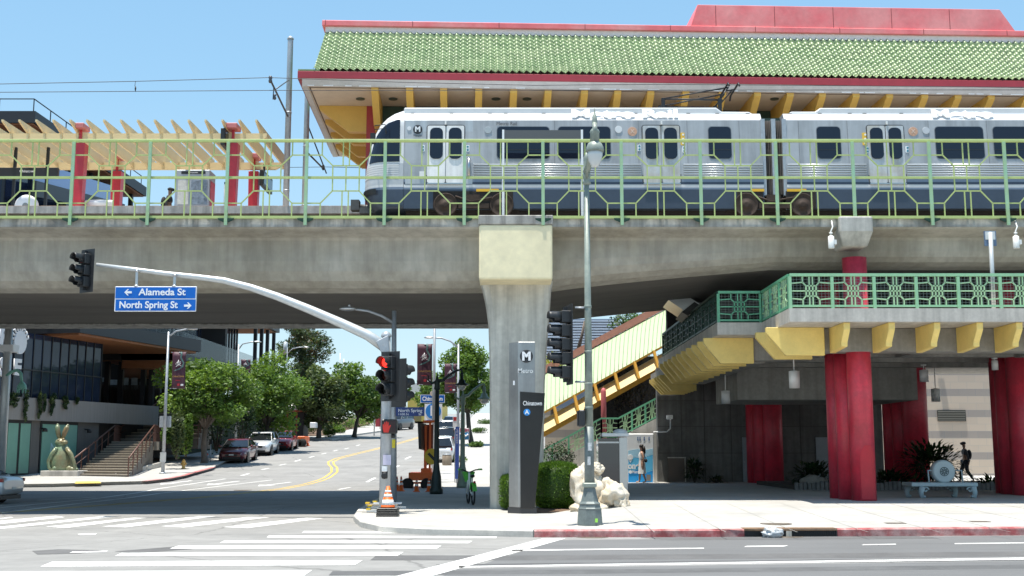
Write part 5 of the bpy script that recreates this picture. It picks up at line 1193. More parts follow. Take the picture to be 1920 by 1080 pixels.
    b = MB(); b.box(hL-.10, hL+.012, -hW*.42, hW*.42, zh-.42, zh-.3); b.box(hL-.16, hL-.01, -hW*.62, hW*.62, .27, .4); bd(b, 'grille', BLACK)
    for x in (hL+.015, -hL-.015): b = MB(); b.box(x-.01, x+.01, -.15, .15, .5, .58); bd(b, 'number_plate', PLT)
    b = MB(); b.box(-hL+.1, hL-.2, -hW*.8, hW*.8, gc-.04, gc+.1); bd(b, 'underbody', BLACK)
    return t
PM = lambda n, c: M('car_paint_'+n, c, .3, .3, coat=.8)
def street_dir(u, v, u2, v2): a, b_ = G(u, v), G(u2, v2); return math.atan2(b_.y-a.y, b_.x-a.x)
hd = math.atan2(-1, -.34)
def park(u, v, nm, lab, cat, paint, rz, **k):
    p = G(u, v); return car(nm, lab, cat, (p.x, p.y, h(p.x, p.y)), rz, paint, **k)
sl_ = lambda t, pitch: setattr(t, 'rotation_euler', (0, pitch, t.rotation_euler.z)) or t
hd1 = street_dir(532, 838, 446, 866)
sl_(park(447, 865, 'parked_sedan', 'dark maroon sedan parked nearest along the red kerb', 'car', PM('maroon', (.12, .008, .018)), hd1), .05)
sl_(park(492, 852, 'parked_suv', 'white compact sport utility car parked between two red cars', 'car', PM('white', (.72, .73, .74)), hd1, Ht=1.6, L=4.45, suv=True), .05)
sl_(park(531, 843, 'parked_hatchback', 'bright red car parked behind the white one', 'car', PM('red', (.30, .008, .012)), hd1, L=4.5), .05)
p_ = G(-25, 946); car('white_sedan', 'white sedan with dark tinted windows driving out of the frame under the viaduct', 'car', (p_.x-1.75, p_.y+.8, h(p_.x, p_.y)), R(176), PM('white', (.72, .73, .74)), L=4.8, Ht=1.45, group='')
RG = 'cars queued by the far kerb'
for u, v, lab, paint, suv, ht in ((826, 868, 'pale sport utility car behind the orange trailer', PM('white', (.72, .73, .74)), True, 1.7), (833, 842, 'black car second behind the orange trailer', PM('black', (.015, .015, .018)), True, 1.7), (838, 826, 'white pickup like car third behind the trailer', PM('white', (.72, .73, .74)), True, 1.8), (846, 806, 'silver car farthest in the row past the parking sign', PM('silver', (.4, .42, .44)), False, 1.5)):
    a = street_dir(820, 872, 862, 800); sl_(park(u, v, 'queued_car', lab, 'car', paint, a, suv=suv, Ht=ht, group=RG), -.05)
sl_(park(748, 806, 'grey_pickup', 'dark grey sport utility car driving down the hill behind the street name sign', 'car', PM('grey', (.10, .105, .115)), R(250), suv=True, Ht=1.85, L=4.9, group=''), .05)
# ------------------------------------------------------------------ signals and street poles
LENSR = M('red_lens_lit', (1, .03, .02), .3, emit=1.6); LENSRD = M('red_lens_dim', (.22, .012, .01), .25); LENSD = M('dark_lens', (.012, .012, .012), .2); LENSA = M('amber_lens_dark', (.06, .012, .008), .25)
SIG = M('signal_housing', (.022, .024, .027), .45, var=.1)
def sighead(name, label, c, aim, n=3, lens=None, dia=.3, back=True, side=.0, group=None):
    """c: centre of the head, aim: direction the lenses face"""
    c = Vector(c); aim = Vector(aim).normalized(); sx = Vector((-aim.y, aim.x, 0)); up = Vector((0, 0, 1)); t = thing(name, label, 'traffic light', c, group)
    H_ = n*(dia+.06); 
    def obox(b, o, hx, hy, hz):  # half sizes along sx, aim, up
        vs = [c+o+sx*i*hx+aim*j*hy+up*k*hz for i, j, k in ((-1, -1, -1), (1, -1, -1), (1, 1, -1), (-1, 1, -1), (-1, -1, 1), (1, -1, 1), (1, 1, 1), (-1, 1, 1))]
        b.add(vs, [(0, 3, 2, 1), (4, 5, 6, 7), (0, 1, 5, 4), (1, 2, 6, 5), (2, 3, 7, 6), (3, 0, 4, 7)])
    for k in range(n):
        b = MB(); z = (n-1)/2*(dia+.06)-k*(dia+.06); obox(b, up*z, dia*.56, .11, dia*.55); b.build('housing', SIG, t, bevel=.02)
        q = c+up*z+aim*.111
        b = MB(); b.lathe(q, [(.01, .012), (dia*.3, .008), (dia*.46, 0)], 20, 0, aim); b.build('lens', (lens or [LENSR, LENSA, LENSD])[min(k, 2)], t)
        b = MB(); rows = []
        for d_ in (0, .12, .24, .3):
            rows.append([q+(sx*math.cos(a)+up*math.sin(a))*dia*.5+aim*(d_*(1 if math.sin(a) > -.35 else .55)) for a in [R(-60+300*i/24) for i in range(25)]])
        b.grid(rows); o = b.build('visor', SIG, t); m_ = o.modifiers.new('solid', 'SOLIDIFY'); m_.thickness = .012
    if back:
        b = MB(); obox(b, -aim*.1, dia*.56+.13, .008, H_/2+.13); b.build('backplate', SIG, t, bevel=.006)
    for s_ in (-1, 1): b = MB(); obox(b, up*s_*(H_/2+.03), .05, .05, .04); b.build('bracket', BLACKM, t)
    return t
sb_ = W(722, 962); SY = sb_.y
sp_ = thing('signal_pole', 'tall galvanised signal pole with long tapering mast arm at the corner', 'signal pole', sb_)
px_ = lambda u, v, Y=SY: P(u, v, Y)
r0 = 10.5/2150*SY
b = MB(); xb_ = P(722, 900, SY).x; zt_ = P(722, 632, SY).z; b.tube([(xb_, SY, sb_.z-.05), (xb_, SY, 3), (P(724, 640, SY).x, SY, zt_)], [r0, r0*.9, r0*.78], 18); b.build('pole', GALV, sp_)
b = MB(); b.lathe((P(724, 640, SY).x, SY, zt_), [(r0*.9, 0), (r0*.95, .04), (r0*.7, .12), (.02, .17)], 16); b.build('cap', GALV, sp_)
b = MB(); b.lathe((xb_, SY, sb_.z), [(r0*1.8, 0), (r0*1.8, .04), (r0*1.2, .06)], 18); b.build('base_plate', GALV, sp_)
arm = [(720, 650), (690, 629), (640, 606), (580, 580), (520, 556), (470, 539), (420, 526), (370, 519.5), (310, 513), (250, 505), (181, 496)]
YA = SY-.05
b = MB(); b.tube([P(u, v, YA+i*.02) for i, (u, v) in enumerate(arm)], [lerp(.155, .05, i/10) for i in range(11)], 12); b.build('mast_arm', GALVL, sp_)
b = MB(); q = P(716, 645, YA); b.prism([P(704, 640, YA-.15), P(728, 628, YA-.15), P(730, 660, YA-.15), P(716, 664, YA-.15)], (0, .3, 0)); b.build('arm_socket', GALV, sp_, bevel=.02)
b = MB(); pbox(b, 718, 853, 733, 872, SY-r0-.03, .03); b.build('notice_plate', M('notice_lilac', (.62, .58, .72), .5, var=.1, sc=9), sp_)
b = MB(); pbox(b, 716, 874, 726, 886, SY-r0-.03, .03); b.build('crossing_notice', SWHITE, sp_)
b = MB(); p = P(721, 892, SY-r0-.05); b.lathe(p, [(.09, 0), (.09, .05), (.05, .06)], 14, 0, (0, -1, 0)); b.box(p.x-.08, p.x+.08, p.y, p.y+.06, p.z-.08, p.z+.12); b.build('push_button', BLACK, sp_, bevel=.01)
aimL = Vector((-.62, -1, 0))
q = P(158, 507, YA+.2); sighead('traffic_light', 'traffic light with dim red lens hung at the tip of the mast arm', q, (-.6, -1, 0), 3, [LENSRD, LENSD, LENSD], .27)
q = P(728, 705, SY-.5); sighead('traffic_light', 'lit red traffic light mounted on the front of the signal pole', q, (-.5, -1, 0), 3, None, .31)
q = P(752, 718, SY+.6); sighead('traffic_light', 'black back of a traffic light seen behind the signal pole', q, (.8, 1, 0), 3, [LENSD]*3, .31)
ps = thing('pedestrian_signal', 'square black pedestrian signal showing a red hand on the signal pole', 'crossing signal', P(730, 800, SY-.4))
b = MB(); pbox(b, 715, 786, 744, 813, SY-.5, .26); b.build('housing', SIG, ps, bevel=.03)
b = MB(); pbox(b, 717.5, 788.5, 741.5, 810.5, SY-.52, .015); b.build('screen', M('egg_crate_black', (.03, .012, .012), .5), ps)
b = MB(); c_ = P(724, 801, SY-.53)
hm = M('hand_lit', (.6, .03, .02), .4, emit=.06)
b.prism([c_+Vector((x*.011, 0, z*.011)) for x, z in ((-6, -13), (6, -13), (9, -2), (12, 4), (10, 6), (6, 2), (6, 12), (3.6, 12.5), (3, 4), (2, 14), (-.6, 14.5), (-1, 4), (-2.4, 12.5), (-5, 12), (-4.6, 3), (-6.4, 8), (-8.6, 7), (-8, -4))], (0, .008, 0)); b.build('red_hand', hm, ps)
b = MB(); q = P(737, 818, SY-.3); b.lathe(q, [(.05, -.05), (.06, 0), (.05, .1)], 10); b.build('mount', BLACKM, ps)
# street name signs on the arm
sn = thing('street_name_sign', 'blue double street name sign hanging from the mast arm', 'sign', P(291, 536, YA))
b = MB(); pbox(b, 215, 537, 368, 584, YA-.02, .05); b.build('border', SWHITE, sn, bevel=.01)
b = MB(); pbox(b, 216.5, 538.5, 366.5, 559.5, YA-.028, .01); pbox(b, 216.5, 561.5, 366.5, 582.5, YA-.028, .01); b.build('panel', SBLUE, sn)
kk = SY/2150
text('lettering', 'Alameda St', 12.5*kk, P(304, 548, YA-.034), SWHITE, sn, wid=89*kk, bold=.03)
text('lettering', 'North Spring St', 12.5*kk, P(278, 572, YA-.034), SWHITE, sn, wid=110*kk, bold=.03)
def arrow(b, u, v, s_, Y):
    c_ = P(u, v, Y); k = kk
    pts = [(-7, 0), (-1, 6), (1.5, 6), (-2, 2), (7, 2), (7, -2), (-2, -2), (1.5, -6), (-1, -6)]
    b.prism([c_+Vector((x*s_*k, 0, z*k)) for x, z in pts], (0, .006, 0))
b = MB(); arrow(b, 240, 548, 1, YA-.036); b.build('arrow', SWHITE, sn); b = MB(); arrow(b, 352, 573, -1, YA-.036); b.build('arrow', SWHITE, sn)
for u, v in ((257, 508), (328, 516)):
    b = MB(); a, c_ = P(u, v, YA+.05), P(u-1, 538, YA+.05); b.bar(a, c_, .07, .03); b.lathe(a-Vector((0, 0, .03)), [(.06, 0), (.06, .06)], 8); b.lathe(c_, [(.09, 0), (.06, .05)], 8); b.build('hanger', ALU, sn)
# light pole behind the signal pole
l2 = W(738, 948); lp2 = thing('street_light', 'grey street light pole directly behind the signal pole', 'street light', l2)
b = MB(); b.tube([(P(738, 900, l2.y).x, l2.y, l2.z-.05), (P(739, 590, l2.y).x, l2.y, P(739, 583, l2.y).z)], [.11, .075], 12); b.build('pole', GALV, lp2)
b = MB(); b.tube([P(739, 606, l2.y), P(715, 592, l2.y-.2), P(690, 583, l2.y-.4), P(664, 579.5, l2.y-.6)], [.05, .045, .04, .035], 8); b.build('arm', GALV, lp2)
b = MB(); q = P(652, 579, l2.y-.7); b.ell(q, (.27, .13, .07), 16, 8); b.lathe(q+Vector((.05, 0, .05)), [(.04, 0), (.05, .06), (.02, .1)], 8); b.build('lamp_head', ALU, lp2)
sn2 = thing('street_name_sign', 'dark navy street name sign for the 1100 block of North Spring', 'sign', P(768, 771, l2.y-.2))
b = MB(); pbox(b, 742, 763.5, 796, 780, l2.y-.16, .03); b.build('panel', SNAVY, sn2, bevel=.005)
k2 = l2.y/2150; text('lettering', 'North Spring', 6.2*k2, P(769, 770, l2.y-.165), SWHITE, sn2, wid=44*k2); text('lettering', '1100 N          St', 3.6*k2, P(768, 777, l2.y-.165), SWHITE, sn2, wid=42*k2)
b = MB(); pbox(b, 735, 824, 741, 840, l2.y-.14, .03); b2 = b.build('yellow_tag', M('tag_yellow', (.8, .62, .03), .5), lp2)
# street lights with banners
BAN = M('banner_maroon', (.085, .03, .05), .6, var=.12, sc=1.5); SNK = M('banner_teal', (.10, .19, .18), .6); GOLD = M('banner_gold', (.55, .33, .09), .6); BRED = M('banner_red', (.45, .03, .04), .6)
def banner(par, x, y, z0, z1, wd, label, s_=1):
    t = thing('street_banner', label, 'banner', (x+s_*wd/2, y, z1), 'maroon banners on the street lights'); xa, xb = (x+.1*s_, x+s_*(wd+.1)); xa, xb = min(xa, xb), max(xa, xb); cx_ = (xa+xb)/2; H_ = z1-z0
    rows = [[Vector((lerp(xa, xb, i/6), y+.03*math.sin(i*1.1+j*.5), lerp(z0, z1, j/8))) for i in range(7)] for j in range(9)]
    b = MB(); b.grid(rows); o = b.build('cloth', BAN, t); m_ = o.modifiers.new('solid', 'SOLIDIFY'); m_.thickness = .01
    b = MB(); pts = [(cx_+wd*kx, y-.055, z0+H_*kz) for kx, kz in ((.12, 1.0), (.2, .93), (.14, .86), (.22, .78), (.36, .7), (.3, .6), (.05, .54), (-.22, .5), (-.36, .48))]
    b.tube(pts, [.05*wd/.8, .06*wd/.8, .06*wd/.8, .05*wd/.8, .05*wd/.8, .05*wd/.8, .04*wd/.8, .03*wd/.8, .012], 6); b.v = [(p[0], y-.05+(p[1]-(y-.055))*.1, p[2]) for p in b.v]; b.build('snake_drawing', SNK, t)
    b = MB()
    for st in ([(-.25, .66), (-.1, .74), (-.14, .6)], [(-.02, .78), (-.04, .62)], [(0, .7), (.12, .74), (.04, .64), (.2, .62)], [(-.2, .6), (.0, .66), (.14, .68)]): b.tube([(cx_+wd*kx, y-.06, z0+H_*kz) for kx, kz in st], .018*wd/.8, 5)
    b.build('brush_mark', SWHITE, t)
    text('lettering', 'CHINATOWN', H_*.04, (cx_, y-.05, z0+H_*.33), GOLD, t, wid=wd*.84)
    b = MB(); b.box(cx_-wd*.2, cx_+wd*.15, y-.055, y-.05, z0+H_*.22, z0+H_*.235); b.build('red_lettering_block', BRED, t); b = MB(); b.box(cx_-wd*.05, cx_+wd*.12, y-.055, y-.05, z0+H_*.08, z0+H_*.14); b.build('red_lettering_block', BRED, t)
    b = MB(); b.box(cx_+wd*.2, cx_+wd*.4, y-.055, y-.05, z0+H_*.08, z0+H_*.13); b.build('white_lettering_block', SWHITE, t)
    b = MB(); b.tube([(x, y+.02, z1-.02), (xb if s_ > 0 else xa, y+.02, z1-.02)], .02, 6); b.tube([(x, y+.02, z0+.02), (xb if s_ > 0 else xa, y+.02, z0+.02)], .02, 6); b.build('banner_rod', GALV, t)
def slight(u, v, ut, vt, arm_, label, r=.1, head='cobra'):
    p = W(u, v); Y = p.y; t = thing('street_light', label, 'street light', p); tp = P(ut, vt, Y); tp.y = Y
    b = MB(); b.tube([(p.x, Y, p.z-.05), (p.x, Y, tp.z)], [r, r*.55], 12); b.lathe((p.x, Y, p.z), [(r*2, 0), (r*2, .04), (r*1.2, .08)], 12); b.build('pole', GALV, t)
    if arm_:
        pts = [Vector((p.x, Y, P(a, c_, Y).z)) if i == 0 else P(a, c_, Y) for i, (a, c_) in enumerate(arm_)]
        b = MB(); b.tube(pts, .045, 8); b.build('arm', GALV, t)
        b = MB(); q = pts[-1]; b.ell(q, (.32, .14, .07), 14, 8); b.build('lamp_head', ALU, t)
    return t, p.x, Y
t, x, Y = slight(305, 888, 316, 622, [(316, 632), (330, 621), (348, 617.5), (360, 617)], 'grey street light with a banner on the pavement before the broad street tree')
banner(t, x+.18, Y, P(330, 729, Y).z, P(330, 660, Y).z, 25/2150*Y, 'maroon snake banner hanging before the broad street tree')
b = MB(); pbox(b, 299, 780, 318, 801, Y+.12, .3); b.build('control_box', GALV, t); b = MB(); pbox(b, 300, 848, 311, 866, Y-.16, .03); b.build('parking_notice', GALVL, t)
t, x, Y = slight(441, 850, 445, 646, [(445, 655), (455, 645), (470, 641.5), (482, 641)], 'grey street light rising between the two leafy street trees')
banner(t, x+.1, Y, P(458, 702, Y).z, P(458, 674, Y).z, 18/2150*Y, 'partly hidden maroon banner between the two leafy street trees'); b = MB(); pbox(b, 439, 770, 450, 791, Y-.14, .03); b.build('parking_notice', GALVL, t)
t, x, Y = slight(534, 815, 535, 650, [(535, 664), (548, 654), (562, 651), (574, 651)], 'distant street light with a pale cylinder in front of the pine')
b = MB(); q = P(535, 660, Y); b.lathe((q.x, Y, P(535, 663, Y).z), [(.2, 0), (.2, 1.1), (.1, 1.15)], 12); b.build('antenna_cylinder', GALVL, t)
t, x, Y = slight(812, 905, 811, 560, None, 'tall plain pole carrying the larger maroon banner past the signal pole', .1)
banner(t, x-.0, Y, P(792, 722, Y).z, P(792, 645, Y).z, 28/2150*Y, 'larger maroon snake banner high on the pole beside the signal', -1)
t, x, Y = slight(858, 890, 856, 645, [(856, 652), (845, 640), (828, 634), (806, 633)], 'slim street light with arm reaching toward the larger banner', .09)
banner(t, x-.0, Y, P(842, 737, Y).z, P(842, 682, Y).z, 22/2150*Y, 'smaller maroon banner in front of the leafy tree beside the pier', -1)
cs = thing('district_sign', 'blue Chinatown district sign with small round emblem on the banner pole', 'sign', P(811, 747, 50))
Y = G(812, 905).y-.15; b = MB(); pbox(b, 788, 740, 834, 755.5, Y, .03); b.build('border', SWHITE, cs); b = MB(); pbox(b, 789, 741, 833, 754.5, Y-.006, .01); b.build('panel', SBLUE, cs); text('lettering', 'Chinatown', 7.5/2150*Y, P(811, 748, Y-.01), SWHITE, cs, wid=38/2150*Y, bold=.05)
b = MB(); disc(P(811, 738, Y-.02), 5/2150*Y, .02, 18, mb=b); b.build('emblem', M('emblem_tan', (.55, .48, .4), .5), cs)
pk = thing('parking_sign', 'white sign with large blue circled letter P', 'sign', P(812, 773, Y))
b = MB(); pbox(b, 796, 757, 829, 790, Y-.02, .03); b.build('panel', SWHITE, pk)
b = MB(); disc(P(812.5, 771, Y-.022), 14.5/2150*Y, .015, 28, mb=b); b.build('blue_disc', M('parking_blue', (.02, .22, .62), .4), pk); text('letter', 'P', 17/2150*Y, P(813, 771, Y-.04), SWHITE, pk, bold=.07)
b = MB(); pbox(b, 800, 787.5, 824, 789, Y-.03, .01); b.build('blue_strip', SBLUE, pk)
# ornate lamp posts behind
def pendant(u, v, ut, vt, tip, m_, label, r=.11, scroll=True):
    p = W(u, v); Y = p.y; t = thing('pendant_lamp_post', label, 'lamp post', p); z1 = P(ut, vt, Y).z; k = Y/2150
    b = MB(); b.lathe((p.x, Y, p.z-.02), [(r*2.4, 0), (r*2.4, .18), (r*1.9, .3), (r*1.7, .7), (r*1.2, .95), (r*1.1, 1.1), (r, 1.2), (r*.75, z1-p.z-.4), (r*1.2, z1-p.z-.35), (r*.9, z1-p.z-.2), (r*1.1, z1-p.z-.1), (r*.3, z1-p.z+.15), (.01, z1-p.z+.35)], 14); b.build('post', m_, t)
    a = Vector((p.x, Y, z1-.05)); e = P(*tip, Y); d_ = e-a
    b = MB(); b.tube([a, a+d_*.25+Vector((0, 0, -.08)), a+d_*.5+Vector((0, 0, .02)), a+d_*.8+Vector((0, 0, .06)), e, e-Vector((0, 0, .25))], [.07, .065, .055, .05, .045, .03], 8)
    if scroll: b.tube([a, a-Vector((d_.x*.22, 0, .1)), a-Vector((d_.x*.38, 0, -.05)), a-Vector((d_.x*.34, 0, -.22))], [.06, .05, .04, .025], 8)
    b.build('arm', m_, t)
    q = e-Vector((0, 0, .2)); s_ = k
    b = MB(); b.lathe(q, [(2*s_, 4*s_), (3*s_, 0), (3*s_, -8*s_), (5.5*s_, -10*s_), (6.5*s_, -15*s_), (13*s_, -19*s_), (13*s_, -20*s_), (9*s_, -20*s_)], 20); b.build('shade', m_, t)
    b = MB(); b.lathe(q, [(8.6*s_, -20.2*s_), (8*s_, -24*s_), (5*s_, -28*s_), (.5*s_, -29.5*s_)], 18); b.build('globe', M('lamp_globe', (.55, .56, .54), .15, spec=.7, trans=.3), t)
    return t
pendant(818, 926, 820, 712, (866, 693), M('lamp_black_green', (.02, .035, .035), .4, .3), 'black green lamp post with scroll arm and black pendant lantern')
pendant(867, 914, 868, 742, (908, 720), M('lamp_pale_green', (.22, .30, .25), .45, .2), 'pale green lamp post with curved arm beside the pier')
bl = W(857, 906); bp = thing('banner_pylon', 'slim tall blue street pylon with white lettering down its face', 'sign', bl)
b = MB(); pbox(b, 853.5, 800, 860.5, 898, bl.y, .1); b.build('panel', M('pylon_blue', (.03, .07, .30), .4), bp); b = MB(); pbox(b, 854.5, 898, 859.5, 908, bl.y+.02, .06); b.build('foot', GALV, bp)
for i, ch in enumerate('STREET'): text('lettering', ch, 3.6/2150*bl.y, P(857, 806+i*5, bl.y-.005), SWHITE, bp)
ds = thing('bus_stop_sign', 'white and blue DASH bus stop sign beside the pale green lamp post', 'sign', W(872, 910)); Y = bl.y-.3
b = MB(); pbox(b, 861, 803, 880, 825, Y, .03); b.build('panel', SWHITE, ds, bevel=.02); b = MB(); pbox(b, 862, 811, 879, 824, Y-.005, .01); b.build('blue_field', M('dash_blue', (.05, .30, .65), .4), ds); text('lettering', 'DASH', 6/2150*Y, P(870.5, 806.5, Y-.006), M('dash_red', (.45, .03, .12), .5), ds, wid=17/2150*Y, bold=.04)
b = MB(); b.tube([P(862, 814, Y-.012), P(868, 812, Y-.012), P(873, 818, Y-.012), P(878, 814, Y-.012)], .04, 6); b.build('swoosh', SWHITE, ds); b = MB(); x = P(870, 860, Y+.05).x; b.tube([(x, Y+.06, ds.location.z-.02), (x, Y+.06, P(870, 825, Y).z)], .03, 6); b.build('post', SWHITE, ds)
ns = thing('parking_notice_sign', 'small red and white curb notice sign on a thin post', 'sign', W(851, 900)); b = MB(); pbox(b, 849, 781, 857, 802, bl.y+.5, .02); b.build('panel', SWHITE, ns); b = MB(); pbox(b, 850, 782, 856, 789, bl.y+.49, .01); b.build('red_field', BRED, ns); b = MB(); x = P(853, 850, bl.y+.6).x; b.tube([(x, bl.y+.6, ns.location.z-.1), (x, bl.y+.6, P(853, 802, bl.y+.5).z)], .025, 6); b.build('post', GALV, ns)
bi = thing('litter_bin', 'tan slatted litter bin on the pavement behind the trailer', 'bin', W(838, 872)); q = bi.location; k = q.y/2150; b = MB(); b.lathe(q, [(8*k, 0), (9*k, 2*k), (9*k, 17*k), (8*k, 18.5*k)], 16); b.build('body', M('bin_tan', (.30, .24, .18), .7, var=.3, sc=20, stretch=(4, 4, .1)), bi); b = MB(); b.lathe(q+Vector((0, 0, 18.6*k)), [(9*k, 0), (9*k, 1.5*k), (5*k, 2*k)], 16); b.build('rim', GALV, bi)
for i, (u, v, rp, lab) in enumerate(((848, 866, 8, 'clipped shrub beside the litter bin'), (882, 838, 8, 'dark hedge clump on the far pavement nearest the pier'), (893, 812, 8, 'dark hedge clump halfway up the far pavement'), (902, 795, 7, 'dark hedge clump farthest up the pavement'))):
    p = W(u, v); s_ = rp/2150*p.y; shrub(lab, (p.x+.4, p.y, p.z+s_*.55), (s_*1.9, s_*2.2, s_*.85), 900, .16, LEAF[1:]+LEAFK[:1], 90+i, 'hedge clumps on the far pavement')
# trailer, cones, barricades, bike
tr = W(792, 916); ty = tr.y+.4; tl = thing('message_trailer', 'orange roadwork trailer with raised black message board', 'trailer', tr)
k = ty/2150
b = MB(); pbox(b, 766, 886, 818, 901, ty, 1.2); b.box(P(760, 905, ty).x, P(822, 905, ty).x, ty+.5, ty+.6, P(790, 908, ty).z, P(790, 904, ty).z); b.build('chassis', ORANGE, tl, bevel=.02)
b = MB(); pbox(b, 789, 878, 808, 893, ty+.1, .9); b.build('engine_box', ORANGE, tl, bevel=.03)
b = MB(); pbox(b, 795, 798, 800, 880, ty+.4, .2); pbox(b, 804, 790, 808, 880, ty+.4, .1); pbox(b, 793, 788, 815, 792, ty+.3, .4); b.build('mast', ORANGE, tl)
b = MB(); b.prism([P(783, 793, ty-.1), P(794, 795, ty+.6), P(795, 845, ty+.6), P(785, 842, ty-.1)], (.12, .02, 0)); b.build('message_board', BLACK, tl)
b = MB(); pbox(b, 796, 796, 812, 846, ty+.62, .1); b.build('board_back', M('board_rust', (.16, .05, .03), .6), tl)
for u in (764, 800):
    b = MB(); q = P(u, 908, ty-.05); b.lathe(q, [(.1, -.08), (.25, -.08), (.27, -.05), (.27, .1), (.1, .12)], 18, 0, (0, 1, 0)); b.build('wheel', RUB, tl)
b = MB(); c_ = P(809, 856, ty-.2); b.prism([c_+Vector((13*k*math.cos(R(a)), 0, 15*k*math.sin(R(a)))) for a in range(0, 360, 30)], (0, .02, 0)); b.build('yellow_shield', M('shield_yellow', (.75, .5, .03), .5), tl); b = MB(); b.bar(P(803, 850, ty-.21), P(815, 862, ty-.21), .12, .01, up=(0, 1, 0)); b.build('shield_mark', BLACK, tl)
def cone(u, v, hp, label, stripes=True, base_dark=False, grp='orange traffic cones'):
    p = W(u, v) if u > 690 else G(u, v); s_ = hp*p.y/2150; t = thing('traffic_cone', label, 'cone', p, grp); q = p
    b = MB(); b.lathe(q, [(s_*.22, s_*.05), (s_*.19, s_*.06), (s_*.045, s_), (s_*.02, s_)], 16); b.build('cone', ORANGE, t)
    b = MB(); w_ = s_*.26; b.box(q.x-w_, q.x+w_, q.y-w_, q.y+w_, q.z, q.z+s_*.05); b.build('base', BLACK if base_dark else ORANGE, t, bevel=.01)
    if stripes:
        b = MB()
        for a, c_ in ((.42, .58), (.7, .8)): b.lathe(q, [(lerp(.19, .045, a)*s_+.006, a*s_), (lerp(.19, .045, c_)*s_+.006, c_*s_)], 16)
        b.build('reflective_band', SWHITE, t)
    return t
cone(744, 920, 26, 'orange cone half hidden behind the signal pole'); cone(752, 921, 27, 'orange cone just past the signal pole'); cone(781, 922, 25, 'orange cone before the trailer wheel'); cone(804, 922, 25, 'orange cone at the end of the trailer by the black lamp post')
cone(569, 838, 12, 'small distant orange cone nearest the orange trailer', grp='distant cones'); cone(577, 836, 14, 'small distant orange cone out in the lane', grp='distant cones')
ck = thing('stacked_cone', 'orange cone with white bands on a pile of black rubber bases', 'cone', W(727, 968)); q = ck.location.copy(); s_ = 45*q.y/2150
b = MB()
for i in range(5): w_ = .28; b.box(q.x-w_+i*.004, q.x+w_, q.y-w_, q.y+w_, q.z+i*.045, q.z+i*.045+.04)
b.build('base', BLACK, ck, bevel=.01); z0_ = q.z+.23
b = MB(); b.lathe((q.x, q.y, z0_), [(.2, 0), (.18, .03), (.04, s_*.86), (.03, s_*.86)], 18); b.build('cone', ORANGE, ck)
b = MB()
for a, c_ in ((.12, .36), (.5, .62), (.72, .8)): b.lathe((q.x, q.y, z0_), [(lerp(.185, .04, a)+.006, a*s_*.86), (lerp(.185, .04, c_)+.006, c_*s_*.86)], 18)
b.build('reflective_band', SWHITE, ck)
for i, (u0, u1, v, c_, lab) in enumerate(((688, 716, 949, GALVL, 'folded white barricade on top of the pile by the signal pole'), (690, 760, 945, GALVL, 'longest grey barricade board lying behind the signal pole'), (686, 745, 953, M('board_tan', (.45, .38, .3), .7), 'tan barricade board at the bottom of the pile'), (700, 752, 941, SWHITE, 'white barricade board lying under the yellow tipped one'))):
    bt = thing('barricade', lab, 'barricade', W((u0+u1)/2, 955)); yb_ = SY+.25+.28*(i % 3); b = MB(); x0, x1 = P(u0, 950, yb_).x, P(u1, 950, yb_).x; z = .02+.07*i; b.box(x0, x1, yb_, yb_+.25, z, z+.045); b.build('board', c_, bt); b = MB(); b.box(x0-.03, x0+.08, yb_+.05, yb_+.3, z+.046, z+.09); b.build('yellow_foot', M('shield_yellow', (.75, .5, .03), .5), bt)
# rental bike seen from behind
bk = W(890, 948); bik = thing('rental_bike', 'parked electric rental bike with bright green front basket', 'bicycle', bk)
BG = M('bike_green', (.10, .48, .06), .4); BW = M('bike_white', (.75, .78, .72), .4)
bx, by = bk.x, bk.y
dy_ = Vector((-.18, .98, 0)).normalized()
def bp_(a, z, o=0): return Vector((bx, by, bk.z+z))+dy_*a+Vector((dy_.y, -dy_.x, 0))*o
for a in (.34, 1.4):
    b = MB(); ax_ = Vector((dy_.y, -dy_.x, 0)); c_ = bp_(a, .34); ring_ = [c_+dy_*.32*math.cos(t_)+Vector((0, 0, .32*math.sin(t_))) for t_ in [2*math.pi*i/24 for i in range(25)]]; b.tube(ring_, .03, 6); w_ = b.build('wheel', RUB, bik)
    b = MB()
    for i in range(8): a_ = math.pi*i/4; b.tube([c_, c_+dy_*.3*math.cos(a_)+Vector((0, 0, .3*math.sin(a_)))], .006, 4)
    b.lathe(c_-ax_*.05, [(.05, 0), (.05, .1)], 10, 0, ax_); b.build('spokes', GALV, w_)
b = MB(); b.tube([bp_(.34, .34), bp_(.75, .38), bp_(1.15, .62), bp_(1.2, 1.0)], .04, 8); b.tube([bp_(.75, .38), bp_(.55, .85)], .03, 8); b.tube([bp_(1.4, .34, .05), bp_(1.22, .75, .04)], .025, 6); b.tube([bp_(1.4, .34, -.05), bp_(1.22, .75, -.04)], .025, 6); b.build('frame', BW, bik)
b = MB(); b.grid([[bp_(.34+.37*math.cos(t_), .34+.37*math.sin(t_), o_) for o_ in (-.07, 0, .07)] for t_ in [R(20+i*16) for i in range(10)]]); b.build('mudguard', BG, bik)
b = MB(); b.ell(bp_(.5, .9), (.08, .14, .05), 12, 8); b.build('saddle', BLACK, bik)
b = MB(); b.tube([bp_(1.1, 1.1, -.34), bp_(1.2, 1.08, -.2), bp_(1.22, 1.0, 0), bp_(1.2, 1.08, .2), bp_(1.1, 1.1, .34)], .02, 8); b.build('handlebar', BLACKM, bik)
for o_ in (-.34, .34): b = MB(); b.tube([bp_(1.12, 1.1, o_*.85), bp_(1.0, 1.1, o_*1.12)], .028, 8); b.build('grip', BG, bik)
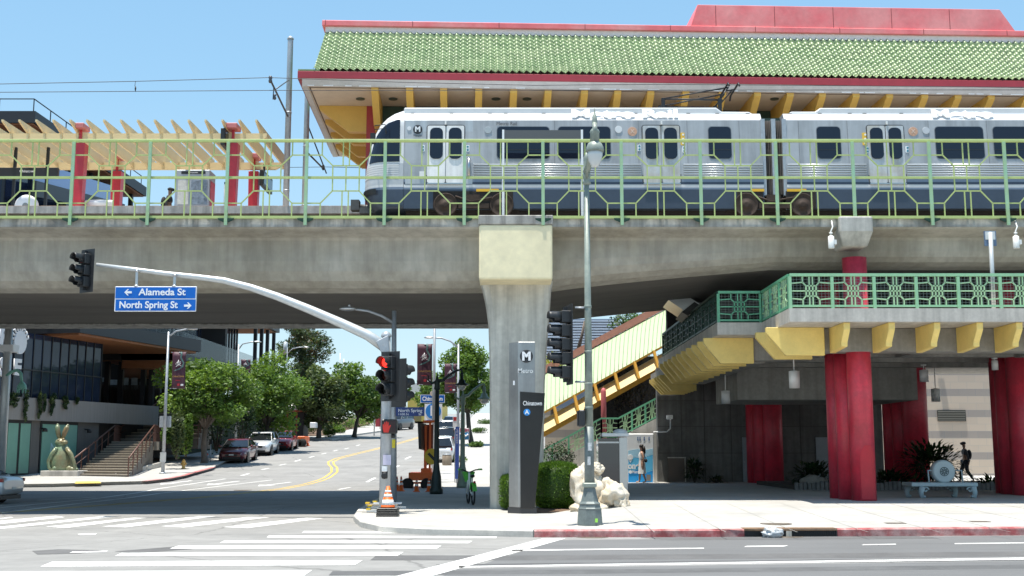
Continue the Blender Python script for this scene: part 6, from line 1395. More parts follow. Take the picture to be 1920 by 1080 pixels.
b = MB(); b.add([bp_(1.3, .7, -.11), bp_(1.3, .7, .11), bp_(1.5, .7, .11), bp_(1.5, .7, -.11), bp_(1.25, 1.02, -.2), bp_(1.25, 1.02, .2), bp_(1.6, 1.02, .2), bp_(1.6, 1.02, -.2)], [(0, 3, 2, 1), (0, 1, 5, 4), (1, 2, 6, 5), (2, 3, 7, 6), (3, 0, 4, 7)]); b.build('basket', BG, bik)
b = MB(); b.ell(bp_(.05, .72), .04, 10, 8); b.build('tail_light', TL, bik)
# hydrants, meters
for u, v, hp, m_, lab in ((344, 879, 18, M('hydrant_yellow', (.60, .38, .10), .5), 'yellow fire hydrant on the pavement at the red kerb'), (384, 862, 20, M('hydrant_red', (.55, .10, .08), .5), 'red and white hydrant standing by the maroon car')):
    p = W(u, v); s_ = hp*p.y/2150; t = thing('fire_hydrant', lab, 'fire hydrant', p); b = MB(); b.lathe(p, [(s_*.26, 0), (s_*.26, s_*.06), (s_*.17, s_*.1), (s_*.16, s_*.62), (s_*.2, s_*.66)], 14); b.build('barrel', m_, t); b = MB(); b.lathe(p, [(s_*.2, s_*.665), (s_*.19, s_*.78), (s_*.1, s_*.92), (s_*.05, s_)], 14); b.build('bonnet', m_ if u < 350 else SWHITE, t)
    for d_ in ((1, 0, 0), (-1, 0, 0), (0, -1, 0)): b = MB(); b.lathe(p+Vector((0, 0, s_*.5)), [(s_*.09, s_*.15), (s_*.1, s_*.26), (s_*.05, s_*.3)], 10, 0, d_); b.build('nozzle', m_, t)
p = W(394, 866); pm = thing('parking_meter', 'grey parking meter post beside the tree trunk and maroon car', 'parking meter', p); b = MB(); b.tube([p, p+Vector((0, 0, 1.1))], .03, 8); b.build('post', GALV, pm); b = MB(); b.box(p.x-.09, p.x+.09, p.y-.07, p.y+.07, p.z+1.1, p.z+1.32); b.ell(p+Vector((0, 0, 1.32)), (.09, .07, .09), 12, 8); b.build('head', BLACKM, pm)
# orange utility trailer + kiosk + walls beyond
p = G(562, 838); ot = thing('utility_trailer', 'small orange and silver trailer parked beyond the red car', 'trailer', p); k = p.y/2150
b = MB(); b.box(p.x-14*k, p.x+9*k, p.y, p.y+2.2, p.z+.35, p.z+.85); b.build('body', ORANGE, ot, bevel=.04); b = MB(); b.box(p.x-14*k, p.x+5*k, p.y-.05, p.y-.002, p.z+.3, p.z+.6); b.build('silver_side', GALVL, ot)
for x in (-4, 5): b = MB(); b.lathe((p.x+x*k, p.y-.1, p.z+.33), [(.1, -.05), (.33, -.05), (.33, .12)], 16, 0, (0, 1, 0)); b.build('wheel', RUB, ot)
Y = 104; kq = thing('dark_kiosk', 'black kiosk with red frame and white roof ornament beyond the red car', 'kiosk', P(552, 808, Y)); b = MB(); z0_ = h(-20, Y)-.1; x0, x1 = P(538, 800, Y).x, P(569, 800, Y).x; b.box(x0, x1, Y, Y+2.5, z0_, P(550, 773, Y).z); b.build('body', M('kiosk_black', (.02, .016, .018), .6), kq)
b = MB()
for u in (539, 556): x = P(u, 800, Y).x; b.box(x-.06, x+.06, Y-.08, Y-.002, z0_, P(550, 772, Y).z)
b.box(x0-.2, x1+.2, Y-.3, Y+2.6, P(550, 772.5, Y).z, P(550, 769.5, Y).z); b.build('frame', M('frame_red_brown', (.35, .07, .03), .5), kq)
b = MB(); q = P(547, 765, Y); b.ell(q, (.7, .3, .35), 14, 8, jit=.5, seed=3); b.build('roof_ornament', SWHITE, kq)
gw_ = MB(); Yw = 112; q0, q1 = P(468, 800, Yw), P(545, 800, Yw); gw_.box(q0.x, q1.x, Yw, Yw+.3, 1.5, P(500, 788, Yw).z); tag(gw_.build('block_wall', M('block_wall_grey', (.34, .32, .30), .9, var=.12, sc=2)), 'low grey block wall between the parked cars and the kiosk', 'wall')
wb_ = MB(); pbox(wb_, 581, 792, 592, 802, 101, 1.0); tag(wb_.build('utility_cabinet', SWHITE, bevel=.03), 'small white utility cabinet in the shrubs beside the kiosk', 'cabinet')
hb = thing('pale_house', 'pale plastered house half hidden by the olive trees', 'house', P(590, 800, 150)); b = MB(); pbox(b, 560, 745, 600, 800, 150, 8); b.build('wall', M('house_plaster', (.45, .47, .5), .8), hb); b = MB(); q0, q1 = P(556, 745, 149), P(604, 745, 149); b.prism([Vector((q0.x, 149, q0.z)), Vector((q1.x, 149, q0.z)), Vector(((q0.x+q1.x)/2, 149, q0.z+2))], (0, 9, 0)); b.build('roof', M('roof_rust', (.30, .12, .08), .8), hb)
hr = thing('red_fence_panel', 'dark red fence panel beside the far pavement', 'fence', P(715, 800, 128)); b = MB(); pbox(b, 704, 776, 728, 800, 128, .2); b.build('panel', M('fence_red', (.30, .03, .04), .6, var=.2), hr); b = MB()
for u in (702, 712, 722, 732): pbox(b, u, 785, u+1, 806, 126, .08)
b.build('post', BLACKM, hr)
yb2 = thing('yellow_building', 'small yellow building with pale domed roof past the street name sign', 'building', P(805, 775, 150)); b = MB(); pbox(b, 764, 742, 828, 790, 150, 14); b.build('wall', M('wall_yellow', (.62, .47, .12), .8, var=.05), yb2)
b = MB(); q0 = P(764, 742, 150); q1 = P(828, 742, 150); n_ = 12; b.prism([Vector((lerp(q0.x-.5, q1.x+.5, i/n_), 149.6, q0.z+1.9*math.sin(math.pi*i/n_)**.7)) for i in range(n_+1)], (0, 15, 0)); b.build('roof', M('roof_pale', (.50, .50, .48), .7), yb2); b = MB(); pbox(b, 774, 770, 790, 790, 149.95, .04); b.build('door', M('door_olive', (.25, .2, .08), .7), yb2)
# distant masts
for u, v0, lab in ((638, 662, 'taller thin distant mast above the trees'), (645, 673, 'shorter thin distant mast above the trees')):
    b = MB(); q = P(u, v0, 190); b.tube([(q.x, 190, 8), q], .1, 6); tag(b.build('distant_mast', GALV), lab, 'mast')
dsn = thing('warning_sign', 'grey back of a diamond road sign on the far pavement', 'sign', P(702, 800, 112)); b = MB(); c_ = P(702, 774, 112); b.prism([c_+Vector((.55*math.cos(R(a)), 0, .55*math.sin(R(a)))) for a in (0, 90, 180, 270)], (0, .03, 0)); b.build('panel', GALVL, dsn); b = MB(); b.tube([(c_.x, 112.06, h(c_.x, 112)), (c_.x, 112.06, c_.z+.5)], .06, 8); b.build('post', GALV, dsn)
# big white pole with octopus lantern
pw = W(1, 905); Yo = pw.y-6; bw = P(3, 885, Yo); ow = thing('octopus_lamp_post', 'thick pale grey pole with green octopus lantern on a curved arm', 'lamp post', (bw.x, Yo, h(bw.x, Yo)+.1))
b = MB(); xo = P(7, 780, Yo).x; b.tube([(xo, Yo, -.2), (xo, Yo, P(10, 560, Yo).z)], [.2, .16], 16); b.build('pole', GALVL, ow)
b = MB(); b.box(xo-.3, xo+.35, Yo-.3, Yo+.3, P(0, 660, Yo).z, P(0, 647, Yo).z); b.build('equipment_box', SWHITE, ow)
OG = M('octopus_green', (.22, .50, .40), .4, var=.1)
b = MB(); b.tube([Vector((xo, Yo-.1, P(0, 706, Yo).z)), P(22, 697, Yo-.2), P(32, 694, Yo-.2), P(39, 700, Yo-.2), P(41, 716, Yo-.2)], [.05, .07, .07, .07, .055], 10); b.build('arm', OG, ow)
q = P(41, 726, Yo-.2); k = Yo/2150; b = MB(); b.lathe(q, [(1.5*k, 11*k), (5*k, 8*k), (8*k, 3*k), (9*k, -2*k), (8*k, -4*k)], 16); b.build('octopus_head', OG, ow); b = MB()
for i in range(7): a = i*.9; b.tube([q+Vector((6.5*k*math.cos(a), 6.5*k*math.sin(a), -3*k)), q+Vector((7.5*k*math.cos(a), 7.5*k*math.sin(a), -7*k)), q+Vector((7.5*k*math.cos(a), 7.5*k*math.sin(a), -11*k))], [1.8*k, 1.4*k, .8*k], 6)
b.build('tentacles', OG, ow)
# ------------------------------------------------------------------ station mezzanine
PZ = .26
mez = thing('station_mezzanine', 'grey concrete mezzanine walkway on yellow brackets beside the pier', 'station platform', (14, 40, 5.3))
Z1, Z0 = 5.65, 5.27
XA = P(1480, 578, 31.9).x; XB = P(1345, 607, 35.5).x; YA1, YB1, YC1 = 31.9, 35.5, 49.0
SLABM = M('slab_edge_concrete', (.50, .47, .42), .8, var=.14, sc=2, streak=.15)
b = MB(); b.prism([(XA, YA1, Z0), (34, YA1, Z0), (34, 53.98, Z0), (P(1264, 800, 54).x, 53.98, Z0), (P(1264, 800, 54).x, 50, Z0), (XB, 50, Z0), (XB, YB1, Z0), (XA, YB1, Z0)], (0, 0, Z1-Z0)); b.build('slab', SLABM, mez)  # rear stretch of slab is added to keep the sun off the back wall
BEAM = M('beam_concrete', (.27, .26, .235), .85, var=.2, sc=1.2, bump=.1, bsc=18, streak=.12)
XR = P(1537, 650, 33.9).x
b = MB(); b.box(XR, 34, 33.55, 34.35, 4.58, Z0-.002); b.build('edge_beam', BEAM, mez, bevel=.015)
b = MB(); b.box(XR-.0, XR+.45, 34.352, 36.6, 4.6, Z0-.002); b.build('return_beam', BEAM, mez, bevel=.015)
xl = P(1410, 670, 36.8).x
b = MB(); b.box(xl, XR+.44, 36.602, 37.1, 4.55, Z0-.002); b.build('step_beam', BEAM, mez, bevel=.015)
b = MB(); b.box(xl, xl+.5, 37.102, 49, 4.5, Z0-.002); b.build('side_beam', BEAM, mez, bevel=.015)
for i, y in enumerate((37.6, 39.8, 42.2)):
    b = MB(); b.box(xl+.502, 30, y, y+.4, 4.75, Z0-.003); b.build('joist', BEAM, mez)
for x in (12.6, 16.5, 20.4): b = MB(); b.box(x, x+.45, 34.352, 37.598, 4.72, Z0-.003); b.build('joist', BEAM, mez)
x0, x1 = P(1382, 720, 43).x, P(1720, 720, 43).x
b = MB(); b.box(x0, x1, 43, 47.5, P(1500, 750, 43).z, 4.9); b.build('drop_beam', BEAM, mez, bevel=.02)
def bracket_y(u, v0, w_=.18):   # fin running back from the front edge
    x = P(u, v0, 32.05).x; b = MB(); b.prism([(x-w_/2, 32.02, Z0-.003), (x-w_/2, 32.02, Z0-.2), (x-w_/2, 32.32, Z0-.54), (x-w_/2, 32.34, Z0-.66), (x-w_/2, 33.548, Z0-.74), (x-w_/2, 33.548, Z0-.003)], (w_, 0, 0)); b.build('bracket', YEL, mez, bevel=.012)
for u in (1587, 1671, 1756, 1836, 1910, 1990): bracket_y(u, 600)
def bracket_x(xe, xr, y, t_=.2, zt=Z0-.003):
    k = (xr-xe); b = MB(); b.prism([(xe, y, zt), (xe, y, zt-.17), (xe+k*.28, y, zt-.72), (xe+k*.33, y, zt-.82), (xr, y, zt-.82), (xr, y, zt)], (0, t_, 0)); b.build('bracket', YEL, mez, bevel=.012)
for y in (33.35, 34.75): bracket_x(P(1437, 600, 33.3).x, XR-.002, y)
for i in range(10): bracket_x(P(1320, 625, 36.4).x, xl-.002, 36.5+i*1.22)
# mezzanine floor hall behind, dark
b = MB(); b.box(XB+.3, 34, 49.2, 49.6, Z1, 8.2); b.build('hall_wall', M('hall_dark', (.05, .05, .052), .7, var=.3), mez)
# railings
def railing(p0, p1, n, name, mat_, t, hgt=1.0, fine=True):
    p0, p1 = Vector(p0), Vector(p1); d = p1-p0; up = Vector((0, 0, hgt))
    pr = MB(); lt = MB(); me_ = MB()
    pr.bar(p0+up, p1+up, .09, .08); pr.bar(p0+up*.08, p1+up*.08, .06, .06)
    for i in range(n+1): q = p0.lerp(p1, i/n); pp = MB(); pp.bar(q, q+up*.95, .085); pp.build('post', mat_[0], t)
    for i in range(n):
        a, c_ = p0.lerp(p1, i/n), p0.lerp(p1, (i+1)/n)
        S = lambda x, z: a.lerp(c_, x)+up*lerp(.1, .95, z)
        for (xa, za), (xb, zb_) in (((.3, 0), (.3, .2)), ((.3, .2), (.38, .32)), ((.38, .32), (.62, .32)), ((.62, .32), (.7, .2)), ((.7, .2), (.7, 0)), ((.3, 1), (.3, .8)), ((.3, .8), (.38, .68)), ((.38, .68), (.62, .68)), ((.62, .68), (.7, .8)), ((.7, .8), (.7, 1)), ((.38, .32), (.38, .68)), ((.62, .32), (.62, .68)), ((0, .5), (.38, .5)), ((.62, .5), (1, .5)), ((.38, .5), (.62, .5)), ((.46, 0), (.46, 1)), ((.54, 0), (.54, 1)), ((0, .24), (.3, .2)), ((.7, .2), (1, .24)), ((0, .76), (.3, .8)), ((.7, .8), (1, .76))):
            lt.bar(S(xa, za), S(xb, zb_), .036, .036)
        if fine:
            for k in range(1, 12): me_.bar(S(k/12, 0), S(k/12, 1), .007)
            for k in range(1, 10): me_.bar(S(0, k/10), S(1, k/10), .007)
    pr.build('rails', mat_[0], t); lt.build('lattice', mat_[1], t)
    if fine: me_.build('wire_mesh', mat_[2], t)
ML = M('lattice_pale_green', (.42, .64, .37), .4, var=.08); WM = M('mesh_grey', (.22, .27, .24), .5)
mr = thing('mezzanine_railing', 'pale green octagon railing with wire mesh along the mezzanine front', 'railing', (16, 32, Z1))
railing((XA+.06, 32.0, Z1), (XA+.06+1.185*13, 32.0, Z1), 13, 'rail', (M('rail_mint', (.30, .56, .33), .4, var=.1), ML, WM), mr, .96)
mr2 = thing('corner_railing', 'green octagon railing on the short stepped corner of the mezzanine', 'railing', (XA, 34, Z1))
railing((XA+.06, 32.1, Z1), (XA+.06, 35.6, Z1), 3, 'rail', (MGREEN, ML, WM), mr2, .96)
railing((XA, 35.6, Z1), (XB+.06, 35.6, Z1), 1, 'rail', (MGREEN, MGREEN, WM), mr2, .96)
mr3 = thing('side_railing', 'dark green railing running back along the shaded mezzanine side', 'railing', (XB, 42, Z1))
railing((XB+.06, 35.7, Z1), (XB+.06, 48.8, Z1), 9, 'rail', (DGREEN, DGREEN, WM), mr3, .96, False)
# columns
def cluster(cs, z0, z1, label, grp='clustered red columns'):
    t = thing('red_column_cluster', label, 'column', (cs[0][0], cs[0][1], z0), grp)
    for i, (x, y, r) in enumerate(cs): b = MB(); b.tube([(x, y, z0-.05), (x, y, z1 if i == 0 else min(z1, 5.2))], r, 28); b.build('shaft', RED, t)
    return t
X_ = lambda u, Y: P(u, 900, Y).x
cluster([(X_(1619, 33.98), 33.98, .355), (X_(1594, 34.75), 34.75, .355), (X_(1577, 35.6), 35.6, .355)], PZ, 7.42, 'triple red column nearest the kerb rising to the concrete capital')
cluster([(X_(1452, 51.5), 51.5, .42), (X_(1431, 52.2), 52.2, .42), (X_(1419, 52.8), 52.8, .42)], PZ, 4.9, 'shaded red column cluster against the dark back wall')
cluster([(X_(1721, 47), 47, .5), (X_(1700, 47.9), 47.9, .5), (X_(1683, 48.8), 48.8, .5)], PZ, 7.4, 'shaded red column cluster behind the broad leafed plant')
cluster([(X_(1925, 38.0), 38.0, .45), (X_(1902, 38.9), 38.9, .45), (X_(1892, 39.8), 39.8, .45)], PZ, 5.2, 'red column cluster cut by the frame edge near the bench')
for u, lab in ((1553, 'red column on the mezzanine behind the front column'), (1880, 'red column on the mezzanine behind the solar panel post')):
    b = MB(); x = P(u, 540, 38).x; b.tube([(x, 38, Z1), (x, 38, 7.6)], .36, 24); tag(b.build('red_column', RED), lab, 'column', 'red columns on the mezzanine')
rp_ = MB(); cx_, cy_ = X_(1619, 33.98), 33.98; rws = []
for k in range(15):
    z = PZ+.55*0+.04+1.55*k/14; wv = 1 if k < 10 else math.sqrt(max(0, 1-((k-10)/4.4)**2)); rws.append([Vector((cx_+.358*math.sin(a), cy_-.358*math.cos(a), z)) for a in [R(10)+wv*R(-38+76*i/10) for i in range(11)]])
rp_.grid(rws); rp_.build('repainted_patch', M('fresh_red_paint', (.50, .016, .03), .5, var=.1), bpy.data.objects['red_column_cluster'])
# lamps
LAMPW = M('lamp_white', (.78, .78, .76), .45)
def can_lamp(u, v0, v1, Y, rp, label, zc):
    k = Y/2150; q = P(u, v1, Y); t = thing('cylinder_lamp', label, 'lamp', q, 'white cylinder lamps'); H_ = P(u, v0, Y).z-q.z
    b = MB(); b.lathe(q, [(rp*k*.9, .02), (rp*k, 0), (rp*k, H_), (rp*k*.3, H_+.02)], 20); b.build('shade', LAMPW, t)
    if zc-(q.z+H_) > .05: b = MB(); b.tube([q+Vector((0, 0, H_)), (q.x, q.y, zc)], .018, 6); b.lathe((q.x, q.y, zc-.05), [(.09, 0), (.1, .05)], 12); b.build('stem', LAMPW, t)
can_lamp(1490, 696, 728, 36.2, 10, 'white pendant lamp hanging alone under the mezzanine corner', Z0)
can_lamp(1623, 660, 671, 35.0, 9.5, 'short white lamp fixed to the beam beside the front red column', 4.75)
can_lamp(1361, 733, 757, 43, 8, 'white pendant lamp farthest in under the yellow brackets', 5.2)
can_lamp(1372, 720, 742, 46, 6, 'white lamp half hidden behind the dropped beam end', 5.2)
can_lamp(1733, 694, 716, 41, 8, 'white lamp at the end of the dropped beam by the stone wall', 4.75)
can_lamp(1866, 676, 694, 38, 6, 'white lamp near the frame edge column cluster', 4.75)
can_lamp(1755, 729, 753, 45, 8, 'grey pendant lamp in front of the striped stone wall', 5.2)
can_lamp(1516, 496, 500, 36, 5, 'small white ceiling light under the viaduct nearest the corner railing', 7.3); can_lamp(1838, 496, 500, 36, 6, 'small white ceiling light under the viaduct by the solar panel post', 7.3)
for u, lab in ((1559, 'white spot lamp bracketed to the viaduct beside the capital'), (1906, 'white spot lamp bracketed to the viaduct near the frame edge')):
    t = thing('spot_lamp', lab, 'lamp', P(u, 466, 33.2), 'white spot lamps'); k = 33.2/2150; q = P(u, 466, 33.2); b = MB(); b.lathe(q, [(5.5*k, 0), (5.8*k, .02), (5.8*k, 23*k), (3*k, 25*k)], 16); b.build('body', LAMPW, t)
    b = MB(); b.tube([q+Vector((0, 0, 25*k)), q+Vector((0, 0, 33*k)), q+Vector((4*k, 0, 42*k)), q+Vector((5*k, .15, 56*k))], .02, 6); b.lathe(q+Vector((0, 0, 28*k)), [(3*k, 0), (3.4*k, 3*k)], 10); b.box(q.x+5*k, q.x+10*k, q.y-.03, q.y+.3, q.z+8*k, q.z+17*k); b.build('bracket', LAMPW, t)
sp2 = thing('solar_panel_post', 'small square panel on a pale pole standing on the mezzanine', 'post', P(1865, 578, 32.6)); a, c_ = P(1863.5, 579, 32.6), P(1857, 436, 32.6)
b = MB(); b.tube([a, c_], .06, 10); b.build('pole', GALVL, sp2); b = MB(); pbox(b, 1846, 433, 1868, 461, 32.66, .05); b.build('panel', M('panel_blue_dark', (.12, .18, .28), .3), sp2); b = MB(); pbox(b, 1847.5, 434, 1866, 449, 32.64, .02); b.build('panel_back', GALVL, sp2)
# ------------------------------------------------------------------ walls and things under the mezzanine
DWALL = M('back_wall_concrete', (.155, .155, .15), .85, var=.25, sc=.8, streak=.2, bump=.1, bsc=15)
bw_ = thing('concrete_back_wall', 'tall board marked concrete wall behind the red columns', 'wall', P(1320, 905, 54))
xw0, xw1, xw2 = P(1233, 800, 54).x, P(1640, 800, 54).x, P(1262, 800, 54).x
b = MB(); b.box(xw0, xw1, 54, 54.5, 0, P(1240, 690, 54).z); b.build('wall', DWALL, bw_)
b = MB()
for u in (1277, 1320, 1370, 1500): x = P(u, 800, 54).x; b.box(x, x+.03, 53.985, 53.999, PZ, 5.2)
for v in (752, 800, 850): b.box(xw0, xw1, 53.985, 53.998, P(1300, v, 54).z, P(1300, v, 54).z+.025)
b.build('board_joint', M('joint_dark2', (.09, .088, .08), .9), bw_)
b = MB(); pbox(b, 1253, 858, 1284, 904, 53.9, .08); b.build('hatch', M('hatch_brown', (.12, .10, .09), .7), bw_); b = MB(); pbox(b, 1252, 857, 1286, 859, 53.88, .09); pbox(b, 1284.2, 859.1, 1286, 905, 53.88, .09); b.build('hatch_frame', CONCL, bw_)
DOORG = M('door_pale_grey', (.34, .38, .42), .5, var=.08)
for u0, u1 in ((1393, 1414), (1531, 1553)): b = MB(); pbox(b, u0, 820, u1, 904, 53.93, .06); d_ = b.build('door', DOORG, bw_); b = MB(); pbox(b, u0+2, 864, u0+4, 868, 53.88, .05); b.build('door_handle', STEEL, d_)
wl = thing('wall_floodlight', 'small bright square floodlight on the concrete wall with conduit', 'lamp', P(1256, 782, 53.8)); b = MB(); pbox(b, 1250, 778, 1262, 786, 53.75, .2); b.build('body', SWHITE, wl, bevel=.02); b = MB(); b.tube([P(1257, 786, 53.9), P(1257, 804, 53.9), P(1250, 810, 53.9), P(1225, 810, 53.9)], .035, 6); b.build('conduit', LAMPW, wl)
# low yellow brackets of the lower ramp
lr = thing('lower_ramp', 'low concrete ramp slab with small yellow brackets against the back wall', 'ramp', P(1240, 735, 52)); zl = P(1240, 704, 50).z
b = MB(); x0, x1 = P(1236, 704, 50).x, P(1330, 704, 50).x; b.box(x0+.1, x1, 49.2, 53.9, zl, zl+.3); b.build('slab', BEAM, lr)
for i in range(5):
    y = 49.6+i*.85; b = MB(); k = 1.6; xe = x0-.05; b.prism([(xe, y, zl-.003), (xe, y, zl-.14), (xe+k*.28, y, zl-.6), (xe+k*.33, y, zl-.68), (xe+k, y, zl-.68), (xe+k, y, zl-.003)], (0, .2, 0)); b.build('bracket', YEL, lr)
# striped stone wall of the far building
sw = thing('striped_stone_building', 'pale stone building wall with alternating grey bands and louvre vents', 'building', P(1800, 895, 66)); Ysw = 66
def stonemat():
    m = bpy.data.materials.new('striped_stone'); m.use_nodes = True; t = m.node_tree; n = t.nodes; L = t.links.new; bb = n['Principled BSDF']; bb.inputs['Roughness'].default_value = .8
    tc = n.new('ShaderNodeTexCoord'); mp = n.new('ShaderNodeMapping'); mp.inputs['Rotation'].default_value = (R(90), 0, 0); L(tc.outputs['Object'], mp.inputs[0])
    br = n.new('ShaderNodeTexBrick'); br.inputs['Scale'].default_value = 1; br.inputs['Brick Width'].default_value = .95; br.inputs['Row Height'].default_value = .4; br.inputs['Mortar Size'].default_value = .012; br.inputs['Color1'].default_value = (.50, .425, .345, 1); br.inputs['Color2'].default_value = (.45, .385, .32, 1); br.inputs['Mortar'].default_value = (.4, .37, .33, 1); L(mp.outputs[0], br.inputs['Vector'])
    sx = n.new('ShaderNodeSeparateXYZ'); L(tc.outputs['Object'], sx.inputs[0]); md = n.new('ShaderNodeMath'); md.operation = 'MODULO'; md.inputs[1].default_value = 1.2; L(sx.outputs['Z'], md.inputs[0]); gt = n.new('ShaderNodeMath'); gt.operation = 'LESS_THAN'; gt.inputs[1].default_value = .4; L(md.outputs[0], gt.inputs[0])
    mx = n.new('ShaderNodeMix'); mx.data_type = 'RGBA'; mx.blend_type = 'MULTIPLY'; mx.inputs[7].default_value = (.62, .66, .74, 1); L(gt.outputs[0], mx.inputs[0]); L(br.outputs[0], mx.inputs[6]); L(mx.outputs[2], bb.inputs['Base Color']); MATS['striped_stone'] = m; return m
b = MB(); b.box(P(1645, 800, Ysw).x, 50, Ysw, Ysw+6, -.2, 11); b.build('wall', stonemat(), sw)
b = MB(); pbox(b, 1758, 769, 1811, 790, Ysw-.05, .04); v_ = b.build('vent', M('vent_dark', (.035, .035, .03), .7), sw); b = MB()
for i in range(6): pbox(b, 1759, 771+i*3.2, 1810, 772+i*3.2, Ysw-.1, .05)
b.build('vent_slat', M('vent_slat_grey', (.25, .25, .22), .6), v_)
b = MB(); pbox(b, 1757, 676, 1768, 683, Ysw-.3, .2); b.build('sensor_box', DK1, sw)
b = MB(); b.box(P(1640, 800, 62).x, 40, 61, 66, PZ-.06, PZ+.03); tag(b.build('bright_pavement', M('bright_pavement', (.55, .54, .51), .85)), None, None, kind='structure')
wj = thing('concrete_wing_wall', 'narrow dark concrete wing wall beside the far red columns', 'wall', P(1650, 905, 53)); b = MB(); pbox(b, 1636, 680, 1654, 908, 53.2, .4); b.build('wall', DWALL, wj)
# planting under the mezzanine
PSTONE = M('edging_stone', (.17, .165, .16), .85, var=.3, sc=5)
pe_ = thing('planter_edging', 'low kerb of upright edging stones round the shaded planting', 'planter', P(1600, 925, 42)); b = MB(); rg = random.Random(4)
for i in range(88): x = lerp(P(1470, 920, 45).x, 24, i/88); y = 43.2-.5*math.sin(i/88*3.1); b.box(x, x+.135, y, y+.12, PZ-.05, PZ+.28+rg.uniform(-.04, .05))
b.build('stones', PSTONE, pe_, bevel=.01)
b = MB(); b.box(P(1470, 920, 45).x, 24, 43.35, 50, PZ-.05, PZ+.15); tag(b.build('planting_soil', M('dark_soil', (.05, .04, .03), .95)), None, None, kind='structure')
def bigleaf(label, u, v0, v1, u0, u1, Y, n, size, seed, mats=LEAFK, name='broad_leaf_plant'):
    c_ = P(u, (v0+v1)/2, Y); k = Y/2150; rg = random.Random(seed); t = thing(name, label, 'plant', (c_.x, Y, PZ)); rx_, rz_ = (u1-u0)/2*k, (v1-v0)/2*k; b = MB()
    for _ in range(n):
        a = rg.uniform(0, 6.28); e = rg.uniform(-.3, 1.2); d = Vector((math.cos(a)*math.cos(e), math.sin(a)*math.cos(e), math.sin(e))); rr_ = rg.uniform(.35, .95); p = Vector((c_.x+d.x*rx_*rr_, Y+d.y*rx_*rr_, c_.z-rz_*.25+d.z*rz_*1.1*rr_)); l_ = size*rg.uniform(.7, 1.3); sd = Vector((-d.y, d.x, 0)).normalized() if abs(d.z) < .99 else Vector((1, 0, 0)); dr = (d*.8+Vector((0, 0, -.55))).normalized(); q = p+d*l_*.5; e_ = q+dr*l_*.6
        b.add([p, p.lerp(q, .6)+sd*l_*.16, q+sd*l_*.12, e_, q-sd*l_*.12, p.lerp(q, .6)-sd*l_*.16], [(0, 1, 5), (1, 2, 4, 5), (2, 3, 4)], rg.choice((0, 1, 2)))
    b.build('foliage', mats, t, weld=False); b = MB()
    for i in range(7): a = i*.9; b.tube([(c_.x, Y, PZ), (c_.x+rx_*.25*math.cos(a), Y+rx_*.25*math.sin(a), c_.z-rz_*.3), (c_.x+rx_*.5*math.cos(a), Y+rx_*.5*math.sin(a), c_.z+rz_*.3)], [.04, .03, .015], 5)
    b.build('stems', BARKD, t)
bigleaf('tall broad leafed plant behind the white drum bench', 1745, 815, 925, 1680, 1812, 44.5, 700, .38, 1)
bigleaf('low spreading plant between the front column and the bench', 1670, 880, 928, 1628, 1715, 44.3, 420, .3, 2); bigleaf('dark low plant beside the boulder near the front column', 1525, 860, 925, 1475, 1570, 45, 500, .3, 3)
bigleaf('thin dark shrub growing against the concrete back wall', 1302, 855, 908, 1285, 1325, 53, 350, .25, 5); bigleaf('low dark plant at the foot of the back wall', 1342, 893, 908, 1322, 1362, 53, 120, .22, 6)
bigleaf('low dark plant at the frame edge beyond the bench', 1860, 893, 925, 1815, 1890, 44.8, 260, .28, 8)
BOUL = M('boulder_grey', (.24, .225, .20), .9, var=.2, sc=2, bump=.4, bsc=10)
for u, v, rx_, rz_, lab, sd_ in ((1524, 906, 22, 16, 'angular grey boulder in the shade left of the front column', 2), (1549, 914, 9, 9, 'small grey boulder next to the larger angular one', 6)):
    q = P(u, v, 43.9); k = 43.9/2150; b = MB(); b.ell(q, (rx_*k, .35, rz_*k), 18, 12, jit=.55, f=1.4, seed=sd_); tag(b.build('boulder', BOUL), lab.replace('left of', 'beside'), 'boulder')
# bench with drum
wbz = W(1770, 935); Yb = wbz.y+.4; bn = thing('drum_bench', 'pale grey bench with ornate scrolled legs and upright drum backrest', 'bench', (P(1770, 935, Yb).x, Yb, PZ)); k = Yb/2150
BPA = M('bench_pale', (.38, .47, .49), .5, var=.08); zt = P(1770, 905, Yb).z
b = MB(); x0, x1 = P(1709, 905, Yb).x, P(1834, 905, Yb).x; b.box(x0, x1, Yb, Yb+.9, zt-.12, zt); b.build('seat', BPA, bn, bevel=.02)
for u, y in ((1731, Yb+.05), (1826, Yb+.05), (1719, Yb+.75), (1806, Yb+.75)):
    x = P(u, 920, Yb).x; s_ = 1 if u < 1770 else -1; b = MB(); b.tube([(x, y, zt-.12), (x-.05*s_, y, zt-.3), (x-.02*s_, y, zt-.5), (x, y, PZ+.06), (x+.05*s_, y, PZ+.02)], [.11, .08, .06, .05, .07], 8); c_ = Vector((x+.1*s_, y, zt-.22)); b.tube([c_+Vector((.09*math.cos(a)*(1-a/9)*s_, 0, .09*math.sin(a)*(1-a/9))) for a in [i*.5 for i in range(14)]], .025, 6); b.build('leg', BPA, bn)
b = MB(); q = P(1767, 884, Yb+.4); rr_ = 21.5*k; b.lathe(q, [(rr_*.86, -.16), (rr_*.97, -.13), (rr_, -.06), (rr_, .06), (rr_*.97, .13), (rr_*.86, .16)], 40, 0, (0, -1, 0)); b.build('drum', M('drum_pale', (.46, .54, .55), .5, var=.05), bn)
b = MB(); c_ = q+Vector((0, -.165, 0))
for r_ in (.13, .08, .035): b.tube([c_+Vector((r_*math.cos(a), 0, r_*math.sin(a))) for a in [2*math.pi*i/20 for i in range(21)]], .012, 5)
for i in range(8): a = math.pi*i/4; b.tube([c_+Vector((.035*math.cos(a), 0, .035*math.sin(a))), c_+Vector((.13*math.cos(a), 0, .13*math.sin(a)))], .01, 5)
b.build('emblem', M('emblem_dark', (.10, .13, .13), .6), bn)
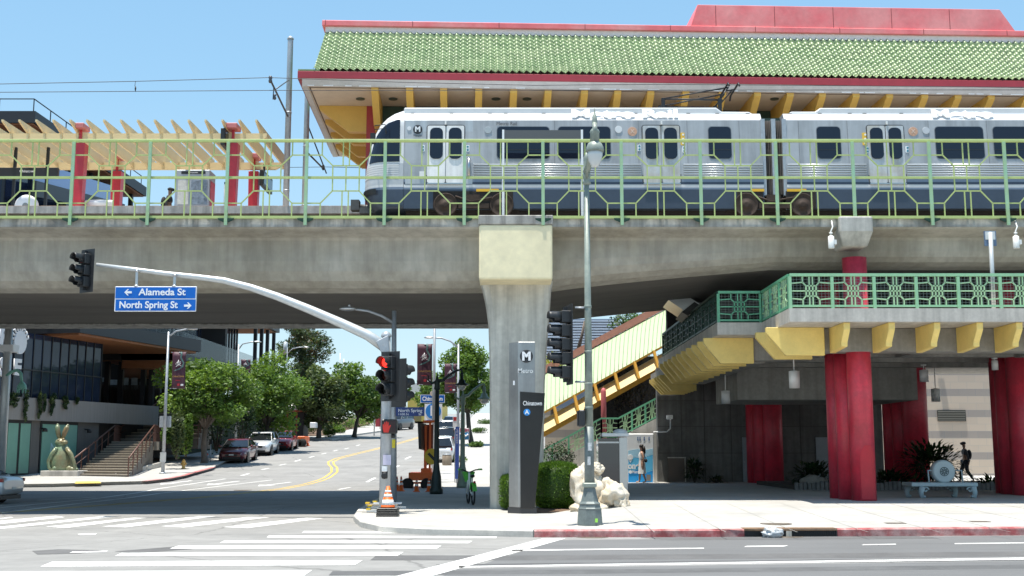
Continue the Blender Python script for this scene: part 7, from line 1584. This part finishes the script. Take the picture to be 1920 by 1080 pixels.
b = MB()
for s_ in (-1, 1): xx = q.x+s_*33*k*.95; b.tube([(q.x+s_*17*k, q.y, q.z+2*k), (xx, q.y-.2, q.z+2*k), (xx, q.y-.25, zt)], .025, 6)
b.build('armrest', BPA, bn)
# ------------------------------------------------------------------ escalator canopy, stairs, kiosk
ec = thing('escalator_canopy', 'sloping pale green ribbed canopy with yellow side beams over the escalator', 'canopy', P(1130, 740, 46)); Ye, Yr = 56.6, 59.6
e0, e1 = P(985, 792, Ye), P(1300, 617, Ye); r0_, r1_ = P(985, 726, Yr), P(1310, 552, Yr)
EG = M('canopy_pale_green', (.44, .56, .34), .5, var=.05); EPK = M('ridge_pink', (.58, .27, .22), .6, var=.08)
rows = []; nE = 40
for j in range(9):
    t_ = j/8; row = []
    for i in range(nE+1):
        a, c_ = e0.lerp(e1, i/nE), r0_.lerp(r1_, i/nE); p = a.lerp(c_, t_); p.z += .42*math.sin(math.pi*t_*.85)*(1-.2*t_); row.append(p)
    rows.append(row)
b = MB(); b.grid(rows); o = b.build('roof_skin', EG, ec)
b = MB()
for i in range(0, nE+1): b.tube([rows[j][i]+Vector((0, -.01, .015)) for j in range(9)], .016, 4)
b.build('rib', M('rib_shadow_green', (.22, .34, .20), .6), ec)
b = MB(); d_ = Vector((0, .05, .22)); b.bar(rows[8][0]+d_, rows[8][-1]+d_, .5, .34); b.build('ridge', EPK, ec)
YELP = M('escalator_yellow', (.80, .60, .27), .55, var=.05); YELU = M('escalator_under_yellow', (.55, .30, .04), .55, var=.06)
b = MB(); off = Vector((0, .12, -.1)); b.bar(e0+Vector((0, 0, -.03)), e1+Vector((0, 0, -.03)), .1, .1); b.build('eave_rail', YELU, ec)
b = MB(); s0, s1 = e0+Vector((0, .25, -.62)), e1+Vector((0, .25, -.62)); b.prism([s0+Vector((0, -.05, .25)), s1+Vector((0, -.05, .25)), s1+Vector((0, -.55, -.33)), s0+Vector((0, -.55, -.33))], (0, .12, .04)); b.build('side_panel', YELP, ec)
b = MB(); b.bar(s0+Vector((0, .1, -.4)), s1+Vector((0, .1, -.4)), .6, .34); b.build('under_beam', YELU, ec)
b = MB()
for u in (1043, 1081, 1119, 1157, 1194, 1231): b = MB(); t_ = (P(u, 700, Ye).x-e0.x)/(e1.x-e0.x); q = e0.lerp(e1, t_); b.bar(q+Vector((-.12, -.02, -.05)), q+Vector((.05, -.36, -.92)), .14, .08); b.build('strut', YELU, ec)
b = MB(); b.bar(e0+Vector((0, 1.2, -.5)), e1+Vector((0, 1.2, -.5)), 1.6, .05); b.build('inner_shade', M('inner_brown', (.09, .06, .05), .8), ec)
rp = thing('red_post', 'faded pink red round post under the escalator canopy', 'post', P(1132, 850, 56.2)); b = MB(); x = P(1132, 780, 56.2).x; z1_ = P(1132, 727, 56.2).z; b.tube([(x, 56.2, PZ), (x, 56.2, z1_-.2), (x, 56.2, z1_-.06), (x, 56.2, z1_)], [.13, .13, .1, .02], 16); b.build('shaft', M('faded_red', (.55, .13, .14), .6, var=.12), rp)
# escalators to the platform
es = thing('platform_escalator', 'polished steel underside of the escalator rising to the platform', 'escalator', P(1260, 560, 41))
b = MB(); b.prism([P(1190, 520, 41), P(1240, 524, 41), P(1312, 570, 41), P(1294, 590, 41)], (.1, 2.2, .0)); b.build('steel_underside', STEEL, es)
b = MB(); b.prism([P(1302, 566, 40.9), P(1314, 573, 40.9), P(1290, 592, 40.9), P(1278, 585, 40.9)], (.1, 2.3, 0)); b.build('black_end', BLACK, es)
b = MB(); b.prism([P(1226, 522, 42.5), P(1500, 490, 42.5), P(1540, 560, 42.5), P(1330, 600, 42.5)], (0, 3, 0)); b.build('truss_cladding', M('truss_grey', (.16, .16, .165), .55, .2, var=.1), es)
# lower stair with green railing
ls = thing('lower_stair', 'concrete stair flank with green lattice railing below the escalator canopy', 'stair', P(1100, 880, 49)); Yl = 55.2
rows_ = [P(1005, 880, Yl), P(1128, 812, Yl), P(1160, 812, Yl), P(1236, 772, Yl)]
b = MB(); b.prism([rows_[0]-Vector((0, 0, 1.5)), Vector((rows_[3].x, Yl, PZ-.2)), rows_[3]+Vector((0, 0, -.25)), rows_[2]+Vector((0, 0, -.25)), rows_[1]+Vector((0, 0, -.25)), rows_[0]], (0, .3, 0)); b.build('flank', CONCL, ls)
for a, c_, n_ in ((rows_[0], rows_[1], 4), (rows_[1], rows_[2], 1), (rows_[2], rows_[3], 3)): railing(a+Vector((0, .1, -.25)), c_+Vector((0, .1, -.25)), n_, 'rail', (MGREEN, ML, WM), ls, .95, False)
b = MB(); pbox(b, 1022, 765, 1112, 850, 62, .3); tag(b.build('block_wall', MATS['striped_stone']), 'tan block wall seen under the escalator canopy', 'wall')
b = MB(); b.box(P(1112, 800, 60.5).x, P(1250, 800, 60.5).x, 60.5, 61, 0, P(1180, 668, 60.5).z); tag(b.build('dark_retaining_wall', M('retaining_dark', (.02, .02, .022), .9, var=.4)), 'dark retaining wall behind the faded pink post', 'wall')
rg = random.Random(31); t = thing('dry_vine', 'dark dry vines hanging on the retaining wall under the canopy', 'plant', P(1180, 690, 60)); cl = [(P(rg.uniform(1125, 1236), rg.uniform(664, 745), 60), (1.1, .4, 1.0)) for _ in range(16)]; leaves(cl, 3500, .2, rg, .2, .9, .3).build('foliage', [leafmat('dry_dark', (.03, .024, .018)), leafmat('dry_brown', (.06, .045, .03)), leafmat('dry_black', (.014, .013, .011))], t, weld=False)
lb = thing('louvred_building', 'blue grey building with horizontal louvres behind the escalator canopy', 'building', P(1095, 700, 75)); b = MB(); pbox(b, 1000, 598, 1158, 800, 75, 5); b.build('wall', M('louvre_base', (.16, .20, .26), .6), lb); b = MB()
for i in range(22): v = 600+i*5; pbox(b, 1000, v, 1158, v+3.2, 74.7, .29)
b.build('louvre_slats', M('louvre_blue_grey', (.46, .53, .63), .5, .0), lb); b = MB(); pbox(b, 1158.5, 590, 1161, 700, 74.6, .3); b.build('edge_post', GALV, lb)
b = MB(); 
rg = random.Random(8); yu = thing('yucca', 'spiky yellow green yucca beside the pier in front of louvres', 'plant', P(1036, 690, 60)); c_ = P(1036, 690, 60); bb_ = MB()
for i in range(60): a = rg.uniform(0, 6.28); e = rg.uniform(-.1, 1.5); d = Vector((math.cos(a)*math.cos(e), math.sin(a)*math.cos(e), math.sin(e))); sd = Vector((-d.y, d.x, .1)).normalized(); bb_.add([c_-sd*.04, c_+sd*.04, c_+d*.8+sd*.03-Vector((0, 0, .05)), c_+d*1.1-Vector((0, 0, .15))], [(0, 1, 2, 3)], 0)
bb_.build('leaves', leafmat('yucca_green', (.30, .34, .07)), yu, weld=False); b = MB(); b.tube([c_-Vector((0, 0, 3)), c_], .12, 8); b.build('trunk', BARK, yu)
b = MB(); p0 = P(1082, 668, 62); b.tube([P(1083, 660, 62), P(1092, 625, 62), P(1096, 602, 62)], [.12, .08, .05], 6); tag(b.build('bare_trunk', BARK), 'thin leaning bare tree trunk in front of the louvres', 'tree')
shrub('dark shrub seen between louvred building and canopy ridge', P(1180, 610, 70), (1.3, .8, 1.0), 1200, .2, LEAF[1:]+LEAFK[:1], 77)
b = MB(); b.ell(P(1046, 855, 46), (.45, .4, .5), 12, 8); 
shrub('round dark shrub at the foot of the tan block wall', P(1045, 858, 54.5), (.85, .5, .85), 1500, .1, LEAFK, 78)
# steel cabinet + advertising kiosk
sc = thing('steel_cabinet', 'mirror polished steel cabinet with white flat roof beside the rock', 'cabinet', W(1150, 935)); Yc = 36.5
b = MB(); pbox(b, 1122, 822, 1161, 937, Yc, .8); b.build('mirror_panel', M('dark_mirror', (.10, .10, .105), .06, 1.), sc); b = MB(); pbox(b, 1161.3, 820, 1177, 940, Yc-.05, .9); b.build('steel_frame', STEEL, sc, bevel=.01); b = MB(); pbox(b, 1122, 828, 1161, 831, Yc-.03, .028); b.build('band', STEEL, sc)
b = MB(); pbox(b, 1129, 812, 1179, 818.5, Yc-.1, 1.1); b.build('roof', WHITE, sc, bevel=.01); b = MB(); q = P(1163, 811, Yc+.5); b.ell(q, (.24, .24, .12), 14, 8); q = P(1200, 810, Yc+.6); b.build('roof_dome', WHITE, sc)
W2 = W(1200, 909); Yk = 53.0; kk_ = Yk/2150; tk = thing('advert_kiosk', 'white kiosk with blue wave advertising panel behind the walking woman', 'kiosk', (W2.x, Yk, PZ))
b = MB(); pbox(b, 1176, 813, 1226.5, 908, Yk, 1.6); b.build('body', SWHITE, tk, bevel=.03)
def flatpoly(pts, Y, m, nm, par): b = MB(); b.prism([P(u, v, Y) for u, v in pts], (0, .008, 0)); return b.build(nm, m, par)
flatpoly([(1178, 862), (1190, 858), (1205, 860), (1224, 852), (1224, 882), (1210, 886), (1195, 880), (1178, 886)], Yk-.01, M('advert_light_blue', (.12, .52, .82), .4), 'wave_light', tk)
flatpoly([(1178, 886.5), (1195, 880.5), (1210, 886.5), (1224, 882.5), (1224, 906), (1178, 906)], Yk-.01, M('advert_blue', (.02, .32, .75), .4), 'wave_deep', tk)
flatpoly([(1178, 845), (1195, 842), (1210, 844), (1224, 841), (1224, 851), (1205, 859), (1190, 857), (1178, 861)], Yk-.01, M('advert_pale_blue', (.40, .68, .85), .4), 'wave_pale', tk)
flatpoly([(1212, 890), (1220, 890), (1220, 902), (1212, 902)], Yk-.02, M('advert_panel_dark', (.20, .19, .18), .5), 'coin_panel', tk)
text('lettering', 'one', 11*kk_, P(1188, 874, Yk-.02), SWHITE, tk, wid=21*kk_, bold=.06); text('lettering', 'Metro', 5*kk_, P(1192, 885, Yk-.02), SWHITE, tk, wid=13*kk_, bold=.03)
b = MB(); disc(P(1182, 885, Yk-.015), 3*kk_, .01, 14, mb=b); disc(P(1182, 857, Yk-.015), 5*kk_, .01, 18, mb=b); b.prism([P(1178, 860, Yk-.02), P(1186, 860, Yk-.02), P(1182, 868, Yk-.02)], (0, .008, 0)); b.build('pin_symbol', SWHITE, tk)
ICB = M('icon_blue', (.05, .16, .40), .5); b = MB()
for u in (1196, 1200, 1208, 1217): disc(P(u, 820, Yk-.012), 1.2*kk_, .008, 10, mb=b); pbox(b, u-1.1, 821.6, u+1.1, 826, Yk-.012, .008)
b.build('restroom_icons', ICB, tk)
# ------------------------------------------------------------------ pylon, hedge, rock
wp_ = W(980, 963); Yp = wp_.y
py = thing('metro_pylon', 'brushed steel station pylon with tapering black panel reading Chinatown', 'sign', wp_); k = Yp/2150
xa, xm_, xb = P(954, 900, Yp+.25).x, P(972, 900, Yp).x, P(1004, 900, Yp).x; zt = P(985, 641, Yp).z
b = MB(); pl = [(xa, Yp+.26), (xm_, Yp), (xb, Yp), (xb, Yp+.5), (xa+.1, Yp+.5)]; b.prism([(x, y, .16) for x, y in pl], (0, 0, zt-.16)); b.build('steel_body', M('pylon_steel', (.36, .36, .36), .32, .85, var=.1, sc=1.5, streak=.1), py, bevel=.01)
b = MB(); b.prism([(x+(-.03 if x < xm_ else .03), y-.02 if y < Yp+.3 else y+.02, -.05) for x, y in pl], (0, 0, .208)); b.build('plinth', M('pylon_plinth', (.045, .045, .047), .4), py)
pts = [(975, 734), (1022, 737), (1003, 953), (976, 953)]
b = MB(); b.prism([P(u, v, Yp-.07) for u, v in pts], (0, .065, 0)); b.build('black_panel', M('pylon_black', (.012, .012, .013), .22, var=.15), py, bevel=.006)
b = MB(); disc(P(987, 668, Yp-.002), 12.2*k, .03, 32, mb=b); b.build('round_badge', M('badge_black', (.03, .03, .033), .4), py); text('badge_letter', 'M', 15*k, P(987, 668.5, Yp-.036), SWHITE, py, bold=.08)
text('lettering', 'Metro', 8.5*k, P(985, 695.5, Yp-.006), M('letters_silver', (.75, .75, .74), .4, .3), py, wid=28*k, bold=.02)
text('lettering', 'Chinatown', 8*k, P(998.5, 756.5, Yp-.074), SWHITE, py, wid=35*k, bold=.01)
b = MB(); disc(P(988, 773, Yp-.071), 6.3*k, .01, 24, mb=b); b.build('line_disc', M('line_blue', (.02, .25, .68), .4), py); text('line_letter', 'A', 7.5*k, P(988, 773, Yp-.086), SWHITE, py, bold=.04)
b = MB(); pbox(b, 962, 714, 965, 722, Yp+.1, .02); b.build('sticker', SWHITE, py)
for u0, u1, v0, v1, Y, n, lab, sd_ in ((1000, 1092, 868, 956, 32.5, 16000, 'large clipped green hedge between the pylon and the pale rock', 1), (938, 966, 893, 952, 33.4, 4000, 'small clipped green bush peeping out behind the pylon', 2)):
    rg = random.Random(sd_); a, c_ = P(u0, v0, Y), P(u1, v1, Y); t = thing('clipped_hedge', lab, 'hedge', ((a.x+c_.x)/2, Y, 0)); cl = []; m_ = (a+c_)/2; hx, hz = abs(c_.x-a.x)/2, abs(a.z-c_.z)/2
    b = MB(); rows = []
    for j in range(11):
        th = math.pi*j/10; zz_ = math.copysign(abs(math.cos(th))**.6, math.cos(th)); rr_ = abs(math.sin(th))**.45
        rows.append([Vector((m_.x+hx*.93*rr_*math.copysign(abs(math.cos(p))**.8, math.cos(p)), Y+.7+.75*rr_*math.copysign(abs(math.sin(p))**.8, math.sin(p)), m_.z+hz*.93*zz_)) for p in [2*math.pi*i/24 for i in range(24)]])
    b.grid(rows, closed=True); b.build('inner_mass', HEDGE[2], t)
    b = MB(); nr = len(rows)
    for _ in range(n):
        j, i = rg.randrange(nr-1), rg.randrange(24); f_, g_ = rg.random(), rg.random(); p = rows[j][i].lerp(rows[j][(i+1) % 24], f_).lerp(rows[j+1][i].lerp(rows[j+1][(i+1) % 24], f_), g_); nrm = (p-Vector((m_.x, Y+.7, m_.z))); nrm = Vector((nrm.x/hx, nrm.y/.75, nrm.z/hz)).normalized(); p = p+nrm*rg.uniform(-.02, .07)
        d = (nrm+Vector((rg.gauss(0, .6), rg.gauss(0, .6), rg.gauss(.2, .5)))).normalized(); sd = d.orthogonal().normalized(); sd = Matrix.Rotation(rg.uniform(0, 6.28), 3, d) @ sd; l_ = rg.uniform(.035, .07)
        b.add([p-sd*l_*.35, p+d*l_*.6+sd*l_*.1, p+d*l_*1.2, p+sd*l_*.4], [(0, 1, 2, 3)], rg.choices((0, 1, 2), (.4, .4, .2))[0])
    b.build('foliage', HEDGE, t, weld=False)
b = MB(); q0 = W(1050, 955); b.ell((P(1040, 950, 32.6).x, 32.9, .0), (1.15, .9, .1), 20, 8, jit=.2); tag(b.build('planting_soil', MATS['bark_mulch']), None, None, kind='structure')
ROCK = M('limestone', (.72, .67, .58), .85, var=.16, sc=2.5, bump=.6, bsc=9, hue2=(.52, .43, .30))
rk = thing('scholar_rock', 'large pitted pale limestone rock standing on the pavement behind the lamp post', 'rock', W(1128, 958)); Yr_ = 31.6; k = Yr_/2150
def rock(c, r, seed, j, nm):
    b = MB(); c = Vector(c); nu, nv = 56, 40; vs = []
    for i in range(nv+1):
        th = math.pi*i/nv
        for jx in range(nu):
            ph = 2*math.pi*jx/nu; d = Vector((math.sin(th)*math.cos(ph), math.sin(th)*math.sin(ph), math.cos(th)))
            vd = noise.voronoi(d*1.7+Vector((seed, 0, 0)))[0]; v2 = noise.voronoi(d*4.2+Vector((0, seed, 0)))[0]; f_ = 1.02+j*.8*noise.noise(d*1.5+Vector((0, seed, 0)))+j*.9*(vd[0]-.4)-j*.25*min(.3, vd[1]-vd[0])+j*.3*(v2[0]-.4)+j*.12*noise.noise(d*13)
            vs.append(c+Vector((d.x*r[0], d.y*r[1], d.z*r[2]))*f_)
    b.add(vs, [(i*nu+q, (i+1)*nu+q, (i+1)*nu+(q+1) % nu, i*nu+(q+1) % nu) for i in range(nv) for q in range(nu)], 0, True); b.build(nm, ROCK, rk)
q = P(1112, 918, Yr_); rock((q.x-.12, Yr_+.3, .62), (.36, .38, .68), 3, .5, 'tall_block'); rock((P(1148, 930, Yr_).x, Yr_+.2, .5), (.35, .36, .4), 9, .55, 'low_block'); rock((P(1110, 945, Yr_).x, Yr_+.1, .15), (.52, .4, .22), 5, .4, 'foot_block'); rock((P(1164, 945, Yr_).x, Yr_+.05, .2), (.2, .3, .3), 14, .5, 'edge_block'); rock((P(1120, 870, Yr_).x, Yr_+.3, 1.2), (.16, .16, .16), 17, .5, 'crest_block')
# ------------------------------------------------------------------ ornate lamp post with signals
lw = W(1106, 986); YL = lw.y+.28; k = YL/2150; LPG = M('lamp_post_green_grey', (.30, .34, .29), .45, .1, var=.12, sc=5, hue2=(.22, .26, .23)); LPD = M('lamp_post_dark', (.16, .19, .185), .5, .1, var=.25, sc=5)
olp = thing('ornate_lamp_post', 'tall ornate grey green street lamp with acorn lantern at the red kerb', 'lamp post', (P(1106, 975, YL).x, YL, lw.z)); xl_ = olp.location.x; zl = lw.z
zz_ = lambda v: P(1103, v, YL).z
b = MB(); b.lathe((xl_, YL, 0), [(24*k, zl-.03), (24.5*k, zl+.03), (23.5*k, zz_(968)), (22.5*k, zz_(956)), (23*k, zz_(953)), (21*k, zz_(951)), (20*k, zz_(946)), (21*k, zz_(944)), (17*k, zz_(940)), (13*k, zz_(925)), (11*k, zz_(914))], 8, sm=False); b.build('base', LPD, olp)
b = MB(); b.box(xl_-12.5*k, xl_+12.5*k, YL-12.5*k, YL+12.5*k, zz_(914)+.002, zz_(905)); b.build('collar', LPG, olp, bevel=.02)
x1_ = P(1100, 500, YL).x; xt_ = P(1100, 345, YL).x
b = MB(); b.lathe((xl_, YL, 0), [(9.5*k, zz_(904.9)), (9*k, zz_(860)), (8.6*k, zz_(800))], 16); b.build('lower_shaft', LPD, olp)
b = MB(); b.tube([(xl_, YL, zz_(800)), (lerp(xl_, xt_, .4), YL, zz_(620)), (xt_, YL, zz_(345))], [7.8*k, 6.6*k, 4.6*k], 16); 
for v, r_ in ((720, 8), (660, 7.6), (765, 8.4), (575, 7.2)): b.lathe((lerp(xl_, xt_, (800-v)/455), YL, zz_(v)), [(r_*k*.95, -.03), (r_*k, -.025), (r_*k, .025), (r_*k*.95, .03)], 16)
b.build('shaft', LPG, olp)
b = MB(); b.lathe((xt_, YL, 0), [(5*k, zz_(347)), (9*k, zz_(344)), (5*k, zz_(338)), (7*k, zz_(334)), (8*k, zz_(328)), (5*k, zz_(322)), (6*k, zz_(310)), (4.5*k, zz_(300)), (6*k, zz_(296)), (2.5*k, zz_(290)), (.5*k, zz_(284))], 14)
yq = YL-1.0; kq_ = yq/2150; Lq = lambda v: P(1115, v, yq)
a = Vector((xt_, YL, zz_(322))); ct = Lq(240)
b.tube([a, a+Vector((.02, -.25, .05)), Vector((lerp(xt_, ct.x, .6), YL-.75, zz_(290))), Vector((ct.x, yq-.15, ct.z-.1)), Vector((ct.x, yq, ct.z+.12))], [.09, .075, .06, .05, .06], 10); b.tube([a+Vector((0, 0, -.2)), a+Vector((0, -.3, .1)), Vector((xt_+.04, YL-.55, zz_(300)))], .045, 8); b.build('scroll_arm', LPG, olp)
b = MB(); b.lathe((ct.x, yq, 0), [(9*kq_, Lq(268).z), (9*kq_, Lq(250).z), (10*kq_, Lq(248).z), (8*kq_, Lq(244).z), (4*kq_, Lq(240).z), (5*kq_, Lq(236).z), (5.5*kq_, Lq(226).z), (4*kq_, Lq(217).z), (2*kq_, Lq(214).z), (1*kq_, Lq(206).z), (.2*kq_, Lq(201).z)], 16)
b.lathe((ct.x, yq, 0), [(17*kq_, Lq(285).z), (17.5*kq_, Lq(282).z), (16.5*kq_, Lq(276).z), (13*kq_, Lq(269).z), (8*kq_, Lq(266).z)], 24); b.build('lantern_hood', LPG, olp)
b = MB(); b.lathe((ct.x, yq, 0), [(15*kq_, Lq(285.2).z), (14.6*kq_, Lq(292).z), (12*kq_, Lq(302).z), (8*kq_, Lq(310).z), (3*kq_, Lq(313.5).z), (.3*kq_, Lq(314).z)], 24); b.build('globe', M('globe_frosted', (.62, .64, .63), .25, spec=.6), olp)
b = MB(); b.box(xl_-.04, xl_+.05, YL-9.2*k-.01, YL-9*k, zz_(845), zz_(830)); b.box(xl_-.05, xl_+.02, YL-9.6*k-.01, YL-9*k, zz_(872), zz_(856)); b.build('stickers', M('sticker_paper', (.6, .62, .62), .6, var=.4, sc=20), olp); b = MB(); b.box(xl_+.1, xl_+.16, YL-24.6*k, YL-22*k, zz_(978), zz_(971)); b.build('green_tag', M('tag_green', (.35, .75, .1), .5), olp)
q = P(1060, 646, YL-.05); ts = sighead('side_traffic_light', 'tall black five lamp traffic light seen side on at the ornate lamp post', q, (-1, -.22, 0), 5, [LENSD]*3, .262)
for v in (577, 716): b = MB(); b.tube([P(1078, v, YL), P(1100, v, YL)], .025, 8); b.build('mounting_arm', GALV, ts)
pq = thing('pedestrian_signal', 'black pedestrian signal seen edge on low on the ornate lamp post', 'crossing signal', P(1091, 785, YL)); b = MB(); pbox(b, 1085, 768, 1097, 800, YL-.2, .42); b.build('housing', SIG, pq, bevel=.03); b = MB(); pbox(b, 1083.4, 770, 1085, 798, YL-.18, .38); b.build('screen', BLACKM, pq); b = MB(); b.tube([P(1096, 768, YL), P(1102, 766, YL)], .03, 6); b.build('mount', BLACKM, pq)
# ------------------------------------------------------------------ people
SKIN = M('skin', (.42, .24, .16), .5); SKIND = M('skin_shaded', (.25, .14, .09), .5); HAIRB = M('hair_dark', (.018, .013, .01), .5); CLW = M('cloth_white', (.72, .70, .67), .8, bump=.2, bsc=30); CLD = M('cloth_dark', (.02, .021, .025), .8); CLG = M('cloth_charcoal', (.04, .04, .045), .8, var=.2)
def person(label, loc, ht, face, pose, kind, group=None):
    """face: -1 walks toward -x. pose: stride amount"""
    t = thing('person', label, 'person', loc, group); L_ = Vector(loc); s_ = ht/1.72; f_ = face
    def V(x, y, z): return L_+Vector((x*f_*s_, y*s_, z*s_))
    st = pose; sk = SKIN if kind == 'woman' else SKIND
    N = [(V(0, 0, .95), (.13, .115)), (V(.01, 0, 1.12), (.115, .1)), (V(.02, 0, 1.3), (.135, .11)), (V(.01, 0, 1.43), (.075, .07)), (V(.02, 0, 1.5), (.05, .05)), (V(.035, 0, 1.58), (.075, .08)), (V(.035, 0, 1.68), (.085, .08)),
         (V(.02, .17, 1.38), .055), (V(-.06*st-.02, .22, 1.12), .042), (V(.1, .2, .9), .032), (V(.14, .2, .82), .03),
         (V(.02, -.17, 1.38), .055), (V(-.04, -.22, 1.12), .042), (V(.04-.1*st, -.22, .88), .032), (V(.06-.1*st, -.22, .8), .03),
         (V(.0, .09, .88), .095), (V(.14*st, .09, .5), .065), (V(.2*st, .09, .1), .042), (V(.2*st+.02, .09, .05), .04), (V(.2*st+.17, .09, .035), .032),
         (V(.0, -.09, .88), .095), (V(-.02*st, -.09, .5), .065), (V(-.24*st, -.09, .12), .042), (V(-.26*st, -.09, .06), .04), (V(-.26*st+.16, -.09, .035), .032)]
    E = [(0, 1), (1, 2), (2, 3), (3, 4), (4, 5), (5, 6), (2, 7), (7, 8), (8, 9), (9, 10), (2, 11), (11, 12), (12, 13), (13, 14), (0, 15), (15, 16), (16, 17), (17, 18), (18, 19), (0, 20), (20, 21), (21, 22), (22, 23), (23, 24)]
    N = [(p, (r[0]*s_, r[1]*s_) if isinstance(r, tuple) else r*s_) for p, r in N]
    skin_mesh('body', N, E, sk, t)
    b = MB()
    for yy, (ax, az) in ((.2, (.14, .82)), (-.22, (.06-.1*st, .8))):   # fingers and thumb
        for i in range(4): b.tube([V(ax-.02+i*.014, yy, az-.02), V(ax-.015+i*.016, yy+.004, az-.075+abs(i-1.3)*.007)], .0085*s_, 5)
        b.tube([V(ax+.025, yy, az+.01), V(ax+.05, yy, az-.035)], .009*s_, 5)
    b.build('fingers', sk, t); b = MB(); b.ell(V(.115, 0, 1.625), .014*s_, 8, 6); b.build('nose', sk, t); b = MB()
    for y in (-.03, .03): b.ell(V(.1, y, 1.65), .009*s_, 6, 5)
    b.build('eyes', HAIRB, t)
    if kind == 'woman':
        b = MB(); b.ell(V(.015, 0, 1.675), (.105*s_, .1*s_, .1*s_), 16, 10); b.tube([V(-.06, 0, 1.66), V(-.1, 0, 1.52), V(-.11, 0, 1.38), V(-.1, 0, 1.28)], [.085*s_, .08*s_, .065*s_, .03*s_], 10); b.build('hair', HAIRB, t)
        b = MB(); rows = []
        for z, rx_, ry_, o in ((.42, .19, .17, .0), (.5, .18, .16, .0), (.75, .155, .15, 0), (.92, .15, .145, 0), (1.1, .125, .12, .01), (1.28, .145, .16, .02), (1.4, .1, .13, .015)): rows.append([V(o+rx_*math.cos(a)*(1+.03*math.sin(7*a)*(z < .8)), ry_*math.sin(a), z) for a in [2*math.pi*i/24 for i in range(24)]])
        b.grid(rows, closed=True); b.build('dress', CLW, t); b = MB(); b.ell(V(-.17, -.12, 1.02), (.07*s_, .05*s_, .09*s_), 10, 8); b.tube([V(-.17, -.12, 1.08), V(-.05, -.17, 1.38), V(.05, -.1, 1.4)], .01, 5); b.build('handbag', CLD, t)
    else:
        b = MB(); b.ell(V(.03, 0, 1.7), (.1*s_, .095*s_, .07*s_), 14, 8); b.tube([V(.08, 0, 1.69), V(.17, 0, 1.675)], [.07*s_, .05*s_], 10); b.v = [(p[0], p[1], p[2]) for p in b.v]; b.build('cap', CLD, t)
        N2 = [(p, tuple(q*1.18 for q in r) if isinstance(r, tuple) else r*1.25) for p, r in N]
        skin_mesh('jacket', [N2[i] for i in (1, 2, 3, 7, 8, 9, 11, 12, 13)], [(0, 1), (1, 2), (1, 3), (3, 4), (4, 5), (1, 6), (6, 7), (7, 8)], CLG, t)
        skin_mesh('trousers', [N2[i] for i in (0, 15, 16, 17, 20, 21, 22)], [(0, 1), (1, 2), (2, 3), (0, 4), (4, 5), (5, 6)], CLD, t)
        b = MB(); b.ell(V(-.19, 0, 1.2), (.1*s_, .15*s_, .22*s_), 14, 10); b.build('backpack', CLD, t)
pw_ = W(1204, 909.5); person('woman in long white dress with dark hair walking past the blue kiosk', (P(1204, 880, 52.3).x, 52.3, PZ), 1.68, -1, .6, 'woman')
pm_ = W(1812, 904); person('man in dark clothes and cap walking past the striped stone wall', (pm_.x, pm_.y, PZ), 1.80, -1, 1.15, 'man')
person('man in black standing half hidden beside the map kiosk', (P(317, 370, 41.7).x, 41.7, 9.62), 1.72, 1, .1, 'man')
